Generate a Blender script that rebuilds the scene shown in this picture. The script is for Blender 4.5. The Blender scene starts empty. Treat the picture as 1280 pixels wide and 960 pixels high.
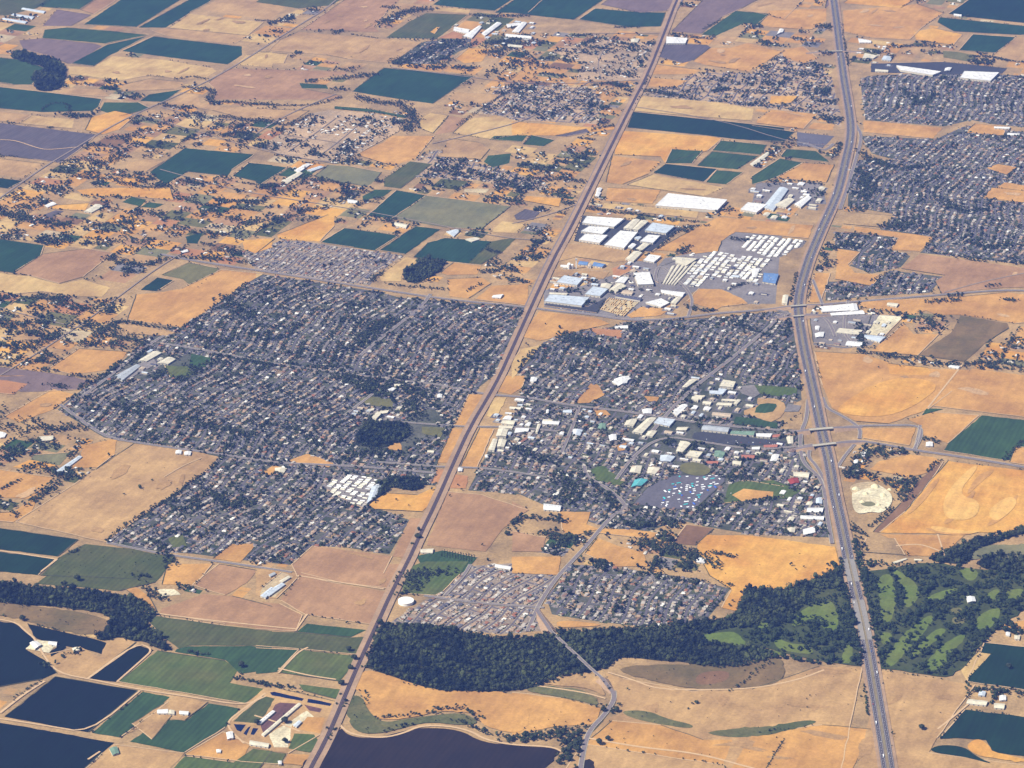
import bpy, math, random
import numpy as np
from mathutils import Vector

# ------------------------------------------------------------ camera, sky, sun, exposure
scene = bpy.context.scene
COL = scene.collection
F_PX, W_PX, H_PX = 3700.0, 1280.0, 960.0
DEP = math.atan(1560.0 / F_PX)              # how far the camera looks below the horizon
ALT = 4320.0                                # flying height in metres
CAM = (0.0, -ALT / math.tan(DEP), ALT)

cd = bpy.data.cameras.new('camera')
cam = bpy.data.objects.new('camera', cd)
COL.objects.link(cam)
cam.location = CAM
cam.rotation_euler = (math.pi / 2 - DEP, 0, 0)
cd.sensor_width = 36.0
cd.lens = 36.0 * F_PX / W_PX
cd.clip_start = 1.0
cd.clip_end = 150000.0
scene.camera = cam

SUN_TO = Vector((-0.93, -0.36, 0)).normalized()
SUN_EL = math.radians(47)
world = bpy.data.worlds.new('World')
scene.world = world
world.use_nodes = True
wn = world.node_tree
bg = wn.nodes['Background']
sky = wn.nodes.new('ShaderNodeTexSky')
sky.sky_type = 'NISHITA'
sky.sun_disc = False
sky.sun_elevation = SUN_EL
sky.sun_rotation = math.atan2(SUN_TO.x, SUN_TO.y)
sky.altitude = 50
wn.links.new(sky.outputs['Color'], bg.inputs['Color'])
bg.inputs['Strength'].default_value = 0.05

sl = bpy.data.lights.new('sun', 'SUN')
sl.energy = 5.0
sl.angle = math.radians(0.5)
sl.color = (1.0, 0.95, 0.84)
sun = bpy.data.objects.new('sun', sl)
COL.objects.link(sun)
sd = Vector((SUN_TO.x * math.cos(SUN_EL), SUN_TO.y * math.cos(SUN_EL), math.sin(SUN_EL)))
sun.rotation_euler = sd.to_track_quat('Z', 'Y').to_euler()
sun.location = (0, 0, 3000)

scene.view_settings.view_transform = 'Standard'
scene.view_settings.look = 'None'
scene.view_settings.exposure = 0.72
scene.view_settings.gamma = 1.0
scene.view_settings.use_curve_mapping = False
scene.cycles.max_bounces = 3
scene.cycles.diffuse_bounces = 1
scene.cycles.glossy_bounces = 1
scene.cycles.volume_bounces = 0
scene.cycles.use_denoising = True
HAZE_DENSITY = 1.9e-5
HAZE_COLOR = (0.19, 0.34, 1.0)

# ------------------------------------------------------------ surveying helpers
REG = {'W': (0, 0, 1.0),
       'Z1': (700, 240, .125), 'Z2': (660, 290, .125), 'Z3': (820, 270, .15625), 'Z4': (560, 470, .125),
       'Z5': (850, 460, .125), 'Z6': (280, 860, .125), 'Z7': (1000, 340, .125), 'Z8': (1040, 660, .1875),
       'Z9': (0, 760, .125), 'ZA': (480, 0, .171875), 'ZB': (1050, 60, .1797), 'ZC': (440, 480, .125),
       'ZD': (0, 660, .171875), 'ZE': (0, 130, .171875), 'ZF': (0, 330, .171875), 'ZG': (780, 560, .125)}
for ci, cx in zip('ABCD', (0, 320, 640, 940)):
    for ri, ry in zip('0123', (0, 235, 470, 705)):
        REG[ci + ri] = (cx, ry, .265625)
SD, CD = math.sin(DEP), math.cos(DEP)

def ground(px, py, z=0.0):
    """the point of the ground (or of a plane at height z) seen at a place of the map survey"""
    u = (px - 640.0) / F_PX
    v = -(py - 480.0) / F_PX
    dx, dy, dz = u, v * SD + CD, v * CD - SD
    t = (z - ALT) / dz
    return CAM[0] + dx * t, CAM[1] + dy * t

def to_px(x, y, z=0.0):
    rx, ry, rz = x - CAM[0], y - CAM[1], z - CAM[2]
    d = ry * CD - rz * SD
    return 640.0 + F_PX * rx / d, 480.0 - F_PX * (ry * SD + rz * CD) / d

def pts(reg, s):
    ox, oy, k = REG[reg]
    return [(ox + float(a) * k, oy + float(b) * k) for a, b in (q.split(',') for q in s.split())]

def wpts(reg, s, z=0.0):
    return [ground(x, y, z) for x, y in pts(reg, s)]

def smooth_loop(P, n=2):
    P = np.array(P, float)
    for _ in range(n):
        Q = np.roll(P, -1, 0)
        P = np.stack([0.75 * P + 0.25 * Q, 0.25 * P + 0.75 * Q], 1).reshape(-1, 2)
    return [tuple(p) for p in P]

def smooth_line(P, n=2):
    P = np.array(P, float)
    for _ in range(n):
        a, b = P[:-1], P[1:]
        M = np.stack([0.75 * a + 0.25 * b, 0.25 * a + 0.75 * b], 1).reshape(-1, 2)
        P = np.vstack([P[:1], M[1:-1], P[-1:]]) if len(P) > 2 else P
    return [tuple(p) for p in P]

rng = np.random.default_rng(7)
NS = np.array([math.sin(math.radians(21.0)), math.cos(math.radians(21.0))])    # the survey grid's north
EW = np.array([NS[1], -NS[0]])

def in_poly(X, Y, P):
    P = np.asarray(P, float)
    ins = np.zeros(np.shape(X), bool)
    x1, y1 = P[:, 0], P[:, 1]
    x2, y2 = np.roll(x1, -1), np.roll(y1, -1)
    for a, b, c, d in zip(x1, y1, x2, y2):
        if b == d:
            continue
        cnd = ((b > Y) != (d > Y)) & (X < (c - a) * (Y - b) / (d - b) + a)
        ins ^= cnd
    return ins

# occupancy raster of the whole place, 5 m cells
GX0, GY0, CELL = -3400.0, -3200.0, 5.0
GW, GH = 1400, 1900
free = np.ones((GH, GW), bool)          # nothing claims this cell yet
notree = np.zeros((GH, GW), bool)
zmap = np.zeros((GH, GW), np.float32)    # top of the ground cover in each cell

def cells(x, y):
    i = np.clip(((np.asarray(x) - GX0) / CELL).astype(int), 0, GW - 1)
    j = np.clip(((np.asarray(y) - GY0) / CELL).astype(int), 0, GH - 1)
    return j, i

def claim_poly(P, layer=free, val=False):
    P = np.asarray(P)
    i0, i1 = int((P[:, 0].min() - GX0) / CELL), int((P[:, 0].max() - GX0) / CELL) + 1
    j0, j1 = int((P[:, 1].min() - GY0) / CELL), int((P[:, 1].max() - GY0) / CELL) + 1
    i0, i1, j0, j1 = max(i0, 0), min(i1, GW), max(j0, 0), min(j1, GH)
    if i1 <= i0 or j1 <= j0:
        return
    X, Y = np.meshgrid(GX0 + (np.arange(i0, i1) + .5) * CELL, GY0 + (np.arange(j0, j1) + .5) * CELL)
    m = in_poly(X, Y, P)
    layer[j0:j1, i0:i1][m] = val

def claim_line(P, width, layer=free, val=False):
    for a, b in zip(P[:-1], P[1:]):
        a, b = np.array(a), np.array(b)
        L = np.linalg.norm(b - a)
        if L < 1e-6:
            continue
        n = np.array([-(b - a)[1], (b - a)[0]]) / L * width / 2
        claim_poly([a + n, b + n, b - n, a - n], layer, val)

# ------------------------------------------------------------ materials
def lin(c):
    return tuple(((v / 255.0) / 12.92 if v / 255.0 <= 0.04045 else ((v / 255.0 + 0.055) / 1.055) ** 2.4) for v in c)

MATS = {}
def base_mat(name, rough=0.9):
    m = bpy.data.materials.new(name)
    m.use_nodes = True
    nt = m.node_tree
    b = nt.nodes['Principled BSDF']
    b.inputs['Roughness'].default_value = rough
    b.inputs['Specular IOR Level'].default_value = 0.15
    return m, nt, b

def noise(nt, vec, scale, detail=4, rough=0.6):
    n = nt.nodes.new('ShaderNodeTexNoise')
    n.inputs['Scale'].default_value = scale
    n.inputs['Detail'].default_value = detail
    n.inputs['Roughness'].default_value = rough
    nt.links.new(vec, n.inputs['Vector'])
    return n

def soil_mat(key, rgb, second=None, amt=0.5, rows=0.0, rough=0.95, fine=0.25):
    """ground cover: broad mottling, drifting streaks along the rows and fine grain, all in world metres"""
    if key in MATS:
        return MATS[key]
    m, nt, b = base_mat(key, rough)
    geo = nt.nodes.new('ShaderNodeNewGeometry')
    rot = nt.nodes.new('ShaderNodeVectorRotate')
    rot.rotation_type = 'Z_AXIS'
    rot.inputs['Angle'].default_value = math.radians(21)
    nt.links.new(geo.outputs['Position'], rot.inputs['Vector'])
    st = nt.nodes.new('ShaderNodeVectorMath'); st.operation = 'MULTIPLY'
    st.inputs[1].default_value = (1.0, 0.16, 1.0)
    nt.links.new(rot.outputs['Vector'], st.inputs[0])
    n1 = noise(nt, geo.outputs['Position'], 1 / 210.0, 5, 0.62)
    n2 = noise(nt, st.outputs['Vector'], 1 / 26.0, 3, 0.6)
    n3 = noise(nt, geo.outputs['Position'], 1 / 9.0, 3, 0.7)
    c1 = lin(rgb)
    c2 = lin(second) if second else tuple(v * 0.72 for v in c1)
    mix = nt.nodes.new('ShaderNodeMix'); mix.data_type = 'RGBA'
    mix.inputs['A'].default_value = (*c1, 1); mix.inputs['B'].default_value = (*c2, 1)
    r1 = nt.nodes.new('ShaderNodeMapRange')
    r1.inputs['From Min'].default_value = 0.38; r1.inputs['From Max'].default_value = 0.66
    r1.inputs['To Max'].default_value = amt
    nt.links.new(n1.outputs['Fac'], r1.inputs['Value'])
    nt.links.new(r1.outputs['Result'], mix.inputs['Factor'])
    # rows + grain change value only
    a = nt.nodes.new('ShaderNodeMapRange')
    a.inputs['From Min'].default_value = 0.3; a.inputs['From Max'].default_value = 0.7
    a.inputs['To Min'].default_value = 1 - 0.10 - rows; a.inputs['To Max'].default_value = 1 + 0.06 + rows * 0.6
    nt.links.new(n2.outputs['Fac'], a.inputs['Value'])
    c = nt.nodes.new('ShaderNodeMapRange')
    c.inputs['From Min'].default_value = 0.3; c.inputs['From Max'].default_value = 0.7
    c.inputs['To Min'].default_value = 1 - fine; c.inputs['To Max'].default_value = 1 + fine * 0.8
    nt.links.new(n3.outputs['Fac'], c.inputs['Value'])
    mu = nt.nodes.new('ShaderNodeMath'); mu.operation = 'MULTIPLY'
    nt.links.new(a.outputs['Result'], mu.inputs[0]); nt.links.new(c.outputs['Result'], mu.inputs[1])
    # worn and weedy patches a field's width across, and drill rows or wheel tracks
    n4 = noise(nt, geo.outputs['Position'], 1 / 58.0, 6, 0.72)
    w4 = nt.nodes.new('ShaderNodeMapRange')
    w4.inputs['From Min'].default_value = 0.34; w4.inputs['From Max'].default_value = 0.66
    w4.inputs['To Min'].default_value = 1 - .16 * amt; w4.inputs['To Max'].default_value = 1 + .10 * amt
    nt.links.new(n4.outputs['Fac'], w4.inputs['Value'])
    mu2 = nt.nodes.new('ShaderNodeMath'); mu2.operation = 'MULTIPLY'
    nt.links.new(mu.outputs['Value'], mu2.inputs[0]); nt.links.new(w4.outputs['Result'], mu2.inputs[1])
    mu = mu2
    if rows >= .10:
        wv = nt.nodes.new('ShaderNodeTexWave')
        wv.wave_type = 'BANDS'; wv.bands_direction = 'X'
        wv.inputs['Scale'].default_value = .314 / 17.0
        wv.inputs['Distortion'].default_value = .8
        wv.inputs['Detail'].default_value = 2
        nt.links.new(rot.outputs['Vector'], wv.inputs['Vector'])
        w5 = nt.nodes.new('ShaderNodeMapRange')
        w5.inputs['To Min'].default_value = 1 - rows * .9; w5.inputs['To Max'].default_value = 1 + rows * .5
        nt.links.new(wv.outputs['Fac'], w5.inputs['Value'])
        mu3 = nt.nodes.new('ShaderNodeMath'); mu3.operation = 'MULTIPLY'
        nt.links.new(mu.outputs['Value'], mu3.inputs[0]); nt.links.new(w5.outputs['Result'], mu3.inputs[1])
        mu = mu3
    vm = nt.nodes.new('ShaderNodeVectorMath'); vm.operation = 'SCALE'
    nt.links.new(mix.outputs['Result'], vm.inputs[0]); nt.links.new(mu.outputs['Value'], vm.inputs['Scale'])
    nt.links.new(vm.outputs['Vector'], b.inputs['Base Color'])
    MATS[key] = m
    return m

def plain_mat(key, rgb, rough=0.7, var=0.12, scale=1 / 6.0, metallic=0.0, is_lin=False):
    if key in MATS:
        return MATS[key]
    m, nt, b = base_mat(key, rough)
    geo = nt.nodes.new('ShaderNodeNewGeometry')
    n = noise(nt, geo.outputs['Position'], scale, 3, 0.6)
    r = nt.nodes.new('ShaderNodeMapRange')
    r.inputs['From Min'].default_value = 0.3; r.inputs['From Max'].default_value = 0.7
    r.inputs['To Min'].default_value = 1 - var; r.inputs['To Max'].default_value = 1 + var * 0.5
    nt.links.new(n.outputs['Fac'], r.inputs['Value'])
    vm = nt.nodes.new('ShaderNodeVectorMath'); vm.operation = 'SCALE'
    vm.inputs[0].default_value = rgb if is_lin else lin(rgb)
    nt.links.new(r.outputs['Result'], vm.inputs['Scale'])
    nt.links.new(vm.outputs['Vector'], b.inputs['Base Color'])
    b.inputs['Metallic'].default_value = metallic
    MATS[key] = m
    return m

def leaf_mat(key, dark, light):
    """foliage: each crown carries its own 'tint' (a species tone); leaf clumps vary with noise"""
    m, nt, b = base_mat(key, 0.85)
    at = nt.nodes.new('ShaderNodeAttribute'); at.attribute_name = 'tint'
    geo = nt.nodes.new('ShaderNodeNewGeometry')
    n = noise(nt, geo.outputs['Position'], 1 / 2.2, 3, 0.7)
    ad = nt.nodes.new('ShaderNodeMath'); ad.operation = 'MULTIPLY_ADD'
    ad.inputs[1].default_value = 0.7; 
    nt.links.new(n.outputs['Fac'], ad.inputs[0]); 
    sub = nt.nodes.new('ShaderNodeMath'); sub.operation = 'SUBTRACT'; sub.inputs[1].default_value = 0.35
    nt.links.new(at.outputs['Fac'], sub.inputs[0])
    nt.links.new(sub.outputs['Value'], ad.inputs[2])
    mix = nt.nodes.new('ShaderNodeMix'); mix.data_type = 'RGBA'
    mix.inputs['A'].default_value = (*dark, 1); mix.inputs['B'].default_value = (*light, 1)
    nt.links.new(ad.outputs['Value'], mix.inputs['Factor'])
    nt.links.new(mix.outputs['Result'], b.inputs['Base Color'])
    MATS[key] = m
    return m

G = {  # ground covers: colour, second tone, mottling, row streaks, fine grain
 'tan': ((184, 148, 96), (146, 114, 76), .8, .045, .16),
 'pink': ((168, 130, 90), (138, 104, 72), .8, .045, .12),
 'orange': ((196, 148, 80), (158, 114, 64), .8, .045, .14),
 'gold': ((208, 158, 74), (184, 128, 58), .9, .045, .14),
 'straw': ((200, 168, 106), (162, 128, 82), .8, .045, .14),
 'pale':   ((198, 180, 138), (168, 142, 108), .9, .05, .3),
 'scrub':  ((186, 156, 118), (150, 130, 104), 1.0, .03, .35),
 'white':  ((222, 212, 176), (184, 168, 134), .9, .05, .35),
 'rust': ((176, 126, 80), (152, 104, 66), .7, .04, .12),
 'brown': ((130, 98, 66), (110, 82, 58), .7, .06, .16),
 'mauve':  ((122, 102, 94), (104, 88, 84), .7, .06, .12),
 'slate': ((96, 86, 86), (84, 80, 82), .7, .10, .10),
 'green': ((56, 80, 42), (46, 68, 38), .8, .14, .10),
 'teal': ((38, 68, 44), (30, 56, 38), .8, .12, .08),
 'deep': ((26, 52, 34), (20, 42, 30), .8, .12, .06),
 'navy': ((10, 25, 22), (8, 20, 19), .8, .16, .05),
 'maroon': ((44, 34, 26), (32, 26, 22), .7, .16, .08),
 'lawn': ((78, 94, 42), (94, 96, 50), .9, .12, .14),
 'olive': ((112, 106, 62), (92, 92, 54), .9, .045, .14),
 'sage': ((124, 118, 80), (104, 104, 74), .9, .045, .12),
 'moss': ((74, 82, 42), (90, 88, 50), .9, .12, .16),
 'fairway': ((92, 108, 44), (104, 110, 50), .9, .05, .16),
 'worn': ((172, 136, 88), (150, 118, 78), 1.0, .03, .2),
 'bleach': ((196, 160, 112), (178, 142, 98), 1.0, .03, .2),
 'rough':  ((58, 68, 36), (76, 80, 46), 1.0, .03, .25),
 'ripe': ((214, 170, 92), (204, 154, 80), .8, .045, .14),
 'slough': ((78, 84, 46), (116, 108, 66), 1.0, .04, .25),
 'floor':  ((40, 46, 28), (58, 56, 36), .8, .0, .3),
 'town': ((98, 96, 84), (56, 64, 46), 1.0, .0, .4),
 'newtown': ((150, 134, 116), (128, 114, 96), .9, .0, .3),
 'dry': ((176, 144, 96), (138, 114, 80), 1.0, .02, .25),
 'lot':    ((100, 96, 100), (86, 84, 90), .6, .0, .16),
 'blacktop': ((68, 68, 70), (58, 58, 60), .6, .0, .14),
 'graylot': ((134, 126, 120), (112, 106, 102), .9, .0, .25),
 'yardgreen': ((66, 76, 44), (84, 86, 54), .9, .0, .3),
 'yardtan': ((160, 132, 98), (128, 108, 84), .9, .0, .3),
 'yardgray': ((140, 132, 124), (118, 110, 106), .9, .0, .3),
 'pen':    ((104, 74, 68), (84, 62, 60), .8, .1, .2),
 'water':  ((12, 24, 56), (12, 24, 56), .1, .0, .0),
 'khaki':  ((126, 102, 66), (98, 86, 54), 1.0, .04, .16),
}
def gm(k):
    c, s, a, r, f = G[k]
    return soil_mat('ground_' + k, c, s, a, r, 0.25 if k == 'water' else 0.95, f)

# ------------------------------------------------------------ object helpers
def prop(o, label=None, cat=None, group=None, kind=None):
    if label: o['label'] = label
    if cat: o['category'] = cat
    if group: o['group'] = group
    if kind: o['kind'] = kind
    return o

def link(name, me, parent=None, loc=None):
    o = bpy.data.objects.new(name, me)
    COL.objects.link(o)
    if parent is not None:
        o.parent = parent
    if loc is not None:
        o.location = loc
    return o

def mesh_np(name, V, T, mats, mi=None, tint=None, smooth=False):
    """triangle mesh straight from arrays"""
    me = bpy.data.meshes.new(name)
    V = np.ascontiguousarray(V, np.float32); T = np.ascontiguousarray(T, np.int32)
    me.vertices.add(len(V)); me.vertices.foreach_set('co', V.ravel())
    me.loops.add(T.size); me.loops.foreach_set('vertex_index', T.ravel())
    me.polygons.add(len(T))
    me.polygons.foreach_set('loop_start', np.arange(0, T.size, 3, dtype=np.int32))
    if mi is not None:
        me.polygons.foreach_set('material_index', np.ascontiguousarray(mi, np.int32))
    for m in mats:
        me.materials.append(m)
    if tint is not None:
        a = me.attributes.new('tint', 'FLOAT', 'POINT')
        a.data.foreach_set('value', np.ascontiguousarray(tint, np.float32))
    me.update(calc_edges=True)
    if smooth:
        me.polygons.foreach_set('use_smooth', np.ones(len(T), bool))
    return me

def mesh_py(name, V, Fc, mats, mi=None):
    me = bpy.data.meshes.new(name)
    me.from_pydata([tuple(v) for v in V], [], [tuple(f) for f in Fc])
    for m in mats:
        me.materials.append(m)
    if mi is not None:
        me.polygons.foreach_set('material_index', list(mi))
    me.update()
    return me

def rough(P, amp, step=22.0, seed=0, closed=True):
    """an outline as it is on the ground: walked in short steps, wandering a little"""
    r = np.random.default_rng(seed + int(abs(P[0][0]) * 7))
    out = []
    n = len(P)
    for i in range(n if closed else n - 1):
        p, q = np.array(P[i], float), np.array(P[(i + 1) % n], float)
        L = np.linalg.norm(q - p)
        k = max(1, min(60, int(L / step)))
        nn = np.array([-(q - p)[1], (q - p)[0]]) / max(L, 1e-6)
        for j in range(k):
            out.append(tuple(p + (q - p) * j / k + nn * (r.normal(0, amp) if j else 0)))
    if not closed: out.append(tuple(P[-1]))
    return out

def area2(P):
    P = np.asarray(P); x, y = P[:, 0], P[:, 1]
    return 0.5 * float(np.sum(x * np.roll(y, -1) - np.roll(x, -1) * y))

_layer = [0]
def patch(name, P, mat, z=None, claim=True):
    """a flat sheet of ground cover; each new one lies a little above the one before"""
    _layer[0] += 1
    if z is None:
        z = 0.10 + 0.006 * _layer[0]
    if area2(P) < 0:
        P = P[::-1]
    me = mesh_py(name, [(x, y, z) for x, y in P], [list(range(len(P)))], [mat])
    o = link(name, me)
    prop(o, kind='structure')
    if claim:
        claim_poly(P)
    if abs(P[0][0]) < 60000:
        claim_poly(P, zmap, z)
    return o

def strip_geo(P, width, z):
    P = np.asarray(P, float)
    d = np.gradient(P, axis=0)
    d /= np.maximum(np.linalg.norm(d, axis=1), 1e-9)[:, None]
    n = np.stack([-d[:, 1], d[:, 0]], 1) * (width / 2 if np.isscalar(width) else np.asarray(width)[:, None] / 2)
    L, R = P + n, P - n
    V = []
    for a, b in zip(L, R):
        V += [(a[0], a[1], z), (b[0], b[1], z)]
    Fc = [(2 * i + 1, 2 * i + 3, 2 * i + 2, 2 * i) for i in range(len(P) - 1)]
    return V, Fc

def strips(name, runs, mat, z, claim=6.0, kind='structure'):
    """several ribbons of one road system as one sheet: runs = [(points, width)]"""
    V, Fc = [], []
    for k, (P, w) in enumerate(runs):
        v, f = strip_geo(P, w, z + 0.004 * (k % 7))
        o = len(V); V += v; Fc += [tuple(i + o for i in q) for q in f]
        if claim is not None:
            claim_line(P, w + claim)
    me = mesh_py(name, V, Fc, [mat])
    ob = link(name, me)
    if kind: prop(ob, kind=kind)
    return ob

def offset_line(P, d):
    P = np.asarray(P, float)
    t = np.gradient(P, axis=0); t /= np.linalg.norm(t, axis=1)[:, None]
    return P + np.stack([-t[:, 1], t[:, 0]], 1) * d
# ------------------------------------------------------------ the ground sheet, then fields
R_ = 70000.0
patch('ground', [(-R_, -R_ * 0.5), (R_, -R_ * 0.5), (R_, R_), (-R_, R_)], gm('dry'), z=0.0, claim=False)

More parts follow.
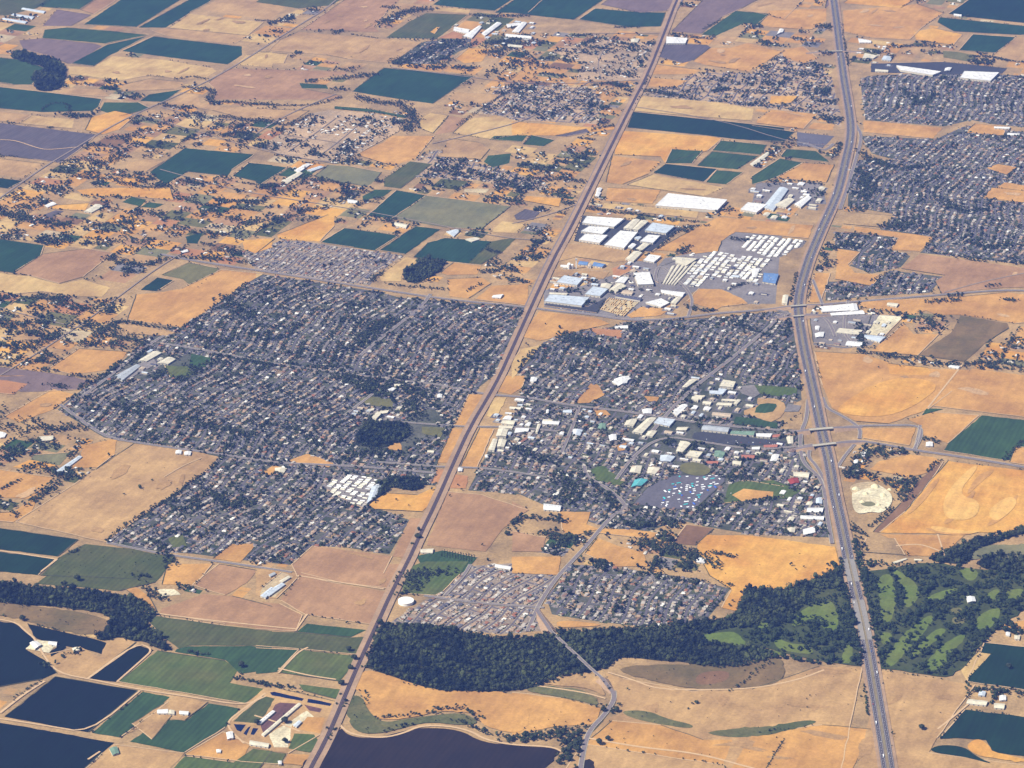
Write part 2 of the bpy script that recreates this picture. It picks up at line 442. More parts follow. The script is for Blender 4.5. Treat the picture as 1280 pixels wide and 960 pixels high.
FIELDS = '''
A0 moss 0,0 250,0 170,40 20,75 0,78
A0 green 270,38 170,30 250,0 445,0 370,45
A0 mauve 270,45 430,70 335,122 200,122
A0 pink 378,47 450,0 565,0 440,68
A0 teal 572,0 868,0 640,128 392,116
A0 teal 878,5 985,0 982,12 892,60 780,130 652,130
A0 tan 950,45 1010,0 1280,0 1280,95
A0 straw 892,64 1240,105 1170,165 795,130
A0 tan 715,145 780,132 1170,168 1100,208 780,168
A0 green 210,140 310,130 560,150 700,165 500,205 200,178
A0 mauve 90,190 200,180 450,207 480,217 350,298 320,300 240,265 110,235
A0 teal 505,210 700,168 560,240 520,258 440,312 335,300
A0 teal 722,172 1138,220 1138,260 1070,303 780,268 575,240
A0 straw 530,264 780,282 1000,320 1020,335 960,370 830,370 700,355 560,380 330,350 320,312 440,316
A0 green 0,287 100,282 220,325 150,398 60,398 0,388
A0 teal 0,422 150,427 480,467 465,500 435,522 200,528 0,528
A0 tan 285,415 470,420 520,455 280,442
A0 tan 575,400 700,372 858,385 868,400 820,420 572,432
A0 teal 700,445 850,422 770,480 660,475
A0 green 490,482 650,482 708,510 560,548 470,520
A0 tan 0,532 150,542 90,582 0,580
A0 straw 150,542 350,562 340,605 92,580
A0 gold 430,552 540,522 640,542 560,610 480,633 400,612
A0 slate 0,587 458,634 380,700 285,768 160,750 0,738
A0 tan 0,757 210,772 110,838 0,830
A0 deep 0,842 112,852 40,888 0,880
A0 teal 872,697 1198,727 1090,800 1070,828 885,808 780,868 705,810
A0 teal 1172,767 1280,777 1280,832 1225,858 1095,828
A0 straw 1110,305 1160,260 1280,242 1280,318
A0 pink 1115,322 1280,332 1280,468 1000,468 1020,430 980,390 1060,330
A0 tan 880,442 935,442 940,482 1000,500 1280,510 1280,552 1150,560 1000,520 900,500 790,490
A0 tan 600,765 690,750 770,760 690,808 590,800
B0 moss 0,0 400,0 355,25 200,40 0,10
B0 pink 410,0 600,0 620,50 560,130 580,150 480,150 300,140 212,140 345,50
B0 tan 200,150 450,172 700,192 780,200 640,298 430,278 330,258 60,238 110,190
B0 straw 0,242 150,256 130,298 0,298
B0 pink 0,322 180,332 420,337 430,350 300,368 200,390 220,418 400,452 380,470 190,468 0,468
B0 green 205,392 330,400 340,418 215,415
B0 teal 602,320 1028,360 960,400 832,488 700,470 570,450 452,430 505,390
B0 tan 0,512 250,522 180,568 0,548
B0 green 370,500 520,512 720,546 700,556 560,530 370,513
B0 scrub 350,516 560,536 690,560 670,620 560,680 400,768 130,738 20,690 180,590 260,532
B0 straw 772,560 820,532 905,546 832,628 760,600
B0 pink 910,546 1000,560 930,618 842,634
B0 tan 932,432 1150,446 1120,480 1040,490 905,470
B0 orange 640,640 840,640 750,748 640,780 500,738 485,720 600,670
B0 tan 900,652 1050,672 1100,702 1060,750 850,738 895,690
B0 straw 1000,560 1130,542 1280,582 1280,628 1100,656 925,628
B0 green 1120,640 1280,636 1250,668 1095,658
B0 green 1092,732 1200,722 1190,768 1110,788 1072,760
B0 sage 340,777 430,782 590,812 560,850 520,878 400,858 275,830
B0 moss 725,760 828,772 680,888 602,878 602,842
B0 teal 0,767 150,790 22,868 0,860
B0 teal 842,0 1212,0 1120,52 1010,42 835,22
B0 straw 835,28 1010,48 1000,64 842,50
B0 teal 1220,0 1280,0 1280,60 1125,60
B0 moss 800,62 1000,70 920,130 850,183 612,178 720,102
B0 gold 820,150 850,128 865,128 840,160
B0 gold 1000,227 1108,232 1060,290 980,298 942,275
B0 rust 855,180 930,147 970,162 970,183
C0 teal 0,0 420,0 290,93 160,80 0,60
C0 mauve 432,0 742,0 728,52 600,60 420,22
C0 teal 392,40 600,58 722,60 698,124 540,128 312,93
C0 mauve 805,0 1220,0 1080,40 990,80 890,158 752,148
C0 green 1052,52 1212,66 1160,108 1090,110 960,168 892,163
C0 tan 1222,0 1280,0 1280,92 1200,72 1085,46
C0 slate 722,202 918,212 940,226 860,280 800,298 692,270
C0 orange 932,226 1020,226 1110,202 1280,242 1200,290 1110,338 920,308 852,288
C0 orange 662,302 888,330 850,350 642,350
C0 orange 652,366 828,380 780,410 642,408
C0 straw 600,452 980,482 1138,512 1128,570 562,523
C0 deep 572,527 1100,582 1280,602 1280,673 1040,653 920,638 542,600
C0 gold 500,615 930,642 988,652 920,710 720,768 700,738 482,728
C0 green 752,702 898,712 848,768 722,768
C0 green 982,662 1198,682 1168,730 942,710
C0 green 942,714 1158,736 1060,798 872,780
C0 deep 722,772 968,796 902,858 664,815
C0 green 962,802 1088,812 1010,868 912,858
C0 orange 472,732 700,762 640,820 520,868 442,858
C0 straw 662,822 900,866 1000,882 900,925 542,870
C0 scrub 400,182 680,202 600,380 300,380 330,300 180,240
C0 gold 0,572 400,602 498,592 490,608 400,618 200,638 0,636
C0 slate 202,640 350,607 368,622 260,643
C0 green 92,637 198,660 150,688 52,680
D0 mauve 80,0 345,0 345,40 100,0
D0 orange 80,50 350,40 350,100 280,140 100,130 40,118
D0 green 0,57 83,66 38,110 0,118
D0 orange 430,50 780,20 900,62 800,130 740,188 560,178 432,150
D0 gold 420,0 778,0 700,38 432,14
D0 deep 1010,0 1280,0 1280,100 1000,78 925,65
D0 teal 882,82 1280,112 1268,165 950,148 872,105
D0 gold 762,150 850,132 990,162 948,213 772,188
D0 teal 1040,162 1238,176 1150,250 972,238
D0 tan 1250,172 1280,167 1280,318 1130,262
D0 orange 0,215 140,242 0,328
D0 orange 140,235 240,220 310,275 240,300 150,270
D0 orange 525,567 898,602 850,653 525,623
D0 orange 1050,582 1200,597 1180,640 1000,625
D0 blacktop 560,300 900,292 1200,322 1178,347 900,350 560,340
D0 gold 90,452 218,452 180,488 80,488
D0 orange 30,562 90,517 308,537 240,608 20,580
D0 orange 290,577 388,587 378,615 262,605
D0 deep 0,592 198,622 150,668 0,662
D0 lot 212,622 388,642 330,698 212,688
D0 green 162,702 300,712 368,765 132,738
D0 green 0,830 130,747 238,767 110,838 0,870
D0 orange 240,768 388,777 350,860 112,838
D0 orange 1102,792 1160,772 1248,787 1200,823
D0 orange 1090,930 1190,857 1280,890 1280,950
D0 olive 900,240 970,245 1060,262 1020,290 900,270
A1 teal 0,242 208,272 190,320 60,400 0,395
A1 pink 60,405 200,312 400,287 530,307 390,420 280,450 130,410
A1 straw 0,402 60,410 130,414 280,453 390,432 520,470 480,513 330,508 200,488 60,500 0,470
A1 olive 762,410 890,352 1033,380 920,478 860,430
A1 deep 662,480 740,422 818,436 740,486
A1 orange 750,492 850,476 1042,386 1238,405 1160,450 1000,560 850,658 600,620 640,502
A1 tan 540,642 640,642 828,680 780,698 600,690
A1 orange 370,757 600,772 580,800 500,858 340,878 232,850
A1 mauve 30,847 240,872 350,890 418,910 368,950 210,958 100,960 0,870
A1 rust 0,907 130,922 60,973 0,983
A1 green 575,67 620,42 688,56 660,88
A1 green 662,90 700,67 770,77 730,95
A1 teal 872,230 950,212 930,263 880,260
A1 gold 252,82 420,72 400,108 222,98
A1 gold 362,10 470,0 800,0 818,58 600,40 400,38
A1 slate 200,130 260,105 300,110 240,142
B1 gold 100,220 340,127 368,132 368,180 300,253 110,240
B1 gold 0,240 90,238 0,310
A1 gold 1140,245 1280,242 1280,280 1200,308 1150,288
B1 teal 415,190 670,225 562,295 460,280 302,258
B1 teal 752,180 868,196 700,313 582,295
B1 teal 890,236 1110,252 1000,355 900,345 742,327 810,258
B1 moss 1110,252 1180,240 1225,236 1160,300 1060,360 1000,355
B1 teal 660,12 800,37 640,143 524,130
B1 sage 802,37 1198,87 1060,195 900,188 645,143
B1 straw 700,325 778,342 690,400 680,440 592,440 582,410
B1 straw 0,395 40,402 0,425
B1 orange 870,400 930,352 1060,367 1040,408 900,410
B1 orange 900,430 1060,422 1108,450 1000,520 912,510
B1 orange 1110,460 1280,452 1280,555 1032,525
B1 straw 1110,200 1160,157 1268,170 1230,213 1112,208
B1 green 600,40 640,10 560,8 500,40 500,60
B1 pale 980,5 1100,5 1080,25 980,20
A2 orange 20,192 250,62 350,87 250,158 90,218
A2 tan 450,442 632,318 900,352 1038,382 1000,430 640,680 500,783 74,688 380,492
A2 sage 162,372 330,362 280,420 120,415
A2 gold 60,430 140,395 270,422 160,440
A2 orange 392,330 550,292 540,370 460,430 312,438 380,372
A2 orange 0,440 250,480 160,580 0,600
A2 orange 0,702 60,642 180,562 150,640 60,690
A2 deep 0,717 368,772 270,850 0,824
A2 deep 0,836 263,862 180,938 0,938
A2 moss 400,792 620,815 828,857 790,900 730,958 190,940 280,855
A2 lawn 790,762 860,752 880,800 812,808
A2 orange 1002,860 1090,792 1208,792 1130,878
A2 orange 20,458 60,435 20,470
A2 gold 60,0 120,0 0,60 0,40
A3 moss 240,42 300,0 760,0 788,20 730,88 560,128 172,93
A3 navy 0,272 80,282 163,357 120,402 208,452 268,512 198,543 0,690
A3 straw 150,272 330,290 520,297 442,349 200,299
A3 navy 130,284 440,353 500,372 490,430 400,402 272,382 172,352
A3 white 165,357 270,370 230,420 120,400
A3 tan 200,432 380,392 470,440 502,372 580,347 640,370 412,538 270,518
A3 navy 417,541 640,383 723,406 550,557
A3 navy 22,720 260,532 648,598 415,793
A3 lawn 557,556 740,410 1060,457 1118,500 1080,560 1245,590 1150,658
A3 green 672,603 798,627 740,690 570,818 432,795
A3 tan 792,652 830,622 978,652 870,738 750,722 565,818
A3 green 982,657 1128,682 1060,770 870,888 612,838 760,732 872,740
A3 navy 0,737 538,842 480,890 382,960 0,960
A3 tan 532,852 868,892 810,960 395,960 482,892
A3 orange 882,890 1050,792 1178,852 1130,930 872,900
A3 lawn 872,906 1100,936 1190,872 1280,882 1280,960 822,960
A3 moss 1092,740 1230,628 1280,632 1280,700 1210,753
A3 pink 762,210 960,142 1090,152 1280,202 1280,308 1060,283 752,235
A3 pink 905,100 1030,2 1208,32 1160,90 1060,148
A3 orange 790,0 1000,0 920,98 762,98
A3 orange 590,120 640,110 700,150 740,230 690,200
A3 moss 692,266 740,246 1060,292 1280,317 1280,385 890,385 842,400 762,340
A3 green 832,402 890,388 1280,388 1280,498 1130,518 1060,453 822,414
A3 white 740,120 820,120 850,145 760,155
B3 moss 0,317 180,322 450,347 540,342 480,428 205,402 0,386
B3 green 0,397 200,406 102,508 0,518
B3 lawn 207,406 478,435 440,500 390,553 112,513
B3 green 240,282 518,312 450,343 192,320
B3 lawn 202,567 400,592 380,638 222,598
B3 pink 200,2 715,2 622,118 390,88 212,43
B3 pink 212,58 400,98 618,132 560,288 232,240 112,170
B3 tan 0,20 180,40 200,60 95,165 0,150
B3 pale 30,110 120,40 175,60 90,158 20,145
B3 pink 0,182 110,188 218,242 188,318 0,308
B2 pink 168,890 270,800 640,850 600,930 590,960 200,960
B2 pink 722,670 785,672 700,860 642,850
B2 orange 1002,87 1083,90 1010,238 932,233
B2 orange 922,247 1000,252 930,410 852,408
B2 straw 1112,102 1180,102 1130,200 1085,190
B2 orange 1052,247 1118,252 1040,430 962,428
B2 orange 1152,0 1270,0 1250,58 1200,88 1125,72
B2 rust 852,440 898,442 860,500 822,508
B2 rust 922,462 998,472 988,530 902,528
B2 gold 532,610 600,552 760,562 848,522 830,600 780,640 562,628
B2 graylot 300,520 450,460 590,490 500,622 370,560
B2 pink 902,547 1060,560 1278,632 1160,720 1080,828 802,798
B2 olive 482,110 530,97 658,112 640,150 532,138
B2 orange 152,400 240,367 368,412 340,433 180,410
B2 orange 22,460 80,422 150,440 62,468
B2 orange 610,345 670,305 690,355
B2 olive 780,240 890,245 870,290 780,270
B2 green 752,850 880,822 1040,855 985,918 940,938 900,880 780,890
C1 orange 130,580 390,612 460,640 400,655 260,690 130,720 40,700
C1 rust 360,660 520,670 515,705 400,690
C1 orange 540,600 610,560 745,572 700,600 560,612
C1 straw 432,72 880,112 868,143 422,96
C1 orange 450,0 700,10 660,75 440,62
C1 orange 975,137 1280,167 1280,218 1052,207 985,250 970,298 860,310 845,300 672,295 860,192
C1 tan 262,262 560,290 540,345 470,350 300,325 210,350
C1 tan 200,385 460,395 430,430 340,410 200,420
C1 rust 470,380 560,345 600,370 480,430
C1 blacktop 330,130 530,150 800,190 660,300 560,290 290,250
C1 graylot 560,345 680,350 690,450 570,380
C1 graylot 820,325 880,335 700,450 700,370
C1 orange 822,535 880,475 985,478 1080,520 1110,545 985,560 960,575
C1 straw 40,760 140,740 0,900 0,820
C1 slate 10,130 60,100 130,115 100,150 20,150
C1 gold 50,60 70,38 230,50 220,90
C1 blacktop 180,525 360,560 440,520 400,590 150,555
D1 orange 1092,45 1130,0 1280,0 1280,70
D1 orange 0,152 288,177 265,238 0,214
D1 dry 430,112 668,132 620,188 430,170
D1 orange 482,182 858,232 790,300 652,290 688,236 482,206
D1 pink 790,312 1280,377 1280,420 1180,470 890,498 862,440 908,412 702,380
D1 orange 402,287 508,302 452,360 482,400 608,412 560,463 392,430
D1 orange 292,402 368,402 322,538 267,538
D1 orange 522,532 830,522 1000,512 1200,492 1280,500 1280,560 1240,638 980,598 870,598 820,578 750,598 502,560
D1 white 600,600 712,606 622,700 540,690 520,720 570,640
D1 khaki 980,602 1200,637 1208,660 1100,730 1000,818 782,788 940,678
D1 orange 622,720 712,640 760,688 870,690 928,640 778,790 560,770
D1 graylot 270,600 390,590 560,600 520,720 440,750 290,730
W orange 1018,440 1080,443 1130,460 1212,463 1190,489 1160,512 1110,530 1070,527 1040,510 1028,482
W gold 1110,455 1160,460 1165,470 1112,468
W orange 1215,461 1280,469 1280,520 1167,508
D2 green 820,155 900,157 800,185
D2 orange 860,172 1068,187 920,318 880,300 802,278 785,230 732,205
D2 green 1082,187 1280,202 1280,320 1190,398 902,353 922,320
D2 orange 512,247 770,247 740,328 522,293
D2 orange 1240,335 1280,315 1280,423 1212,408
D2 orange 600,402 740,372 850,382 890,402 820,458 740,478 640,458 552,440
D2 gold 922,402 1280,442 1280,688 1100,738 850,743 602,738 720,642 850,482
D2 brown 862,432 900,405 850,480 720,640 600,738 570,735 700,600 800,482
D2 orange 602,747 1000,752 950,798 850,848 732,848 680,780
D2 dry 512,830 540,762 670,765 720,845
W gold 872,669 940,670 1044,684 1051,712 1020,725 960,745 920,764 902,760 914,738 887,720 871,690
C2 brown 752,790 820,702 950,720 862,798
C2 orange 300,130 370,37 402,42 438,90 362,128
C2 orange 622,96 692,100 680,122 640,120
C2 orange 385,165 440,160 465,185 400,190
C2 orange 430,722 560,722 700,742 650,768 402,740
C2 orange 342,838 402,762 500,802 618,832 640,898 482,898
C2 orange 222,640 370,642 350,700 410,722 300,750 240,738
C2 pink 0,592 80,632 0,678
C2 pink 0,732 160,762 140,828 0,828
C2 orange 0,852 228,852 220,938 0,930
C2 orange 490,330 540,315 530,350 500,355
C2 lawn 1022,512 1090,492 1280,522 1280,570 1000,600 1012,540
D2 lawn 0,502 100,492 228,540 180,578 0,588
C2 orange 1035,562 1090,532 1230,547 1228,568 1080,590
C2 lawn 370,442 430,422 530,500 500,518 392,490
C2 lot 762,470 1003,467 1000,500 860,628 692,625 572,600 640,522
Z5 tan 780,302 960,312 1040,352 1060,420 1000,500 900,548 800,510 640,470 640,430 760,390
Z5 green 760,400 800,365 880,355 960,362 970,385 930,440 850,455 745,450
Z5 green 562,490 780,512 1000,560 960,608 522,560
Z5 lawn 742,172 1170,202 1168,260 1000,288 800,260
Z5 graylot 560,190 740,172 800,262 740,300 620,260
Z5 graylot 1080,360 1210,380 1180,440 1040,440
Z5 dry 1000,602 1220,450 1230,615 1000,618
Z5 blacktop 140,652 230,640 470,672 1060,742 1000,778 300,768 120,700
C3 orange 0,607 230,632 420,680 400,738 370,758 200,768 0,808
C3 tan 440,512 520,542 850,602 1280,562 1280,960 335,960 350,820 430,740 520,700 485,640
C3 orange 470,740 700,760 900,830 1280,830 1280,960 1000,950 340,850
D3 tan 0,592 320,482 518,490 600,960 0,960
D3 orange 0,800 330,760 560,780 600,960 0,960
D3 tan 600,502 920,550 1048,572 870,820 830,890 1280,950 1280,960 672,960
D3 deep 1092,372 1280,382 1280,598 1012,555
D3 straw 1062,417 1123,426 1010,548 982,500
D3 deep 1002,687 1280,717 1280,903 1130,888 1100,830 960,820 882,824
D3 orange 1172,282 1280,172 1280,298 1200,300
Z6 tan 40,340 400,10 520,0 1110,140 1060,290 960,470 640,660 280,600 30,470
Z6 moss 92,340 390,82 510,112 440,220 340,358
Z6 water 460,50 500,42 800,112 780,135 480,80
Z6 water 840,112 870,117 1080,162 1060,185 832,150
Z6 pen 512,172 560,150 738,162 400,468 362,370 480,235
Z6 pen 802,172 980,212 960,250 852,230
Z6 water 97,366 220,372 170,443 130,428
Z6 water 240,400 270,385 225,480 195,460
Z6 water 290,405 345,410 300,475 265,470
Z6 white 450,470 830,232 900,292 680,380 640,598 500,598
Z6 orange 832,292 1010,302 960,460 760,420
Z6 lawn 702,460 900,470 980,600 850,648 642,610
Z6 lawn 292,612 620,662 560,768 160,740
Z6 orange 640,662 860,672 790,780 590,760
Z9 navy 500,440 640,350 660,400 510,490
A1 graylot 565,868 640,835 720,800 740,830 680,860 600,905
A1 lawn 775,838 888,842 905,880 800,893
A1 green 900,782 1000,800 960,850 890,835
B3 lawn 690,60 740,10 800,-10 1000,-10 960,50 880,130 850,150 690,140
W tan 165,905 205,880 215,895 190,925
'''
_fname = {'water': 'pond', 'blacktop': 'parking_lot', 'lot': 'parking_lot', 'graylot': 'paved_yard', 'lawn': 'lawn_ground'}

ORG = '''
A3 khaki 0,192 280,212 440,242 538,280 442,348 200,298 140,270 0,240
D2 sage 1092,792 1280,752 1280,838 1092,858 1030,870 1040,832
C2 olive 782,420 860,402 950,440 900,478 800,460
C3 orange 222,262 460,290 300,300 202,300
C3 tan 102,558 300,512 370,512 460,640 360,582 112,570
C3 slough 42,600 120,572 350,592 430,678 290,638
C3 khaki 470,492 700,472 900,482 1230,442 1280,452 1280,558 1100,598 850,593 600,540
C3 brown 872,512 1030,502 1012,558 860,578
C3 slough 512,692 640,692 730,732 858,760 840,780 650,750 540,720
C3 slough 912,790 1280,757 1280,798 1080,823 940,808
D3 slough 0,790 240,735 330,745 150,790 0,815
D3 deep 822,885 880,852 1000,862 1060,912 1150,950 1000,910
D3 gold 1000,860 1060,820 1110,850 1140,900 1280,915 1280,935 1130,915 1060,905
B3 orange 500,500 585,512 720,560 860,602 1280,602 1280,812 1070,772 1040,702 860,692 760,722 580,742 520,682 500,612 450,580
B3 slough 430,622 500,622 530,702 600,752 700,732 860,712 980,702 1060,752 960,762 800,742 600,800 480,800 430,740
B3 maroon 390,757 430,812 560,827 680,792 780,772 960,782 1060,842 1250,862 1330,866 1420,870 1440,884 1375,960 240,960
C3 maroon 330,900 420,955 420,990 290,990
'''
def extend(P):
    """fields cut by the edge of the survey sheet run on along the field grid"""
    out = []
    for x, y in P:
        dx = dy = 0.0
        if x <= 1.0: dx, dy = -90, -13
        elif x >= 1279.0: dx, dy = 90, 12
        if y <= 1.0: dx, dy = dx + 75, dy - 50
        elif y >= 959.0: dx, dy = dx - 60, dy + 60
        out.append((x + dx, y + dy))
    return out

FEDGE = []
for ln in FIELDS.strip().splitlines():
    reg, key, s = ln.split(' ', 2)
    P = [ground(x, y) for x, y in extend(pts(reg, s))]
    FEDGE.append(P)
    P = rough(P, 1.3)
    patch(_fname.get(key, 'field'), P, gm(key), claim=key != 'scrub')
nb = 0
for ln in FIELDS.strip().splitlines():
    reg, key, s = ln.split(' ', 2)
    if key not in ('tan', 'orange', 'straw', 'pink', 'brown'): continue
    P = np.array(wpts(reg, s)); A = abs(area2(P)); lo, hi = P.min(0), P.max(0)
    for _ in range(min(7, int(A / 26000))):
        c0 = rng.uniform(lo, hi); rx, ry = rng.uniform(16, 85), rng.uniform(7, 26)
        th = rng.choice([0, math.pi / 2]) - math.radians(21) + rng.normal(0, .25)
        L = []
        for q in np.linspace(0, 2 * math.pi, 12, endpoint=False):
            f = rng.uniform(.55, 1.25); x_, y_ = rx * math.cos(q) * f, ry * math.sin(q) * f
            L.append((c0[0] + x_ * math.cos(th) - y_ * math.sin(th), c0[1] + x_ * math.sin(th) + y_ * math.cos(th)))
        L_ = np.array(L)
        if in_poly(L_[:, 0], L_[:, 1], P).all() and nb < 190:
            patch('worn_ground', smooth_loop(L, 2), gm('worn' if key in ('straw', 'gold', 'tan') or rng.random() < .5 else 'bleach'), claim=False); nb += 1
for ln in ORG.strip().splitlines() + ['']:
    if not ln: break
    reg, key, s = ln.split(' ', 2)
    P = [ground(x, y) for x, y in smooth_loop(extend(pts(reg, s)), 2)]
    P = rough(P, 3.0, 14)
    patch('field', P, gm(key))

for s, key in (('470,530 520,510 580,505 640,540 662,570 655,610 610,650 560,640 500,655 470,620', 'white'), ('455,515 560,495 600,520 520,535 470,560', 'pale'), ('500,600 560,590 590,610 540,620', 'sage')):
    patch('quarry_ground', [ground(x, y) for x, y in smooth_loop(pts('D2', s), 2)], gm(key))
for s in ('720,650 800,560 870,480 885,490 820,580 745,655', '900,690 940,660 1000,590 1040,540 1055,548 1010,620 950,680 910,705', '1060,470 1130,440 1140,452 1080,500 1020,560 1010,550',
          '1100,700 1180,640 1240,560 1255,566 1200,660 1120,712', '820,715 900,735 1000,745 1060,730 1065,738 1000,752 890,748 815,725'):
    patch('field', [ground(x, y) for x, y in smooth_loop(pts('D2', s), 2)], gm('orange'), claim=False)
# golf course ground
golf = smooth_loop(pts('W', '930,765 1000,735 1052,712 1062,690 1078,715 1110,712 1160,702 1210,712 1310,716 1310,745 1250,782 1228,805 1192,848 1150,843 1095,835 1060,832 1000,822 940,806 900,800 870,792'), 1)
patch('golf_rough', rough([ground(*p) for p in golf], 3), gm('rough'))
FAIR = '''
Z8 300,330 400,300 430,450 400,640 330,660 320,500
Z8 400,270 480,310 560,370 590,450 520,540 470,520 500,430 420,330
Z8 620,470 740,420 860,400 740,480 640,500
Z8 960,590 1120,520 1120,600 1050,680 960,690
Z8 1030,440 1120,400 1110,480 1040,480
Z8 340,900 460,720 640,580 690,600 600,720 480,840 400,940
Z8 600,950 700,800 880,700 900,720 780,870 700,960
Z8 500,880 600,760 700,670 780,680 660,780 560,860
Z8 1140,430 1280,400 1270,460 1160,500
Z8 820,260 980,280 960,350 900,360
Z8 320,700 400,700 400,760 330,790
Z8 60,860 120,740 140,820 120,900 70,910
C3 870,345 960,325 1060,320 1100,380 1280,420 1280,440 1150,400 960,380
D3 180,290 230,220 300,190 370,170 400,220 410,320 350,320 280,250 210,300
D3 20,300 70,240 120,240 110,280 40,310
D3 100,340 180,380 260,380 300,430 200,420 110,400
D3 420,440 450,370 475,380 470,470 430,470
'''
fairmask = np.zeros_like(free)
for ln in FAIR.strip().splitlines():
    reg, s = ln.split(' ', 1)
    claim_poly([ground(x, y) for x, y in smooth_loop(pts(reg, s), 2)], fairmask, True)
    patch('fairway', rough([ground(x, y) for x, y in smooth_loop(pts(reg, s), 2)], 2.2, 14), gm('fairway'))
for s in ('800,600 870,590 900,620 860,650 800,640', '780,545 850,530 880,560 820,580'):
    patch('green_turf', [ground(x, y) for x, y in smooth_loop(pts('Z8', s), 2)], gm('olive'))
# oat stubble bands in the golden field, track and sand arcs
for ln in ('D2 ripe 900,560 1040,420 1070,430 960,560 1080,590 1050,680 900,680',
           'D2 ripe 1100,640 1210,560 1260,600 1150,700', 'D2 ripe 830,700 1000,735 1090,730 1040,745 860,738',
           'W gold 1040,512 1110,470 1180,478 1150,505 1110,522 1060,520'):
    reg, key, s = ln.split(' ', 2)
    patch('field', [ground(x, y) for x, y in smooth_loop(pts(reg, s), 2)], gm(key), claim=False)

# ------------------------------------------------------------ residential districts (streets, yards)
DIST = {
 # name: (kind, polygon in survey px, street angle in degrees from grid north, house tones, tree density)
 'west_town': ('322,342 470,364 500,372 655,385 640,430 617,470 600,483 575,520 553,560 545,585 545,607 520,606 480,610 462,632 512,650 487,693 437,685 390,682 363,706 300,700 240,692 202,690 134,679 272,574 210,556 130,547 72,512 96,492 150,455 180,425 232,402', 0, .95),
 'north_town': ('300,316 355,300 390,303 440,310 505,320 470,340 463,357 410,350 320,337', 0, .30),
 'east_town': ('655,480 648,460 680,428 700,418 760,410 785,402 850,400 905,396 985,388 992,400 1000,470 1002,500 960,520 1004,545 1008,575 1026,600 1036,650 1038,672 940,668 880,658 850,650 800,668 745,655 700,640 650,618 585,613 598,588 612,560 640,525', 0, .85),
 'south_west_subdivision': ('488,778 512,763 548,738 580,708 640,704 668,716 700,712 682,742 668,762 680,788 625,793 565,786 497,781', 12, .10),
 'south_east_subdivision': ('683,748 700,726 716,706 765,708 815,716 860,722 913,736 895,760 882,776 850,783 790,782 740,776 690,768', -8, .33),
 'north_east_suburb': ('1075,100 1085,95 1180,90 1290,95 1290,160 1240,155 1215,150 1180,158 1082,150', 0, .5),
 'far_east_suburb': ('1076,170 1170,174 1205,158 1290,166 1290,240 1262,244 1230,212 1180,205 1120,200 1090,192', 0, .5),
 'east_suburb': ('1060,215 1075,200 1130,200 1230,212 1252,228 1228,248 1290,256 1290,332 1210,322 1150,316 1168,298 1105,287 1120,268 1060,258', 0, .8),
 'highway_suburb': ('1043,290 1123,297 1112,312 1138,320 1126,334 1090,342 1062,332 1075,316 1044,310', 0, .6),
 'corner_suburb': ('1033,352 1060,352 1088,358 1112,338 1180,346 1162,366 1090,370 1032,376', 0, .6),
 'creek_suburb': ('940,92 975,66 1020,75 1040,100 1050,140 1052,160 1020,144 940,133 900,140 860,132 800,118 850,100 870,92 905,90', 0, 1.0),
 'far_suburb': ('640,105 740,110 755,128 745,155 640,150 600,140 620,110', 0, .6),
 'school_suburb': ('530,52 590,48 585,60 555,72 545,80 495,80 505,66', 0, .8),
 'lane_suburb': ('545,186 600,205 640,215 690,232 660,240 600,226 520,222 500,212', 0, .55),
}
town_polys = {k: [ground(x, y) for x, y in smooth_loop(pts('W', v[0]), 0)] for k, v in DIST.items()}
NOT_IN_TOWN = '''
W 468,533 500,528 540,510 552,520 536,548 500,566 450,562 445,545
A1 560,860 640,790 720,765 820,800 900,780 1000,810 900,893 770,885 640,900
Z4 500,400 690,440 640,520 600,760 400,745
Z5 60,100 560,100 800,300 560,500 200,500 100,440
Z5 0,520 1000,640 1140,700 1130,790 1000,800 0,880
C2 540,200 840,200 830,420 680,400 540,320
Z3 0,300 200,290 450,290 560,130 760,140 1220,190 1200,350 960,640 640,560 200,620 0,560
B2 500,200 740,220 720,330 480,340
'''
resid_free = free.copy()
for k, P in town_polys.items():
    o = patch('neighbourhood_ground', P, gm('newtown' if k.startswith('south_west') or k == 'north_town' else 'scrub' if k in ('far_suburb', 'lane_suburb', 'creek_suburb') else 'town'), z=0.07, claim=False)

STREETS, HOUSES, YTREES, DRIVES = [], [], [], []
YARDS = {'yardgreen': [], 'yardtan': [], 'yardgray': []}

def keep_runs(P, ok):
    """split a sampled line into the stretches where ok holds"""
    out, cur = [], []
    for p, k in zip(P, ok):
        if k: cur.append(p)
        else:
            if len(cur) > 2: out.append(np.array(cur))
            cur = []
    if len(cur) > 2: out.append(np.array(cur))
    return out

mask_nt = np.zeros_like(free)
for ln in NOT_IN_TOWN.strip().splitlines():
    reg, s = ln.split(' ', 1)
    claim_poly(wpts(reg, s), mask_nt, True)

for k_, (reg, s) in enumerate((('C1', '640,420 720,330 880,300 1000,230 1050,207 1270,225 1250,420 1240,545 1110,545 1080,520 985,478 880,475 700,570 620,540'),
               ('C1', '150,480 330,460 560,380 700,400 700,570 600,620 400,600 150,560'), ('D1', '270,600 390,590 700,600 560,740 440,755 290,740'), ('D0', '20,860 330,860 350,960 0,960'))):
    patch('paved_yard', [ground(x, y) for x, y in pts(reg, s)], gm('graylot'), z=(.110, .135, .160, .185)[k_], claim=False)
# ------------------------------------------------------------ main roads and the railway
def W(s, sm=1):
    return [ground(x, y) for x, y in smooth_line(pts('W', s), sm)]

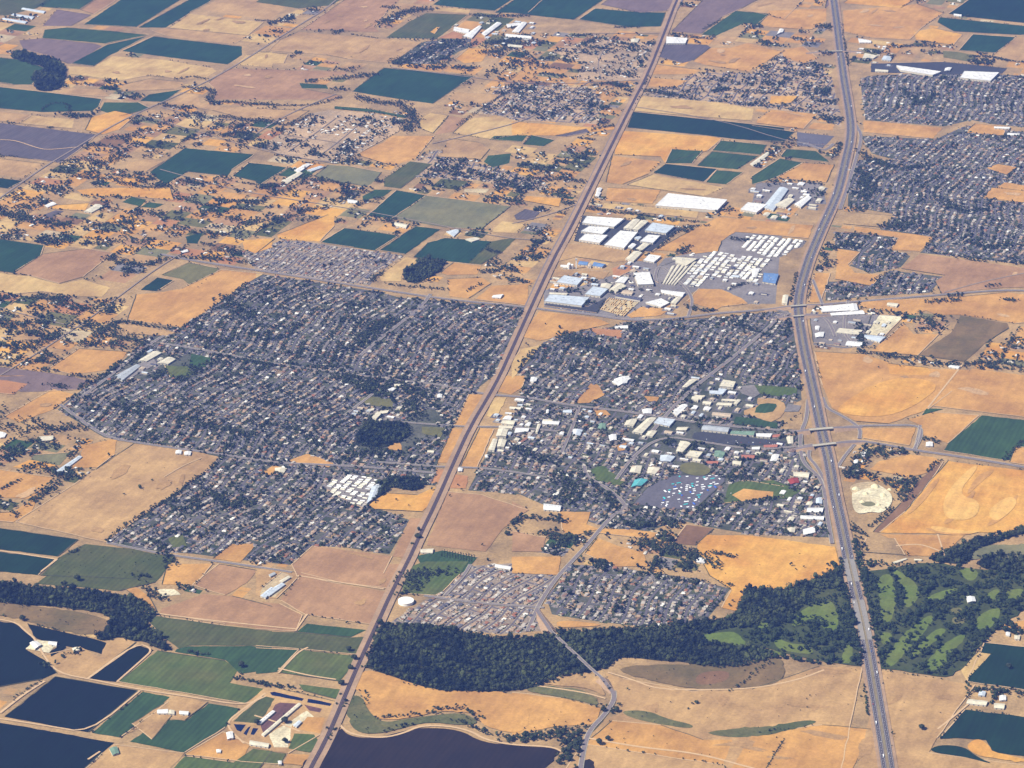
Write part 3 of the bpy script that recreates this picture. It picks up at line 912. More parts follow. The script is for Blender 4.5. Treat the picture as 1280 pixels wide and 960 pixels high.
FWY = W('1035,-60 1038,-30 1042,0 1046,30 1050,64 1055,101 1060,130 1064,159 1062,180 1058,197 1050,232 1043,252 1030,280 1021,301 1012,322 1006,341 1000,362 997,384 1000,408 1005,437 1010,460 1016,487 1020,505 1026,536 1031,556 1036,576 1043,619 1051.6,656 1062,709 1074,758 1085,811 1094,864 1103,917 1110,960 1116,1000 1124,1050', 2)
RAIL = W('870,-50 846,0 831,40 810,93 789,133 765,181 730,252 712,288 690,328 664,384 640,437 625,470 612,494 588,534 567,579 546,627 524,672 509,705 490,740 471,782 450,827 434,864 421,896 405,931 389,960 360,1020', 1)
m_asph = plain_mat('asphalt', (84, 78, 82), .9, .16, 1 / 14.0)
m_asph2 = plain_mat('worn_asphalt', (122, 112, 110), .9, .14, 1 / 12.0)
m_street = plain_mat('street_asphalt', (98, 92, 96), .9, .14, 1 / 10.0)
m_conc = plain_mat('concrete', (176, 168, 148), .85, .10, 1 / 8.0)
m_deck = plain_mat('bridge_deck', (140, 134, 126), .85, .12, 1 / 9.0)
m_cnty = plain_mat('county_asphalt', (142, 126, 112), .9, .14, 1 / 12.0)
m_paint = plain_mat('road_paint', (215, 212, 205), .8, .05)
m_dirt = plain_mat('dirt_track', (196, 164, 122), .95, .12, 1 / 12.0)
m_ballast = plain_mat('ballast', (74, 62, 64), .95, .2, 1 / 5.0)
m_steel = plain_mat('rail_steel', (120, 105, 98), .5, .1)
m_verge = soil_mat('verge', (166, 138, 108), (146, 118, 90), .7, .02, .95, .15)
m_grassv = soil_mat('median_grass', (128, 118, 92), (140, 120, 90), .7, .02, .95, .15)

ZR = 3.6        # roads lie on their own low embankment, above the field sheets
strips('highway_verge', [(FWY, 58)], m_verge, ZR - .5, claim=0)
strips('railway_verge', [(RAIL, 46)], m_verge, ZR - .45, claim=0)
strips('median_grass', [(FWY, 14)], m_grassv, ZR + .15, claim=None)
strips('highway', [(offset_line(FWY, 11.5), 14.5), (offset_line(FWY, -11.5), 14.5)], m_asph, ZR + .25, claim=12)
# lane paint
def dashes(P, off, on=6.0, gap=9.0, width=.5, n0=0):
    L = offset_line(P, off)
    seg = np.linalg.norm(np.diff(L, axis=0), axis=1); s = np.concatenate([[0], np.cumsum(seg)])
    t = np.arange(0, s[-1] - on, on + gap)
    out = []
    for a in t:
        q = np.array([[np.interp(u, s, L[:, 0]), np.interp(u, s, L[:, 1])] for u in (a, a + on / 2, a + on)])
        out.append((q, width))
    return out
pm = []
for c in (-11.5, 11.5):
    for e in (-5.2, 5.2):
        pm.append((offset_line(FWY, c + e), .45))
    pm += dashes(FWY, c)
strips('lane_markings', pm, m_paint, ZR + .32, claim=None)

ROADS = '''
track_road W 14 852,0 829,40 806,93 785,133 760,181 725,252 706,288 684,328 658,384
avenue W 13 200,318 240,326 285,333 340,341 410,352 480,363 560,375 655,384 700,390 743,394 783,401 830,400 866,396 895,392 940,389 969,386 988,383
avenue W 13 1008,382 1028,381 1089,376 1163,370 1210,366 1253,363 1290,364
avenue W 12 969,387 992,394
avenue W 10 1003,394 1012,393 1030,397 1038,406 1044,421
avenue W 12 553,483 590,490 612,494 660,497 688,503 720,508 790,516 852,526 880,530 940,536 1001,540 1012,538
avenue W 11 1041,536 1067,533 1110,532 1150,532 1152,545 1143,562
avenue W 9 770,600 790,572 826,545 880,553 940,563 996,559 1016,556
avenue W 13 1046,554 1070,551 1099,555 1147,564 1206,572 1290,586
avenue W 9 500,528 553,532 590,534 640,534 700,540
avenue W 9 470,578 545,584 596,585 640,590 700,600
avenue W 11 1028,497 1033,511 1050,519 1068,530 1076,538 1074,549
avenue W 11 1010,500 1008,525 1001,540 1000,560 1004,580 1022,594 1030,608 1033,640 1040,680
avenue W 10 1012,562 1010,572 1020,582 1030,600 1034,612
avenue W 9 1047,584 1056,570 1068,556
avenue W 8 1150,532 1148,545 1144,560
avenue W 11 659,790 674,755 693,726 712,705 730,686 746,667 765,645 783,635 775,624 755,608 733,597 730,582
avenue W 12 767,864 768,876 754,896 740,910 733,923 728,945 722,990
farm_road W 8 733,923 800,935 870,942 930,958 990,975
avenue W 12 980,392 955,415 930,436 906,455 871,482 852,499 834,518 815,540
avenue W 9 701,568 711,545 720,523 724,508
avenue W 10 205,430 265,440 340,455 450,470 560,483
avenue W 11 75,506 130,547 167,553 220,561 276,568 340,579 420,582 480,586 545,592
avenue W 9 134,679 202,693 270,702 340,712 365,716
avenue W 11 450,445 480,420 527,384 538,368
avenue W 8 430,520 450,505 470,490 488,470
avenue W 10 100,498 145,465 180,435 205,420
county_road W 11 -20,262 53,210 90,188 127,165 170,142 240,112 290,85 328,61 365,37 410,10 430,-10
county_road W 9 320,168 345,151 385,132 420,118
county_road W 9 200,212 300,240 420,258 520,276 640,300 690,300
county_road W 9 490,85 590,97 650,105 745,104 800,100
county_road W 9 540,180 600,166 660,150 700,125 740,100
county_road W 9 200,134 260,150 320,150
county_road W 8 0,385 60,402 150,420 205,430
county_road W 8 0,470 50,440 110,400 150,370 190,340 225,318
county_road W 8 170,143 260,168 330,190 420,205
county_road W 9 730,42 830,42
county_road W 8 788,133 900,150 993,180 1040,182
county_road W 8 640,280 690,268 730,252
avenue W 9 860,396 868,372 842,345 822,330 818,352
avenue W 9 1016,350 1028,381
avenue W 8 1060,376 1052,420 1080,440
avenue W 12 1063,140 1070,158 1078,170 1068,205 1060,232 1050,262
avenue W 12 1042,180 1030,190 1010,180 995,178
county_road W 9 1180,366 1230,352 1290,340
county_road W 6 690,60 735,62 790,66
county_road W 6 760,52 745,80 752,100
county_road W 6 355,170 400,175 440,182
county_road W 6 360,190 390,170 420,148
county_road W 6 400,195 430,172 455,150
farm_track W 5 0,775 21,779 32,790 44,799 53,818 71,842 120,851 170,862 240,872 305,883 332,871
farm_track W 5 109,849 170,804 192,812 178,825 146,853
farm_track W 5 0,899 60,908 111,917 175,864
farm_track W 7 0,892 30,868 56,852
farm_track W 5 332,867 300,890 285,902 286,912 305,930
farm_track W 5 318,895 345,903 375,915
farm_track W 5 110,950 125,940
farm_track W 5 348,836 385,845 420,850
farm_track W 5 0,689 60,698 72,700
farm_track W 5 71,700 50,716
farm_track W 5 370,788 384,768
farm_track W 5 372,720 420,728 480,737
farm_track W 5 170,764 260,776 370,787
farm_track W 5 348,842 373,815 385,810
avenue W 8 556,745 580,720 588,706
avenue W 9 530,745 600,755 680,760
farm_track W 6 421,902 432,915 450,921 480,923 505,917 525,908 560,908 590,915 605,925 640,932 690,934 702,940
farm_track W 5 760,841 790,850 820,862 870,863 940,862 1000,850 1030,838
farm_track W 5 672,858 730,866 757,874
farm_track W 5 1172,912 1190,898 1217,875
farm_track W 4 1182,700 1172,668
farm_track W 3 205,597 228,583 252,573
farm_track W 8 415,900 450,830 466,800
farm_track W 5 1120,683 1150,680 1176,690
farm_track W 5 1204,455 1160,510
farm_track W 5 0,175 20,176 45,185 60,188 98,184
'''
LINES = {}
for ln in ROADS.strip().splitlines():
    nm, reg, w, s = ln.split(' ', 3)
    LINES.setdefault(nm, []).append((W(s, 2), float(w) * (.72 if nm == 'county_road' else 1.0 if 'track' not in nm else 1.3)))
for k, (nm, runs) in enumerate(LINES.items()):
    strips(nm, runs, {'avenue': m_asph2, 'county_road': m_cnty, 'track_road': m_asph2}.get(nm, m_dirt), ZR - .9 - .06 * k, claim=5 if nm != 'farm_track' else 2)
BORDER_T = []
_dt, _dg = [], []
for P in FEDGE:
    for i_ in range(len(P)):
        p, q = np.array(P[i_]), np.array(P[(i_ + 1) % len(P)])
        L = np.linalg.norm(q - p)
        if L < 110 or max(abs(p[0]), abs(q[0])) > 3300: continue
        a_, b_ = to_px(*p), to_px(*q)
        if abs(a_[0] - b_[0]) < 3 or abs(a_[1] - b_[1]) < 1.5: continue      # not a real field border
        u = rng.random()
        m = smooth_line(rough([p, q], 1.0, 40, 3, False), 0)
        if u < .32: _dt.append((m, 3.4))
        elif u < .62: _dg.append((m, 2.8))
        if rng.random() < .22: BORDER_T.append(m)
strips('headland_track', _dt, m_dirt, ZR - 1.25, claim=None)
strips('ditch_grass', _dg, soil_mat('ditch', (74, 78, 56), (96, 88, 62), .9, 0, .95, .3), ZR - 1.22, claim=None)
strips('kerb', [(offset_line(P, s * (w / 2 + 1.2)), 1.6) for P, w in LINES['avenue'] for s in (-1, 1)], m_conc, ZR - .93, claim=None)
# the railway: ballast, two tracks
strips('railway_ballast', [(RAIL, 13)], m_ballast, ZR, claim=10)
strips('railway_tracks', [(offset_line(RAIL, d), .35) for d in (-3.3, -1.8, 1.8, 3.3)], m_steel, ZR + .2, claim=None)

# ------------------------------------------------------------ fill the districts
LOOSE = {'far_suburb': .5, 'lane_suburb': .45, 'school_suburb': .4, 'creek_suburb': .6, 'far_east_suburb': .12, 'east_town': .14, 'highway_suburb': .2, 'corner_suburb': .2}
def fill_district(name, poly_px, ang, dens):
    P = np.array(town_polys[name])
    a = math.radians(21.0 + ang)
    U = np.array([math.sin(a), math.cos(a)]); Vv = np.array([U[1], -U[0]])       # along / across the streets
    C = P.mean(0)
    q = (P - C) @ np.stack([U, Vv], 1)
    u0, v0 = q.min(0); u1, v1 = q.max(0)
    new = name.startswith('south_west') or name == 'north_town'
    lot_d, road = (24.0, 12.0) if new else (28.0, 13.0)
    per = 2 * lot_d + road
    r = np.random.default_rng(abs(sum(map(ord, name))))
    ph = r.uniform(0, 6.28, 4)
    amp = 30.0 if name in ('west_town', 'north_east_suburb', 'east_suburb', 'far_east_suburb') else 16.0
    def warp(u, v):
        du = amp * np.sin(v / 190 + ph[0]) + amp * .6 * np.sin(u / 260 + ph[1])
        dv = amp * np.sin(u / 170 + ph[2]) + amp * .8 * np.sin(v / 230 + ph[3]) + 7 * np.sin(u / 47 + v / 150 + ph[0])
        return C + np.outer(u + du, U) + np.outer(v + dv, Vv)
    def ok(Q):
        j, i = cells(Q[:, 0], Q[:, 1])
        return in_poly(Q[:, 0], Q[:, 1], P) & free[j, i] & ~mask_nt[j, i]
    blockL = 210.0
    v = v0
    n = 0
    while v < v1:
        us = np.arange(u0, u1, 12.0)
        L = warp(us, np.full(len(us), v))
        for run in keep_runs(L, ok(L)):
            STREETS.append((run, road * (.46 if new else .6)))
        # cross streets
        for ub in np.arange(u0 + 60 * (n % 3), u1, blockL):
            vs = np.linspace(v, v + per, 6)
            Lc = warp(np.full(6, ub), vs)
            for run in keep_runs(Lc, ok(Lc)):
                STREETS.append((run, road * .58))
        for side in (-1, 1):
            u = u0 + r.uniform(0, 10)
            while u < u1:
                lw = r.uniform(14.5, 18) if new else r.uniform(15, 22)
                k = ((u - (u0 + 60 * (n % 3))) % blockL)
                if k > 11 and k < blockL - 11 and r.random() > LOOSE.get(name, .06):
                    set_b = road / 2 + 5.5 + (5.5 if new else 6.0)
                    vc = v + side * (set_b + r.uniform(-1, 3.6))
                    c = warp(np.array([u]), np.array([vc]))
                    if ok(c)[0]:
                        c = c[0]
                        s = r.uniform(.88, 1.14)
                        rot = -a + math.pi / 2 * (0 if r.random() < .6 else 1) + (math.pi if side > 0 else 0)
                        w_, d_ = (lw - r.uniform(2.4, 5.0), r.uniform(11, 15))
                        HOUSES.append((c[0], c[1], w_ * s, d_ * s, -a + (math.pi / 2 if side > 0 else -math.pi / 2), name))
                        yk = r.random()
                        if yk < .75:
                            qd = warp(np.array([u - lw * .48, u + lw * .48, u + lw * .48, u - lw * .48]), np.array([v + side * (road / 2 + 1)] * 2 + [v + side * (lot_d + road / 2 - 1)] * 2))
                            YARDS[('yardgreen' if yk < (.18 if new else .32) else 'yardtan' if yk < .5 else 'yardgray')].append(qd)
                        if r.random() < .8:
                            dc = warp(np.array([u + r.uniform(-3, 3)]), np.array([v + side * (road / 2 + 2.8)]))[0]
                            DRIVES.append((dc[0], dc[1], -a))
                        for _ in range(5 if not new else 1):
                            if r.random() < dens * (.62 + .62 * np.sin(u / 113 + ph[1] + v / 81) * np.sin(v / 127 - u / 170 + ph[2])):
                                o_ = r.choice([road / 2 + 2.5, lot_d + road / 2 - 3, lot_d + road / 2 - 7])
                                t = warp(np.array([u + r.uniform(-8, 8)]), np.array([v + side * (o_ + r.uniform(-2, 2))]))[0]
                                YTREES.append((t[0], t[1], r.uniform(2.8, 5.2) * (.62 if new else 1.0) * (1.7 if r.random() < .16 else 1.0), name))
                u += lw
        v += per
        n += 1

for k, v in DIST.items():
    fill_district(k, v[0], v[1], v[2])
    P = np.array(town_polys[k])
    # groves where yards have run together under old trees
    x0, y0 = P.min(0); x1, y1 = P.max(0)
    n = int((x1 - x0) * (y1 - y0) / (5200 if k == 'west_town' else 7500) * v[2] ** 1.3)
    for _ in range(n):
        cx, cy = rng.uniform(x0, x1), rng.uniform(y0, y1)
        g_, sg = rng.integers(3, 16), rng.uniform(9, 24)
        for _ in range(g_):
            x, y = cx + rng.normal(0, sg), cy + rng.normal(0, sg)
            j, i = cells(x, y)
            if in_poly(np.array([x]), np.array([y]), P)[0] and free[j, i]:
                YTREES.append((x, y, rng.uniform(4.2, 7.8), k))
for k_, Q in YARDS.items():
    V, Fc = [], []
    for n_, q in enumerate(Q):
        if area2(q) < 0: q = q[::-1]
        b = len(V); V += [(p[0], p[1], .16 + .01 * (n_ % 2)) for p in q]; Fc.append((b, b + 1, b + 2, b + 3))
    prop(link('yard_ground', mesh_py('yard_ground', V, Fc, [gm(k_)])), kind='structure')
strips('residential_streets', STREETS, m_street, .42, claim=None)
for P, w in STREETS:
    claim_line(P, w + 2, notree, True)
V, T = [], []
for x, y, a in DRIVES:
    c, s = math.cos(a), math.sin(a)
    b = len(V)
    for u, w in ((-3.4, -3.0), (3.4, -3.0), (3.4, 3.0), (-3.4, 3.0)):
        V.append((x + u * c - w * s, y + u * s + w * c, .50))
    T.append((b, b + 1, b + 2, b + 3))
prop(link('driveways', mesh_py('driveways', V, T, [m_conc])), kind='structure')

# ------------------------------------------------------------ small holdings: lots, farmhouses, scattered trees
LOTS = {k: [] for k in ('tan', 'orange', 'gold', 'straw', 'pink', 'olive', 'sage', 'green', 'brown', 'moss', 'rust', 'graylot', 'pale')}
RHOUSES, RTREES = [], []
RURAL = [
 ('W', '-90,120 160,120 300,100 345,140 480,200 640,180 700,190 745,160 735,240 660,378 560,370 470,300 330,300 210,400 150,450 90,500 -90,560 -90,300', (70, 130), .62, 1.0),
 ('W', '-90,50 160,-20 660,-20 640,60 560,100 480,110 300,100 160,130 -90,125', (90, 170), .30, .5),
 ('W', '600,40 830,40 800,110 760,170 600,170 560,130 640,90', (60, 110), .5, .45),
 ('W', '860,0 1040,0 1048,70 1056,170 1000,160 900,60 800,110', (70, 120), .5, .9),
 ('W', '1060,0 1340,0 1340,100 1150,85 1060,80', (70, 120), .4, .7),
 ('W', '-90,540 130,548 140,600 60,660 -90,640', (60, 110), .5, .9),
 ('W', '1020,380 1180,370 1340,340 1340,460 1200,460 1080,445 1020,440', (60, 110), .5, .8),
 ('W', '640,690 760,655 870,655 900,700 820,715 715,705 640,720', (50, 80), .75, 1.6),
 ('W', '820,120 1000,140 1050,180 1050,260 960,235 930,180 820,190', (60, 110), .5, .5),
 ('W', '1045,560 1150,560 1140,620 1100,650 1060,640 1048,600', (60, 90), .5, 1.2),
 ('W', '260,690 365,706 330,770 200,770', (50, 90), .4, .5),
 ('W', '1060,200 1075,300 1040,350 1020,340', (50, 80), .4, 1.),
 ('W', '700,232 830,262 990,260 980,300 860,320 830,400 700,390 690,330', (40, 70), .15, .25),
 ('W', '640,42 820,48 800,110 700,110 640,90', (30, 60), .75, .3),
 ('W', '345,150 510,140 440,200 320,185', (30, 60), .7, .3),
 ('W', '-90,860 430,860 390,1040 -90,1040', (60, 110), .10, .35),
]
names_l = list(LOTS)
used = np.zeros_like(free)
for pass_ in (0, 1):
  for reg, s, (l0, l1), hp, td in RURAL:
    hp = min(.95, hp * 1.6)
    if pass_: l0, l1, hp = l0 * .5, l1 * .55, hp * .6
    P = np.array([ground(x, y) for x, y in pts(reg, s)])
    C = P.mean(0)
    q = (P - C) @ np.stack([NS, EW], 1)
    (u0, v0), (u1, v1) = q.min(0), q.max(0)
    v = v0
    while v < v1:
        wv = rng.uniform(l0, l1) * 1.2
        u = u0 + rng.uniform(-60, 0)
        while u < u1:
            wu = rng.uniform(l0, l1)
            quad = []
            for du, dv in ((2, 2), (wu - 2, 2), (wu - 2, wv - 2), (2, wv - 2)):
                quad.append(C + NS * (u + du) + EW * (v + dv))
            cc = C + NS * (u + wu / 2) + EW * (v + wv / 2)
            Q = np.array(quad + [cc])
            j, i = cells(Q[:, 0], Q[:, 1])
            if in_poly(Q[-1:, 0], Q[-1:, 1], P)[0] and free[j, i].all() and not used[j, i].any():
                claim_poly(quad, used, True)
                key = names_l[rng.choice(len(names_l), p=[.17, .22, .12, .12, .09, .05, .05, .03, .04, .03, .03, .025, .025])]
                LOTS[key].append(quad)
                if rng.random() < hp:
                    h = cc + rng.normal(0, wu * .16, 2)
                    RHOUSES.append((h[0], h[1], rng.uniform(14, 22), rng.uniform(10, 15), -math.radians(21) + (0 if rng.random() < .5 else math.pi / 2), 'rural'))
                    if rng.random() < .8:
                        g = h + rng.normal(0, 22, 2)
                        RHOUSES.append((g[0], g[1], rng.uniform(9, 26), rng.uniform(8, 13), -math.radians(21) + (0 if rng.random() < .5 else math.pi / 2), 'shed'))
                    for _ in range(rng.poisson(9 * td)):
                        t = h + rng.normal(0, 17, 2)
                        RTREES.append((t[0], t[1], rng.uniform(4.5, 9.5), 'rural'))
                if rng.random() < .42 * td:      # a row of trees along one edge
                    a, b = (quad[0], quad[1]) if rng.random() < .5 else (quad[1], quad[2])
                    m = int(np.linalg.norm(b - a) / 9)
                    for f in np.linspace(0, 1, m + 1):
                        if rng.random() < .75:
                            t = a + (b - a) * f + rng.normal(0, 2, 2)
                            RTREES.append((t[0], t[1], rng.uniform(4.5, 9), 'rural'))
                if rng.random() < .32 * td:
                    c0 = cc + rng.normal(0, wu * .3, 2)
                    for _ in range(rng.integers(8, 34)):
                        t = c0 + rng.normal(0, 22, 2)
                        RTREES.append((t[0], t[1], rng.uniform(4.5, 9), 'rural'))
            u += wu
        v += wv
for s, n in (('-60,110 170,130 330,130 480,200 640,190 735,200 700,300 640,370 480,300 330,300 230,340 150,440 -60,560', 330), ('-60,370 110,365 200,430 150,470 60,480 -60,500', 70),
             ('330,20 640,60 600,120 480,110 330,120', 60), ('620,50 830,50 770,150 600,140', 50), ('870,60 1050,80 1050,250 960,230', 50), ('1060,200 1300,340 1300,470 1030,450 1040,330', 60), ('-60,470 110,560 30,650 -60,650', 40),
             ('640,640 780,655 870,690 860,720 700,700 630,690', 26)):
    P = np.array([ground(x, y) for x, y in pts('W', s)]); lo, hi = P.min(0), P.max(0)
    for _ in range(n * 2):
        cx, cy = rng.uniform(lo, hi)
        j, i = cells(cx, cy)
        if not free[j, i] or not in_poly(np.array([cx]), np.array([cy]), P)[0]: continue
        lx, ly, th = rng.uniform(10, 60), rng.uniform(6, 22), rng.choice([math.radians(69), math.radians(-21)])
        for _ in range(rng.integers(6, 34)):
            u_, v_ = rng.normal(0, lx), rng.normal(0, ly)
            RTREES.append((cx + u_ * math.cos(th) - v_ * math.sin(th), cy + u_ * math.sin(th) + v_ * math.cos(th), rng.uniform(3.6, 8.5), 'rural'))
for k, Q in LOTS.items():
    V, Fc = [], []
    for q in Q:
        b = len(V); V += [(p[0], p[1], .06) for p in q]; Fc.append((b, b + 3, b + 2, b + 1) if area2(q) < 0 else (b, b + 1, b + 2, b + 3))
    if Fc:
        prop(link('pasture_ground', mesh_py('pasture_ground', V, Fc, [gm(k)])), kind='structure')
# ------------------------------------------------------------ large buildings, one thing each
def zat(x, y):
    j, i = cells(x, y)
    return float(zmap[j, i])

ROOFC = {'white': (228, 226, 218), 'cream': (214, 205, 178), 'grey': (172, 176, 176), 'silver': (196, 204, 208), 'blue': (108, 138, 178),
         'tan': (196, 176, 148), 'brown': (134, 112, 100), 'red': (150, 66, 54), 'teal': (92, 168, 168), 'dark': (88, 88, 100), 'rust': (176, 112, 88), 'green': (120, 146, 122)}
def roof_mat(c):
    """sheet roofing: seams every few metres, weather stains, patched panels"""
    key = 'roof_' + c
    if key in MATS: return MATS[key]
    m = plain_mat(key, ROOFC[c], .55, .22, 1 / 16.0)
    nt = m.node_tree; b = nt.nodes['Principled BSDF']
    src = b.inputs['Base Color'].links[0].from_socket
    geo = nt.nodes.new('ShaderNodeNewGeometry')
    rot = nt.nodes.new('ShaderNodeVectorRotate'); rot.rotation_type = 'Z_AXIS'; rot.inputs['Angle'].default_value = math.radians(21)
    nt.links.new(geo.outputs['Position'], rot.inputs['Vector'])
    br = nt.nodes.new('ShaderNodeTexBrick')
    br.inputs['Scale'].default_value = 1.0; br.inputs['Mortar Size'].default_value = .35
    br.inputs['Brick Width'].default_value = 22.0; br.inputs['Row Height'].default_value = 7.5
    br.inputs['Color1'].default_value = (1, 1, 1, 1); br.inputs['Color2'].default_value = (.93, .93, .94, 1); br.inputs['Mortar'].default_value = (.84, .84, .86, 1)
    nt.links.new(rot.outputs['Vector'], br.inputs['Vector'])
    mx = nt.nodes.new('ShaderNodeVectorMath'); mx.operation = 'MULTIPLY'
    nt.links.new(src, mx.inputs[0]); nt.links.new(br.outputs['Color'], mx.inputs[1])
    nt.links.new(mx.outputs['Vector'], b.inputs['Base Color'])
    return m
m_wall_l = plain_mat('wall_pale', (206, 196, 172), .85, .06)
m_wall_g = plain_mat('wall_grey', (150, 148, 148), .85, .06)
m_wall_b = plain_mat('wall_stucco', (186, 164, 138), .85, .06)
m_door = plain_mat('roller_door', (120, 124, 130), .6, .05)
m_vent = plain_mat('roof_unit', (176, 178, 180), .5, .05)

def building(reg, s, color, h, label, cat='warehouse', name=None, group=None, pitched=None, units=True, wall=None):
    """a building from its four roof corners: walls, roof, loading doors, rooftop units"""
    P = wpts(reg, s, h)
    if area2(P) < 0: P = P[::-1]
    P = [np.array(p) for p in P]
    c = sum(P) / len(P)
    z0 = zat(*c)
    root = link(name or cat.replace(' ', '_'), None, None, (c[0], c[1], z0))
    root.empty_display_size = 5
    prop(root, label, cat, group)
    L = [p - c for p in P]
    n = len(L)
    V = [(p[0], p[1], 0) for p in L] + [(p[0], p[1], h) for p in L]
    Fc = [(i, (i + 1) % n, n + (i + 1) % n, n + i) for i in range(n)]
    link('wall', mesh_py('wall', V, Fc, [wall or m_wall_l]), root)
    ins = [p * (1 + 1.2 / max(np.linalg.norm(p), 1)) for p in L]
    e = [np.linalg.norm(L[(i + 1) % n] - L[i]) for i in range(n)]
    if pitched is None: pitched = n == 4 and min(e) < 46
    if pitched and n == 4:
        k = 0 if e[0] + e[2] < e[1] + e[3] else 1        # the short ends carry the gables
        a, b, d, f = [ins[(k + i) % 4] for i in range(4)]
        m1, m2 = (a + b) / 2, (d + f) / 2
        rise = min(e) * .09 + .4
        V = [(*a, h), (*b, h), (*d, h), (*f, h), (*m1, h + rise), (*m2, h + rise)]
        V += [(v[0], v[1], v[2] - .3) for v in V]
        Fc = [(0, 4, 5, 3), (4, 1, 2, 5), (0, 1, 4), (2, 3, 5), (6, 9, 11, 10), (10, 11, 8, 7), (0, 3, 9, 6), (1, 7, 8, 2), (0, 6, 7, 1), (2, 8, 9, 3)]
        ro = link('roof', mesh_py('roof', V, Fc, [roof_mat(color)]), root)
        if max(e) > 60 and units:
            for t in np.linspace(.15, .85, 5):
                p = m1 * (1 - t) + m2 * t; zz = h + rise + .5
                V = [(p[0] - 1.2, p[1] - 1.2, zz), (p[0] + 1.2, p[1] - 1.2, zz), (p[0] + 1.2, p[1] + 1.2, zz), (p[0] - 1.2, p[1] + 1.2, zz), (p[0], p[1], zz + 1.2)]
                V += [(v[0], v[1], zz - 1.0) for v in V[:4]]
                Fc = [(0, 1, 4), (1, 2, 4), (2, 3, 4), (3, 0, 4)] + [(5 + i, 5 + (i + 1) % 4, (i + 1) % 4, i) for i in range(4)]
                link('roof_vent', mesh_py('roof_vent', V, Fc, [m_vent]), ro)
    else:
        # flat roof behind a parapet
        inn = [p * (1 - 1.3 / max(np.linalg.norm(p), 2)) for p in ins]
        V = [(*p, h + .9) for p in ins] + [(*p, h + .9) for p in inn] + [(*p, h + .15) for p in inn] + [(*p, h - .4) for p in ins]
        Fc = []
        for i in range(n):
            j = (i + 1) % n
            Fc += [(i, j, n + j, n + i), (n + i, n + j, 2 * n + j, 2 * n + i), (3 * n + i, 3 * n + j, j, i)]
        Fc.append(tuple(2 * n + i for i in range(n)))
        ro = link('roof', mesh_py('roof', V, Fc, [roof_mat(color)]), root)
        if units and min(e) > 25:
            rr = random.Random(int(abs(c[0]) * 10) + int(abs(c[1])))
            for _ in range(min(6, 2 + int(min(e) / 25))):
                f, g = rr.uniform(.2, .8), rr.uniform(.2, .8)
                p = (L[0] * (1 - f) + L[1] * f) * (1 - g) + (L[3 % n] * (1 - f) + L[2] * f) * g
                w = rr.uniform(1.2, 2.4)
                V = [(p[0] + a * w, p[1] + b * w, h + zc) for zc in (.16, 1.9) for a, b in ((-1, -1), (1, -1), (1, 1), (-1, 1))]
                V += [(p[0] + a * w * .6, p[1] + b * w * .6, h + 2.3) for a, b in ((-1, -1), (1, -1), (1, 1), (-1, 1))]
                Fc = [(4 * q + i, 4 * q + (i + 1) % 4, 4 * q + 4 + (i + 1) % 4, 4 * q + 4 + i) for q in (0, 1) for i in range(4)] + [(8, 9, 10, 11)]
                link('rooftop_unit', mesh_py('rooftop_unit', V, Fc, [m_vent]), ro)
    # a row of doors in the two walls nearest the camera
    k = min(range(n), key=lambda i: (L[i] + L[(i + 1) % n])[1])
    a, b = L[k], L[(k + 1) % n]
    m = int(e[k] // 14)
    out = np.array([(b - a)[1], -(b - a)[0]]) / max(e[k], 1) * .12
    for i in range(min(m, 8)):
        t = (i + .5) / m
        p, d = a + (b - a) * t + out, (b - a) / e[k] * 2.2
        hd = min(h - 1.2, 4.2)
        V = [(*(p - d), .02), (*(p + d), .02), (*(p + d), hd), (*(p - d), hd)]
        V += [(v[0] - out[0] * .8, v[1] - out[1] * .8, v[2]) for v in V]
        link('door', mesh_py('door', V, [(0, 1, 2, 3), (0, 3, 7, 4), (1, 5, 6, 2), (3, 2, 6, 7)], [m_door]), root)
    claim_poly([(p[0], p[1]) for p in P])
    return root

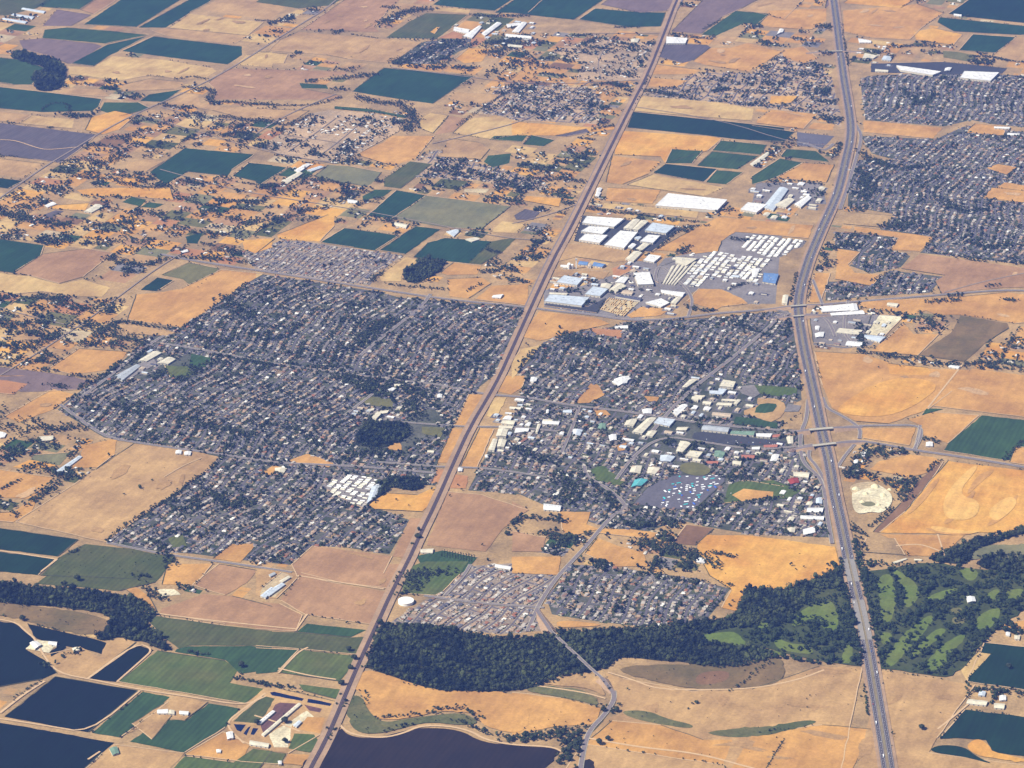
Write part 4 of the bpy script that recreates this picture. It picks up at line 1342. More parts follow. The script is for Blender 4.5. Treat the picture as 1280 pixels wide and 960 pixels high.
B = '''
Z1|270,245 640,270 540,350 225,310|white|9|long white warehouse at the northwest corner of the industrial park beside the railway
Z1|290,347 492,357 422,422 210,395|white|9|white warehouse, middle of three stacked beside the railway
Z1|250,425 475,435 395,512 190,480|white|9|white flat warehouse, nearest of three beside the railway and the bare tan lot
Z1|600,390 775,405 640,562 445,530|white|10|largest white flat-roofed warehouse in the middle of the industrial park
Z1|730,275 800,280 715,375 635,360|cream|8|narrow cream warehouse, left one of a close pair below the tree row
Z1|810,285 885,293 778,385 722,372|cream|8|narrow cream warehouse, right one of a close pair below the tree row
Z1|925,310 1145,345 1060,415 850,385|silver|9|broad pale grey warehouse at the park's east end by a dark tree strip
Z1|880,430 1000,440 930,510 800,495|white|8|small white warehouse just below the broad pale grey one
Z1|835,510 895,525 820,585 760,570|cream|7|small cream shed at the corner of the industrial park's diagonal road
Z1|720,515 762,530 722,565 680,550|white|6|tiny white shed squeezed right of the largest warehouse
Z1|765,450 815,452 785,480 740,465|silver|6|tiny silver shed between the warehouse rows
Z1|740,590 820,605 735,690 655,665|cream|8|cream warehouse at the north edge of the paved truck yard
Z1|890,625 1010,640 940,700 835,680|white|8|white warehouse right of the truck yard near the open orange field
Z1|735,810 892,800 935,920 780,925|white|12|bright white square cold store beside the curved grey road
Z1|365,0 410,5 385,45 350,35|white|6|small white farm shed beside the railway north of the straw strip
Z2|360,435 550,465 490,530 285,500|silver|9|grey-roofed warehouse standing alone on dirt beside the railway
Z2|220,625 610,655 535,735 165,690|silver|10|very long silver warehouse above the vehicle yard by the railway
Z2|220,602 400,612 385,628 215,620|cream|5|thin cream shed just behind the very long silver warehouse
Z2|650,545 800,570 720,640 570,620|silver|9|pale blue-grey warehouse between two dirt yards
Z2|735,515 840,522 810,565 725,552|cream|7|small cream workshop behind the pale blue-grey warehouse
Z2|895,510 982,540 880,600 815,572|cream|7|cream workshop beside the road to the lumber yard
Z2|930,450 1005,455 960,510 870,500|white|7|white workshop next to the square cold store
Z2|975,575 1060,600 1035,625 925,612|tan|6|low tan shed above the long blue-grey shed
Z2|910,622 1140,660 1120,685 870,642|dark|6|long narrow blue-grey shed at the top of the lumber yard
Z2|1140,400 1155,402 1150,408 1138,406|white|4|tiny white gatehouse by the cold store
C1|735,25 1012,55 965,105 675,82|white|12|huge white distribution warehouse north of the industrial park
C1|1110,68 1200,78 1150,115 1075,100|white|10|compact white warehouse on grey paving east of the huge one
C1|770,325 870,333 820,365 770,352|cream|7|cream-framed building north of the storage sheds
C1|630,538 700,520 740,540 700,560|white|7|white star-shaped workshop below the storage sheds
C1|700,478 815,492 800,512 705,492|white|6|long white shed above the white workshop
C1|770,515 800,512 770,545 745,540|cream|6|small cream shed right of the white workshop
C1|480,650 545,645 545,660 490,660|white|5|low white building at the north edge of the old town by the brown lot
C1|470,910 520,885 560,895 500,930|white|7|white hall among the old town's streets left of the diagonal road
C1|400,0 425,0 400,40 395,25|white|6|white shed on the railway's east side at the straw strip
D0|680,308 890,337 850,353 700,330|white|10|long white shopping store roof with angled end north of the far suburb
D0|1000,335 1162,341 1122,380 980,365|white|11|largest white store roof at the far suburb's northeast edge
D0|580,325 640,330 640,338 580,336|cream|6|thin cream shop by the far shopping lot
D0|910,320 940,318 930,332 905,334|white|6|small white shop between the two big store roofs
D0|530,250 590,262 570,275 520,272|cream|6|cream shop beside the far highway interchange
D0|500,180 560,190 560,200 505,200|white|6|white shop north of the far interchange
D0|620,262 660,270 650,285 610,280|silver|6|silver shed left of the far shopping lot
D0|950,64 985,68 985,76 950,72|white|6|white farm shed between two dark green fields at top right
D0|1140,595 1215,598 1210,606 1140,603|white|6|white long roof at the corner of an orange lot inside the far suburb
D0|1205,625 1260,628 1255,638 1200,634|white|6|white low roof just right of the orange lot inside the far suburb
D0|200,960 260,920 280,930 230,975|white|8|white shed left of the far highway above the orange strip
D0|100,965 170,930 200,940 160,975|cream|8|cream shed second from the highway above the orange strip
D0|50,975 130,880 170,890 100,990|silver|7|pale green-grey greenhouse roof above the orange strip
D0|130,135 150,137 145,150 118,160|white|6|white barn beside tan lots west of the far highway
C0|727,172 825,180 815,204 725,204|white|8|white barn alone beside the railway near the top
C0|1120,770 1200,715 1215,722 1140,782|cream|5|cream farm sheds between the far green fields
A0|100,42 112,36 215,52 205,62|silver|4|uppermost of three long poultry sheds at the top left corner
A0|52,70 64,63 162,78 150,90|silver|4|middle of three long poultry sheds at the top left corner
A0|8,90 20,84 130,100 118,110|silver|4|lowest of three long poultry sheds at the top left corner
ZA|510,195 620,215 610,245 505,220|white|6|white classroom block at the west edge of the far school campus
ZA|575,262 690,185 710,195 640,275|white|7|slanting white classroom wing left in the far school campus
ZA|710,240 820,160 855,170 735,260|white|7|longest slanting white wing in the middle of the far school campus
ZA|890,175 980,165 990,180 900,200|white|6|white block at the top of the far school campus
ZA|930,230 1000,160 1040,165 980,235|white|6|white wing at the east edge of the far school campus
ZA|885,245 1075,262 1070,280 885,265|white|6|long white hall along the south of the far school campus
ZA|900,320 1010,330 1000,345 900,340|cream|6|cream hall below the far school campus
D1|318,558 480,543 495,575 330,583|white|7|long white roof beside the Walnut overpass east of the highway
D1|460,546 492,544 500,575 465,578|white|9|tall white end block of the long roof east of the overpass
D1|368,588 520,575 530,592 375,600|white|6|second long white roof just below the first east of the overpass
D1|296,685 340,677 335,700 300,702|white|6|white shop by the highway below the eastern yard
D1|298,650 318,650 315,668 298,665|white|5|small white hut by the highway frontage road
D1|410,660 520,670 500,690 395,680|cream|5|long cream shed in the eastern contractor yard
D1|530,690 630,700 600,725 530,705|silver|6|silver shed at the lower end of the white gravel yard
D1|450,720 520,725 515,745 440,740|white|5|white shed at the foot of the eastern contractor yard
D1|640,540 690,545 680,560 635,552|cream|5|cream roof on the orange land east of the yard
D1|930,832 980,838 970,850 925,842|white|5|white farm roof below the olive field on the east side
D1|145,505 172,503 165,545 140,540|cream|7|cream shop between the frontage road and the highway's west side
D1|55,400 125,405 110,450 50,440|blue|7|blue-roofed motel west of the highway by the trailer park
D1|0,380 38,378 20,420 0,420|white|6|white shop left of the blue-roofed motel
A1|540,885 640,830 660,838 575,905|grey|7|grey-roofed school wing at the west edge of the main town
A1|650,812 720,768 760,775 690,815|cream|6|cream school wing beside the trees at the town's northwest corner
A1|740,822 790,795 825,805 790,828|cream|6|cream school hall beside the northwest playing field
A1|395,110 450,75 485,85 430,115|cream|5|cream barn in the golden farm lots on the left
A1|210,82 245,65 265,75 225,90|white|5|white barn on an orange lot on the far left
A1|850,295 880,288 885,298 855,305|white|5|white barn above the olive park field on the left
A2|262,447 370,375 386,380 290,452|silver|5|long silver poultry shed on the left below the farm lots
A2|828,352 855,350 852,366 826,366|white|5|left of two small white sheds at the top of the big bare field
A2|868,358 900,356 895,372 868,371|white|5|right of two small white sheds at the top of the big bare field
A2|0,262 30,270 20,288 0,290|white|5|white shed at the left edge beside dark trees
A2|185,285 250,280 250,300 195,305|cream|5|cream farmhouse roof among the left-hand trees
A3|140,372 170,363 195,380 165,400|white|6|white shed on the pale farm pad at the lower left
A3|228,364 268,368 265,385 230,378|white|6|smaller white shed at the right end of the pale farm pad
A3|742,688 790,685 788,705 740,705|white|5|left white barn beside the green fields at the bottom left
A3|788,690 820,690 820,708 790,705|cream|5|middle cream barn between the two white barns at the bottom left
A3|845,692 888,695 884,710 845,706|white|5|right white barn on the mauve pen at the bottom left
A3|515,870 550,860 560,890 530,900|green|5|pale green farmhouse roof near the bottom left corner
A3|1065,795 1095,790 1098,820 1070,825|white|6|white house left of the dairy ponds near the bottom
A3|1018,875 1040,875 1038,888 1020,888|white|4|small white hut in the orange yard near the bottom
A3|340,398 370,392 380,405 350,415|cream|5|cream farmhouse behind the blue pond at lower left
A3|1225,150 1275,110 1290,118 1250,160|silver|6|silver barn at the foot of the bare pink field
B3|36,140 118,90 136,98 62,152|silver|5|long silver barn at the corner of the two pink fields
B3|110,80 150,58 162,64 124,88|cream|5|short cream barn behind the long silver barn
B3|60,52 85,40 92,48 68,60|grey|5|small grey shed above the long silver barn
B3|1128,0 1200,12 1195,26 1125,14|white|7|white school hall north of the dense southwestern subdivision
Z6|480,230 512,240 372,360 335,350|white|5|bright white narrow milking barn between the dairy pens
Z6|742,155 772,168 402,482 375,466|cream|5|longest cream-roofed freestall barn crossing the dairy yard
Z6|262,528 452,560 440,598 255,568|cream|5|cream barn along the front of the dairy yard
Z6|690,375 745,330 775,345 725,395|silver|5|silver shed beside the dark tree in the dairy yard
Z6|540,735 575,735 575,765 545,765|white|5|little white house on the green pasture at the bottom
ZC|200,330 250,275 370,262 350,290 290,300 240,350|cream|7|cream school hall below the town park's green field
ZC|165,255 225,238 215,260 170,272|cream|5|small cream shelter beside the town park's green field
ZC|420,0 515,0 490,20 430,18|cream|7|cream-roofed church among the dark trees north of the town park
ZC|350,55 395,35 440,45 395,72|white|6|white hall among dark trees beside the town park
ZC|850,105 900,100 900,135 855,135|white|6|white house by the trees west of the railway
ZC|1060,838 1105,840 1100,870 1060,870|white|5|small white depot right beside the railway
ZC|755,660 820,665 815,685 755,682|cream|5|cream roof near the townhouses west of the railway
B2|90,432 145,435 130,455 90,452|cream|6|cream church at the edge of an orange lot in the west town
B2|545,520 590,515 560,575 520,600|silver|5|silver shed beside the trailer park
B2|775,815 835,812 830,832 775,830|cream|5|cream house at the tip of the green orchard
C2|1030,550 1031,549 1032,552 1029,552|white|3|tiny white dugout by the ball field
Z4|690,220 768,230 752,250 665,240|white|6|white shop at the north end of the railway business strip
Z4|700,280 748,282 740,296 695,292|silver|5|small silver roof below the northernmost white shop
Z4|620,305 737,312 720,332 615,325|cream|6|cream-roofed shop above the downtown orange lot
Z4|578,362 640,366 635,378 572,374|white|5|thin white shop left of the downtown orange lot
Z4|575,400 640,402 625,440 545,432|white|7|bright white store at the top of the downtown block
Z4|560,440 680,446 655,485 530,470|cream|8|cream department store in the upper downtown block
Z4|515,494 652,500 640,522 508,518|cream|7|long cream store facing the A Street crossing
Z4|505,527 600,533 578,604 480,598|cream|9|largest cream downtown building beside the railway
Z4|600,560 640,562 625,588 595,585|silver|6|small silver-roofed shop attached right of the largest cream building
Z4|448,628 495,632 462,745 402,735|cream|7|left long cream building at the south end of downtown
Z4|510,628 585,640 560,708 490,705|cream|7|right long cream building at the south end of downtown
Z4|680,518 812,522 800,552 665,568|white|8|long white hall just right of the downtown block
Z4|800,463 832,468 812,500 768,492|white|6|small white church right of downtown
Z4|955,432 1050,436 1035,458 948,452|cream|6|cream low shop above a white cluster east of downtown
Z4|895,480 930,482 895,565 875,560|cream|6|narrow cream house east of the long white hall
Z4|1118,558 1160,560 1152,588 1115,585|white|6|white square office east of downtown
Z4|1258,530 1300,535 1290,590 1255,585|white|6|white office beside the southbound street east of downtown
Z4|985,338 1010,335 1005,372 980,370|white|6|white pointed-roof church north of the orange vacant lot
Z4|1155,340 1235,335 1240,368 1150,362|silver|6|silver courtyard building above the orange vacant lot
Z4|370,790 405,788 405,815 375,815|white|5|small white house at the south end of the pale lane
Z5|430,118 555,138 530,192 395,180|cream|10|large cream gymnasium of the high school
Z5|385,205 468,212 420,265 295,255 295,225 380,230|silver|7|L-shaped silver classroom building left of the high school gymnasium
Z5|150,272 250,278 235,295 190,300 180,330 115,308|cream|6|C-shaped cream school building at the campus west side
Z5|240,328 320,338 300,365 225,352|cream|6|square cream classroom block in the high school campus
Z5|425,308 560,314 555,330 415,325|cream|5|uppermost long cream classroom bar of the high school
Z5|570,315 608,320 565,365 535,355|cream|5|upright cream classroom bar at the east end of the high school
Z5|385,343 528,350 510,375 362,368|cream|6|middle long cream classroom bar of the high school
Z5|250,385 312,395 285,425 230,415|white|5|white classroom block in front of the square cream one
Z5|132,374 182,380 160,412 108,408|white|5|small white classroom block near the campus front drive
Z5|40,360 75,368 15,440 -20,430|white|5|slanting long white roof at the campus west edge
Z5|332,440 512,455 500,488 320,470|tan|6|long tan auditorium roof above the row of campus trees
Z5|95,115 172,118 60,195 20,190|cream|6|cream office block in the trees northwest of the high school
Z5|240,568 500,595 475,640 215,615|grey|8|broad grey supermarket roof at the west end of the shopping strip
Z5|520,628 750,632 735,672 505,655|green|8|pale green roof of the shopping strip's middle shops
Z5|760,652 925,655 900,690 770,682|white|7|white roof at the east end of the shopping strip
Z5|930,668 1000,660 1000,690 925,692|rust|6|rust-edged corner shop ending the strip
Z5|1062,680 1130,683 1132,755 1085,755|cream|7|cream restaurant beside the highway ramp
Z5|722,790 800,786 792,812 720,812|white|6|white restaurant across the dark parking lot
Z5|840,770 975,762 970,790 840,792|rust|5|low rust-coloured shops along the lower avenue
Z5|-20,590 90,590 60,620 -40,620|cream|6|long pale store left of the orange corner lot
Z5|0,728 112,748 25,840 -40,832|cream|8|large pale yellow flat-roofed hall west of the parking lots
Z5|100,825 228,840 180,895 55,875|cream|8|large pale grey-yellow hall just below the yellow hall
Z5|350,835 452,840 440,870 348,866|green|6|pale green roof among trees below the shopping lot
Z5|615,868 750,870 738,900 620,900|rust|6|rust-red tiled roof among dark trees
Z5|280,940 370,940 360,958 275,955|rust|5|pink-roofed hall north of the olive field
Z5|525,925 600,930 590,955 530,955|cream|5|cream house right of the pink-roofed hall
C2|540,210 592,200 570,236 528,230|cream|6|cream office west of the shopping strip
C2|480,15 552,0 540,32 500,46|white|7|white hall with peaked roof north of the old centre
C2|612,158 660,153 655,176 618,176|white|6|white bank beside the blue parking lot in the old centre
C2|635,200 680,196 612,270 565,262|cream|6|slanting cream school wing left of the silver classroom roofs
C2|690,195 768,205 740,236 668,220|silver|6|silver classroom roof in the old centre
C2|640,260 682,258 660,285 628,280|cream|5|small cream classroom roof below the slanting wing
C2|750,165 800,133 826,140 776,187|white|6|slanting white church roof in the old centre
C2|850,95 905,90 890,110 845,108|cream|5|cream house at the campus corner in the old centre
C2|520,290 575,298 570,306 518,300|white|5|thin white roof above the straw triangle in the old centre
C2|455,280 490,273 492,300 460,305|white|5|white round-ended hall in the old centre
C2|408,225 440,222 440,250 403,250|green|5|pale green square roof in the old centre
C2|288,250 332,254 320,280 283,276|silver|5|silver square roof right of the south street
C2|145,208 225,213 218,228 143,224|white|5|long white roof west of the south street
C2|955,352 1002,358 990,386 952,376|green|5|pale green bank roof beside the lower avenue
C2|563,428 612,422 602,458 553,452|cream|6|left of two cream halls above the teal pool building
C2|642,428 697,434 672,462 636,456|cream|6|right of two cream halls above the teal pool building
C2|580,485 640,488 608,515 560,522|teal|6|bright teal-roofed pool building beside the market lot
C2|150,600 232,610 225,634 148,628|white|6|white long roof at the edge of the southern orange strip
C2|700,372 768,378 745,402 695,400|silver|6|silver-grey hall left of the pale halls by the market
C2|915,400 970,400 968,412 915,412|rust|5|thin pink roof north of the park
C2|1040,400 1080,400 1075,418 1038,412|cream|5|cream house between trees near the park
C2|870,855 910,860 905,880 868,875|white|5|white farmhouse at the edge of the golden field
C2|90,5 120,8 110,30 85,25|white|5|white cottage near the top of the old town
D2|195,450 270,455 265,478 197,470|cream|7|cream restaurant with orange trim by the highway's west side
D2|168,488 215,478 222,502 180,510|red|6|bright red-roofed restaurant beside the highway
D2|240,722 292,708 297,735 242,747|white|6|white shop at the tip of the golden field by the highway
D2|230,655 340,660 335,676 228,670|white|6|long white shed west of the highway
D2|262,620 337,620 330,640 258,640|white|6|white workshop above the long white shed
D2|168,715 205,712 200,735 170,735|cream|5|cream shop left of the white shop near the highway
D2|302,575 330,572 330,600 300,600|silver|6|silver shop by the curved frontage road
D2|1230,345 1231,344 1232,346 1229,347|white|3|tiny white pump house at the right edge
D2|820,312 850,310 850,330 818,330|white|5|white farmhouse among trees by the rural road
D2|95,370 130,370 115,400 85,400|white|6|white motel block left of the red-roofed restaurant
D2|510,360 535,358 530,378 508,378|white|5|white house on the lane east of the interchange
D2|480,395 500,393 498,412 478,410|white|5|lower white house on the lane east of the interchange
Z8|895,462 950,462 958,492 905,500|white|6|white clubhouse in the middle of the golf course
Z8|400,228 490,200 500,206 415,238|cream|4|long thin pale shed at the golf course's north edge
Z8|550,205 600,208 595,216 548,212|cream|4|short pale shed at the golf course's north edge
D3|1020,635 1110,645 1100,665 1010,655|cream|5|long cream barn at the corner of the dark fields lower right
D3|1165,620 1195,618 1195,640 1165,642|white|5|white farmhouse in the second yard lower right
D3|1070,600 1100,600 1095,620 1065,618|silver|5|silver farmhouse roof in the first yard lower right
D3|1140,655 1190,658 1185,680 1140,676|cream|5|cream barn below the second yard lower right
D3|1235,335 1262,335 1258,355 1235,352|cream|5|cream farmhouse above the dark field right of the golf course
D3|1195,320 1215,322 1212,338 1195,335|white|5|white shed above the dark field right of the golf course
C0|560,185 600,182 590,200 560,200|cream|5|cream house on the pale lanes west of the railway
B0|1000,0 1001,0 1001,1 1000,1|white|3|skip
B1|895,205 935,195 960,200 930,228|silver|5|silver barn above the dark teal field
B1|985,240 1030,232 1055,240 1015,252|cream|5|cream barn yard roof above the dark teal field
B1|655,160 715,172 705,188 650,175|cream|5|cream farmhouse between the sage field and teal field
B1|430,52 480,60 475,72 432,68|white|5|white barn by the small green paddock
B1|1120,505 1165,500 1150,518 1110,515|white|5|white barn in the orange field near the railway
B0|180,800 240,768 255,774 200,812|white|5|upper long white poultry shed left of the sage field
B0|120,850 200,808 220,815 150,862|cream|5|lower long cream poultry shed left of the sage field
B0|240,800 300,780 318,786 260,806|silver|5|silver poultry shed nearest the sage field
'''
for ln in B.strip().splitlines():
    reg, s, color, h, label = ln.split('|')
    if label == 'skip': continue
    cat = 'building'
    for w_, c_ in (('warehouse', 'warehouse'), ('greenhouse', 'greenhouse'), ('farmhouse', 'farmhouse'), ('poultry shed', 'poultry shed'), ('barn', 'barn'), ('shed', 'shed'), ('church', 'church'),
                   ('classroom', 'school building'), ('school', 'school building'), ('restaurant', 'restaurant'), ('shop', 'shop'), ('store', 'store'), ('house', 'house'), ('workshop', 'workshop')):
        if w_ in label:
            cat = c_; break
    building(reg, s, color, float(h), label.replace('Walnut overpass', 'northern overpass').replace('A Street', 'level'), cat)

# ------------------------------------------------------------ water tank and feed mill
def lathe(prof, n=32, cap=True):
    V, Fc = [], []
    for r_, z in prof:
        for i in range(n):
            a = 2 * math.pi * i / n
            V.append((r_ * math.cos(a), r_ * math.sin(a), z))
    for k in range(len(prof) - 1):
        for i in range(n):
            j = (i + 1) % n
            Fc.append((k * n + i, k * n + j, (k + 1) * n + j, (k + 1) * n + i))
    if cap: Fc.append(tuple((len(prof) - 1) * n + i for i in range(n)))
    return V, Fc
m_tank = plain_mat('tank_white', (240, 238, 226), .5, .04)
x, y = wpts('Z3', '0,0')[0]
x, y = ground(507.5, 751.5, 6)
t = prop(link('water_tank', None, None, (x, y, zat(x, y))), 'large round white water tank beside the railway above the dark woods', 'water tank')
V, Fc = lathe([(25.0, 0), (25.0, 9.5)], 48, False); link('wall', mesh_py('wall', V, Fc, [m_tank]), t)
V, Fc = lathe([(25.5, 9.3), (25.5, 9.8), (16, 11.2), (5, 12.0), (.6, 12.2)], 48); link('roof', mesh_py('roof', V, Fc, [m_tank]), t)
V, Fc = lathe([(1.0, 12.0), (1.0, 13.0), (.3, 13.6)], 12); link('vent', mesh_py('vent', V, Fc, [m_vent]), t)
claim_poly([(x + 30 * math.cos(a), y + 30 * math.sin(a)) for a in np.linspace(0, 6.2, 16)])

x, y = ground(711, 336, 0)
t = prop(link('feed_mill', None, None, (x, y, zat(x, y))), 'white feed mill with round silos and a tall slim elevator tower by the railway', 'feed mill')
def box(x0, x1, y0, y1, z0, z1):
    V = [(a, b, c) for c in (z0, z1) for a, b in ((x0, y0), (x1, y0), (x1, y1), (x0, y1))]
    return V, [(0, 1, 5, 4), (1, 2, 6, 5), (2, 3, 7, 6), (3, 0, 4, 7), (4, 5, 6, 7), (3, 2, 1, 0)]
for k, (sx, sy, sr, sh) in enumerate(((0, 0, 7, 20), (14, 4, 6, 17), (2, 16, 6.5, 18))):
    V, Fc = lathe([(sr, 0), (sr, sh), (.8, sh + 3.4)], 20)
    link('silo', mesh_py('silo', [(a + sx, b + sy, c) for a, b, c in V], Fc, [m_tank]), t)
V, Fc = box(28, 33, 2, 7, 0, 39); link('elevator_tower', mesh_py('elevator_tower', V, Fc, [m_tank]), t)
V, Fc = box(26.5, 34.5, .5, 8.5, 39.02, 42.5); link('tower_head', mesh_py('tower_head', V, Fc, [m_vent]), t)
V, Fc = box(-24, -8, -6, 6, 0, 7); link('mill_shed', mesh_py('mill_shed', V, Fc, [m_wall_l]), t)
for s, c, lb in (('520,290 605,300 590,330 500,322', 'blue', 'blue-roofed mill shed right of the white elevator tower'),
                 ('665,300 780,322 740,350 645,335', 'blue', 'second blue-roofed mill shed further right of the elevator tower'),
                 ('600,312 640,318 630,350 595,345', 'tan', 'small tan shed between the two blue-roofed mill sheds'),
                 ('330,328 395,330 385,350 325,346', 'white', 'long low white shed left of the mill silos')):
    building('Z2', s, c, 7, lb, 'shed')

# ------------------------------------------------------------ self storage rows
def rows_between(reg, a0, a1, b0, b1, n, frac, h, color, label, group, cat, segs=1):
    """n long buildings between two survey edges a and b"""
    A0, A1, B0, B1 = [np.array(q) for q in (a0, a1, b0, b1)]
    for i in range(n):
        f0, f1 = (i + .5 - frac / 2) / n, (i + .5 + frac / 2) / n
        for k in range(segs):
            g0, g1 = (k + .04) / segs, (k + .96) / segs
            q = []
            for f, g in ((f0, g0), (f1, g0), (f1, g1), (f0, g1)):
                pa = A0 * (1 - f) + A1 * f; pb = B0 * (1 - f) + B1 * f
                q.append(pa * (1 - g) + pb * g)
            building(reg, ' '.join('%f,%f' % tuple(p) for p in q), color, h, label, cat, None, group, True, False)
rows_between('Z3', (45, 545), (150, 560), (120, 395), (340, 355), 5, .58, 3.6, 'cream',
             'long pale self storage row in the storage yard left of the trailer park', 'self storage rows left of the trailer park', 'storage shed')
building('Z3', '150,328 330,345 300,365 130,345', 'cream', 4, 'pale storage block closing the top of the self storage yard', 'storage shed')
# ------------------------------------------------------------ overpasses and bridges
def bridge(name, P, width, z, label, n_piers=2, deck_mat=None, thick=1.6, cat='bridge'):
    P = np.array(P, float)
    c = P.mean(0)
    t = prop(link(name, None, None, (c[0], c[1], 0)), label, cat)
    Q = P - c
    L_, R_ = offset_line(Q, width / 2), offset_line(Q, -width / 2)
    V, Fc = [], []
    for a, b in zip(L_, R_):
        V += [(*a, z), (*b, z), (*b, z - thick), (*a, z - thick)]
    for i in range(len(Q) - 1):
        o, p = 4 * i, 4 * i + 4
        for k in range(4):
            Fc.append((o + k, o + (k + 1) % 4, p + (k + 1) % 4, p + k))
    Fc += [(0, 1, 2, 3), tuple(4 * (len(Q) - 1) + k for k in (3, 2, 1, 0))]
    link('deck', mesh_py('deck', V, Fc, [deck_mat or m_conc]), t)
    for s in (-1, 1):
        E0, E1 = offset_line(Q, s * (width / 2 - .15)), offset_line(Q, s * (width / 2 - .55))
        V, Fc = [], []
        for a, b in zip(E0, E1):
            V += [(*a, z + 1.1), (*b, z + 1.1), (*b, z + .02), (*a, z + .02)]
        for i in range(len(Q) - 1):
            for k in range(4):
                Fc.append((4 * i + k, 4 * i + (k + 1) % 4, 4 * i + 4 + (k + 1) % 4, 4 * i + 4 + k))
        link('railing', mesh_py('railing', V, Fc, [m_conc]), t)
    seg = np.linalg.norm(np.diff(Q, axis=0), axis=1); s_ = np.concatenate([[0], np.cumsum(seg)])
    d = (Q[-1] - Q[0]) / np.linalg.norm(Q[-1] - Q[0]); nn = np.array([-d[1], d[0]])
    for k in range(n_piers):
        u = s_[-1] * (k + 1) / (n_piers + 1)
        p = np.array([np.interp(u, s_, Q[:, 0]), np.interp(u, s_, Q[:, 1])])
        q = [p + d * a * .7 + nn * b * width * .38 for a, b in ((-1, -1), (1, -1), (1, 1), (-1, 1))]
        V = [(*w, zz) for zz in (0, z - thick - .01) for w in q]
        link('pier', mesh_py('pier', V, [(0, 1, 5, 4), (1, 2, 6, 5), (2, 3, 7, 6), (3, 0, 4, 7)], [m_conc]), t)
    return t

def embank(P0, P1, width, z1, z0=2.6, nm='embankment'):
    """a ramped earth bank carrying a road up to a bridge end"""
    P0, P1 = np.array(P0), np.array(P1)
    V, Fc = [], []
    n = 10
    d = (P1 - P0) / np.linalg.norm(P1 - P0); nn = np.array([-d[1], d[0]])
    for i in range(n + 1):
        f = i / n; z = z0 + (z1 - z0) * (3 * f * f - 2 * f ** 3)
        p = P0 + (P1 - P0) * f
        s = width / 2; fl = s + 2 + z * 1.6
        V += [(*(p + nn * fl), 0), (*(p + nn * (s + 1.5)), z - .1), (*(p - nn * (s + 1.5)), z - .1), (*(p - nn * fl), 0)]
    for i in range(n):
        for k in range(3):
            Fc.append((4 * i + k, 4 * i + k + 1, 4 * i + k + 5, 4 * i + k + 4))
    Fc.append((4 * n, 4 * n + 1, 4 * n + 2, 4 * n + 3))
    prop(link(nm, mesh_py(nm, V, Fc, [m_verge])), kind='structure')
    V2, F2 = [], []
    for i in range(n + 1):
        f = i / n; z = z0 + (z1 - z0) * (3 * f * f - 2 * f ** 3) + .05
        p = P0 + (P1 - P0) * f
        V2 += [(*(p + nn * width / 2), z), (*(p - nn * width / 2), z)]
    for i in range(n):
        F2.append((2 * i, 2 * i + 1, 2 * i + 3, 2 * i + 2))
    prop(link('ramp_road', mesh_py('ramp_road', V2, F2, [m_asph2])), kind='structure')

ZB_ = 9.6
def over(s, width, label):
    a, b = [np.array(ground(x, y, ZB_)) for x, y in pts('W', s)]
    P = [a + (b - a) * f for f in np.linspace(0, 1, 6)]
    bridge('overpass', P, width, ZB_, label, 2, m_conc, 1.7, 'overpass')
    d = (b - a) / np.linalg.norm(b - a)
    embank(a - d * 110, a, width - 2, ZB_ - .02); embank(b + d * 110, b, width - 2, ZB_ - .02)
over('1011.5,537 1041.5,534.5', 17, 'pale concrete overpass over the highway, upper one of the close pair at the golden fields')
over('1016,557 1045,553.5', 17, 'pale concrete overpass over the highway, lower one of the close pair at the golden fields')
over('988,382.5 1008,381', 13, 'thin overpass crossing the highway beside the long white roof, upper of two')
over('991,395 1005,394', 12, 'thin overpass crossing the highway beside the long white roof, lower of two')
over('1034,64 1053,63.5', 13, 'small far overpass across the highway near the top of the view')

# highway bridges over the wooded creek: a pair of pale decks, twice
def hwy_bridge(y0, y1, off, label):
    ys = [to_px(p[0], p[1])[1] for p in FWY]
    P = [p for p, yy in zip(FWY, ys) if y0 <= yy <= y1]
    f = lambda q: np.array([np.interp(q, ys, [p[0] for p in FWY]), np.interp(q, ys, [p[1] for p in FWY])])
    P = [f(q) for q in np.linspace(y0, y1, 8)]
    bridge('highway_bridge', offset_line(np.array(P), off), 16.5, ZR + .62, label, 6, m_deck, 1.2)
hwy_bridge(751, 801, 11.5, 'pale concrete right-hand highway deck across the golf course, longer lower pair')
hwy_bridge(751, 801, -11.5, 'pale concrete left-hand highway deck across the golf course, longer lower pair')
hwy_bridge(700, 728, 11.5, 'pale concrete right-hand highway deck above the golf course, shorter upper pair')
hwy_bridge(700, 728, -11.5, 'pale concrete left-hand highway deck above the golf course, shorter upper pair')
LANE_Z = 10.5
P = [np.array(ground(x, y, LANE_Z)) for x, y in smooth_line(pts('W', '688,788 704,803 720,818 738,835 752,847'), 2)]
bridge('road_bridge', P, 10.5, LANE_Z, 'long narrow road bridge running through the dark woods', 9, m_asph2, 1.2)
LANE = P
a_, b_ = np.array(P[0]), np.array(ground(671, 762, 2.6)); embank(b_, a_, 12, LANE_Z - .02)
a_, b_ = np.array(P[-1]), np.array(ground(767, 866, 2.6)); embank(b_, a_, 12, LANE_Z - .02)
P = [np.array(ground(x, y, 2.6)) for x, y in smooth_line(pts('W', '763,860 767,866 768,876'), 2)]
strips('woods_road', [(P, 12)], m_asph2, 2.7, claim=6)

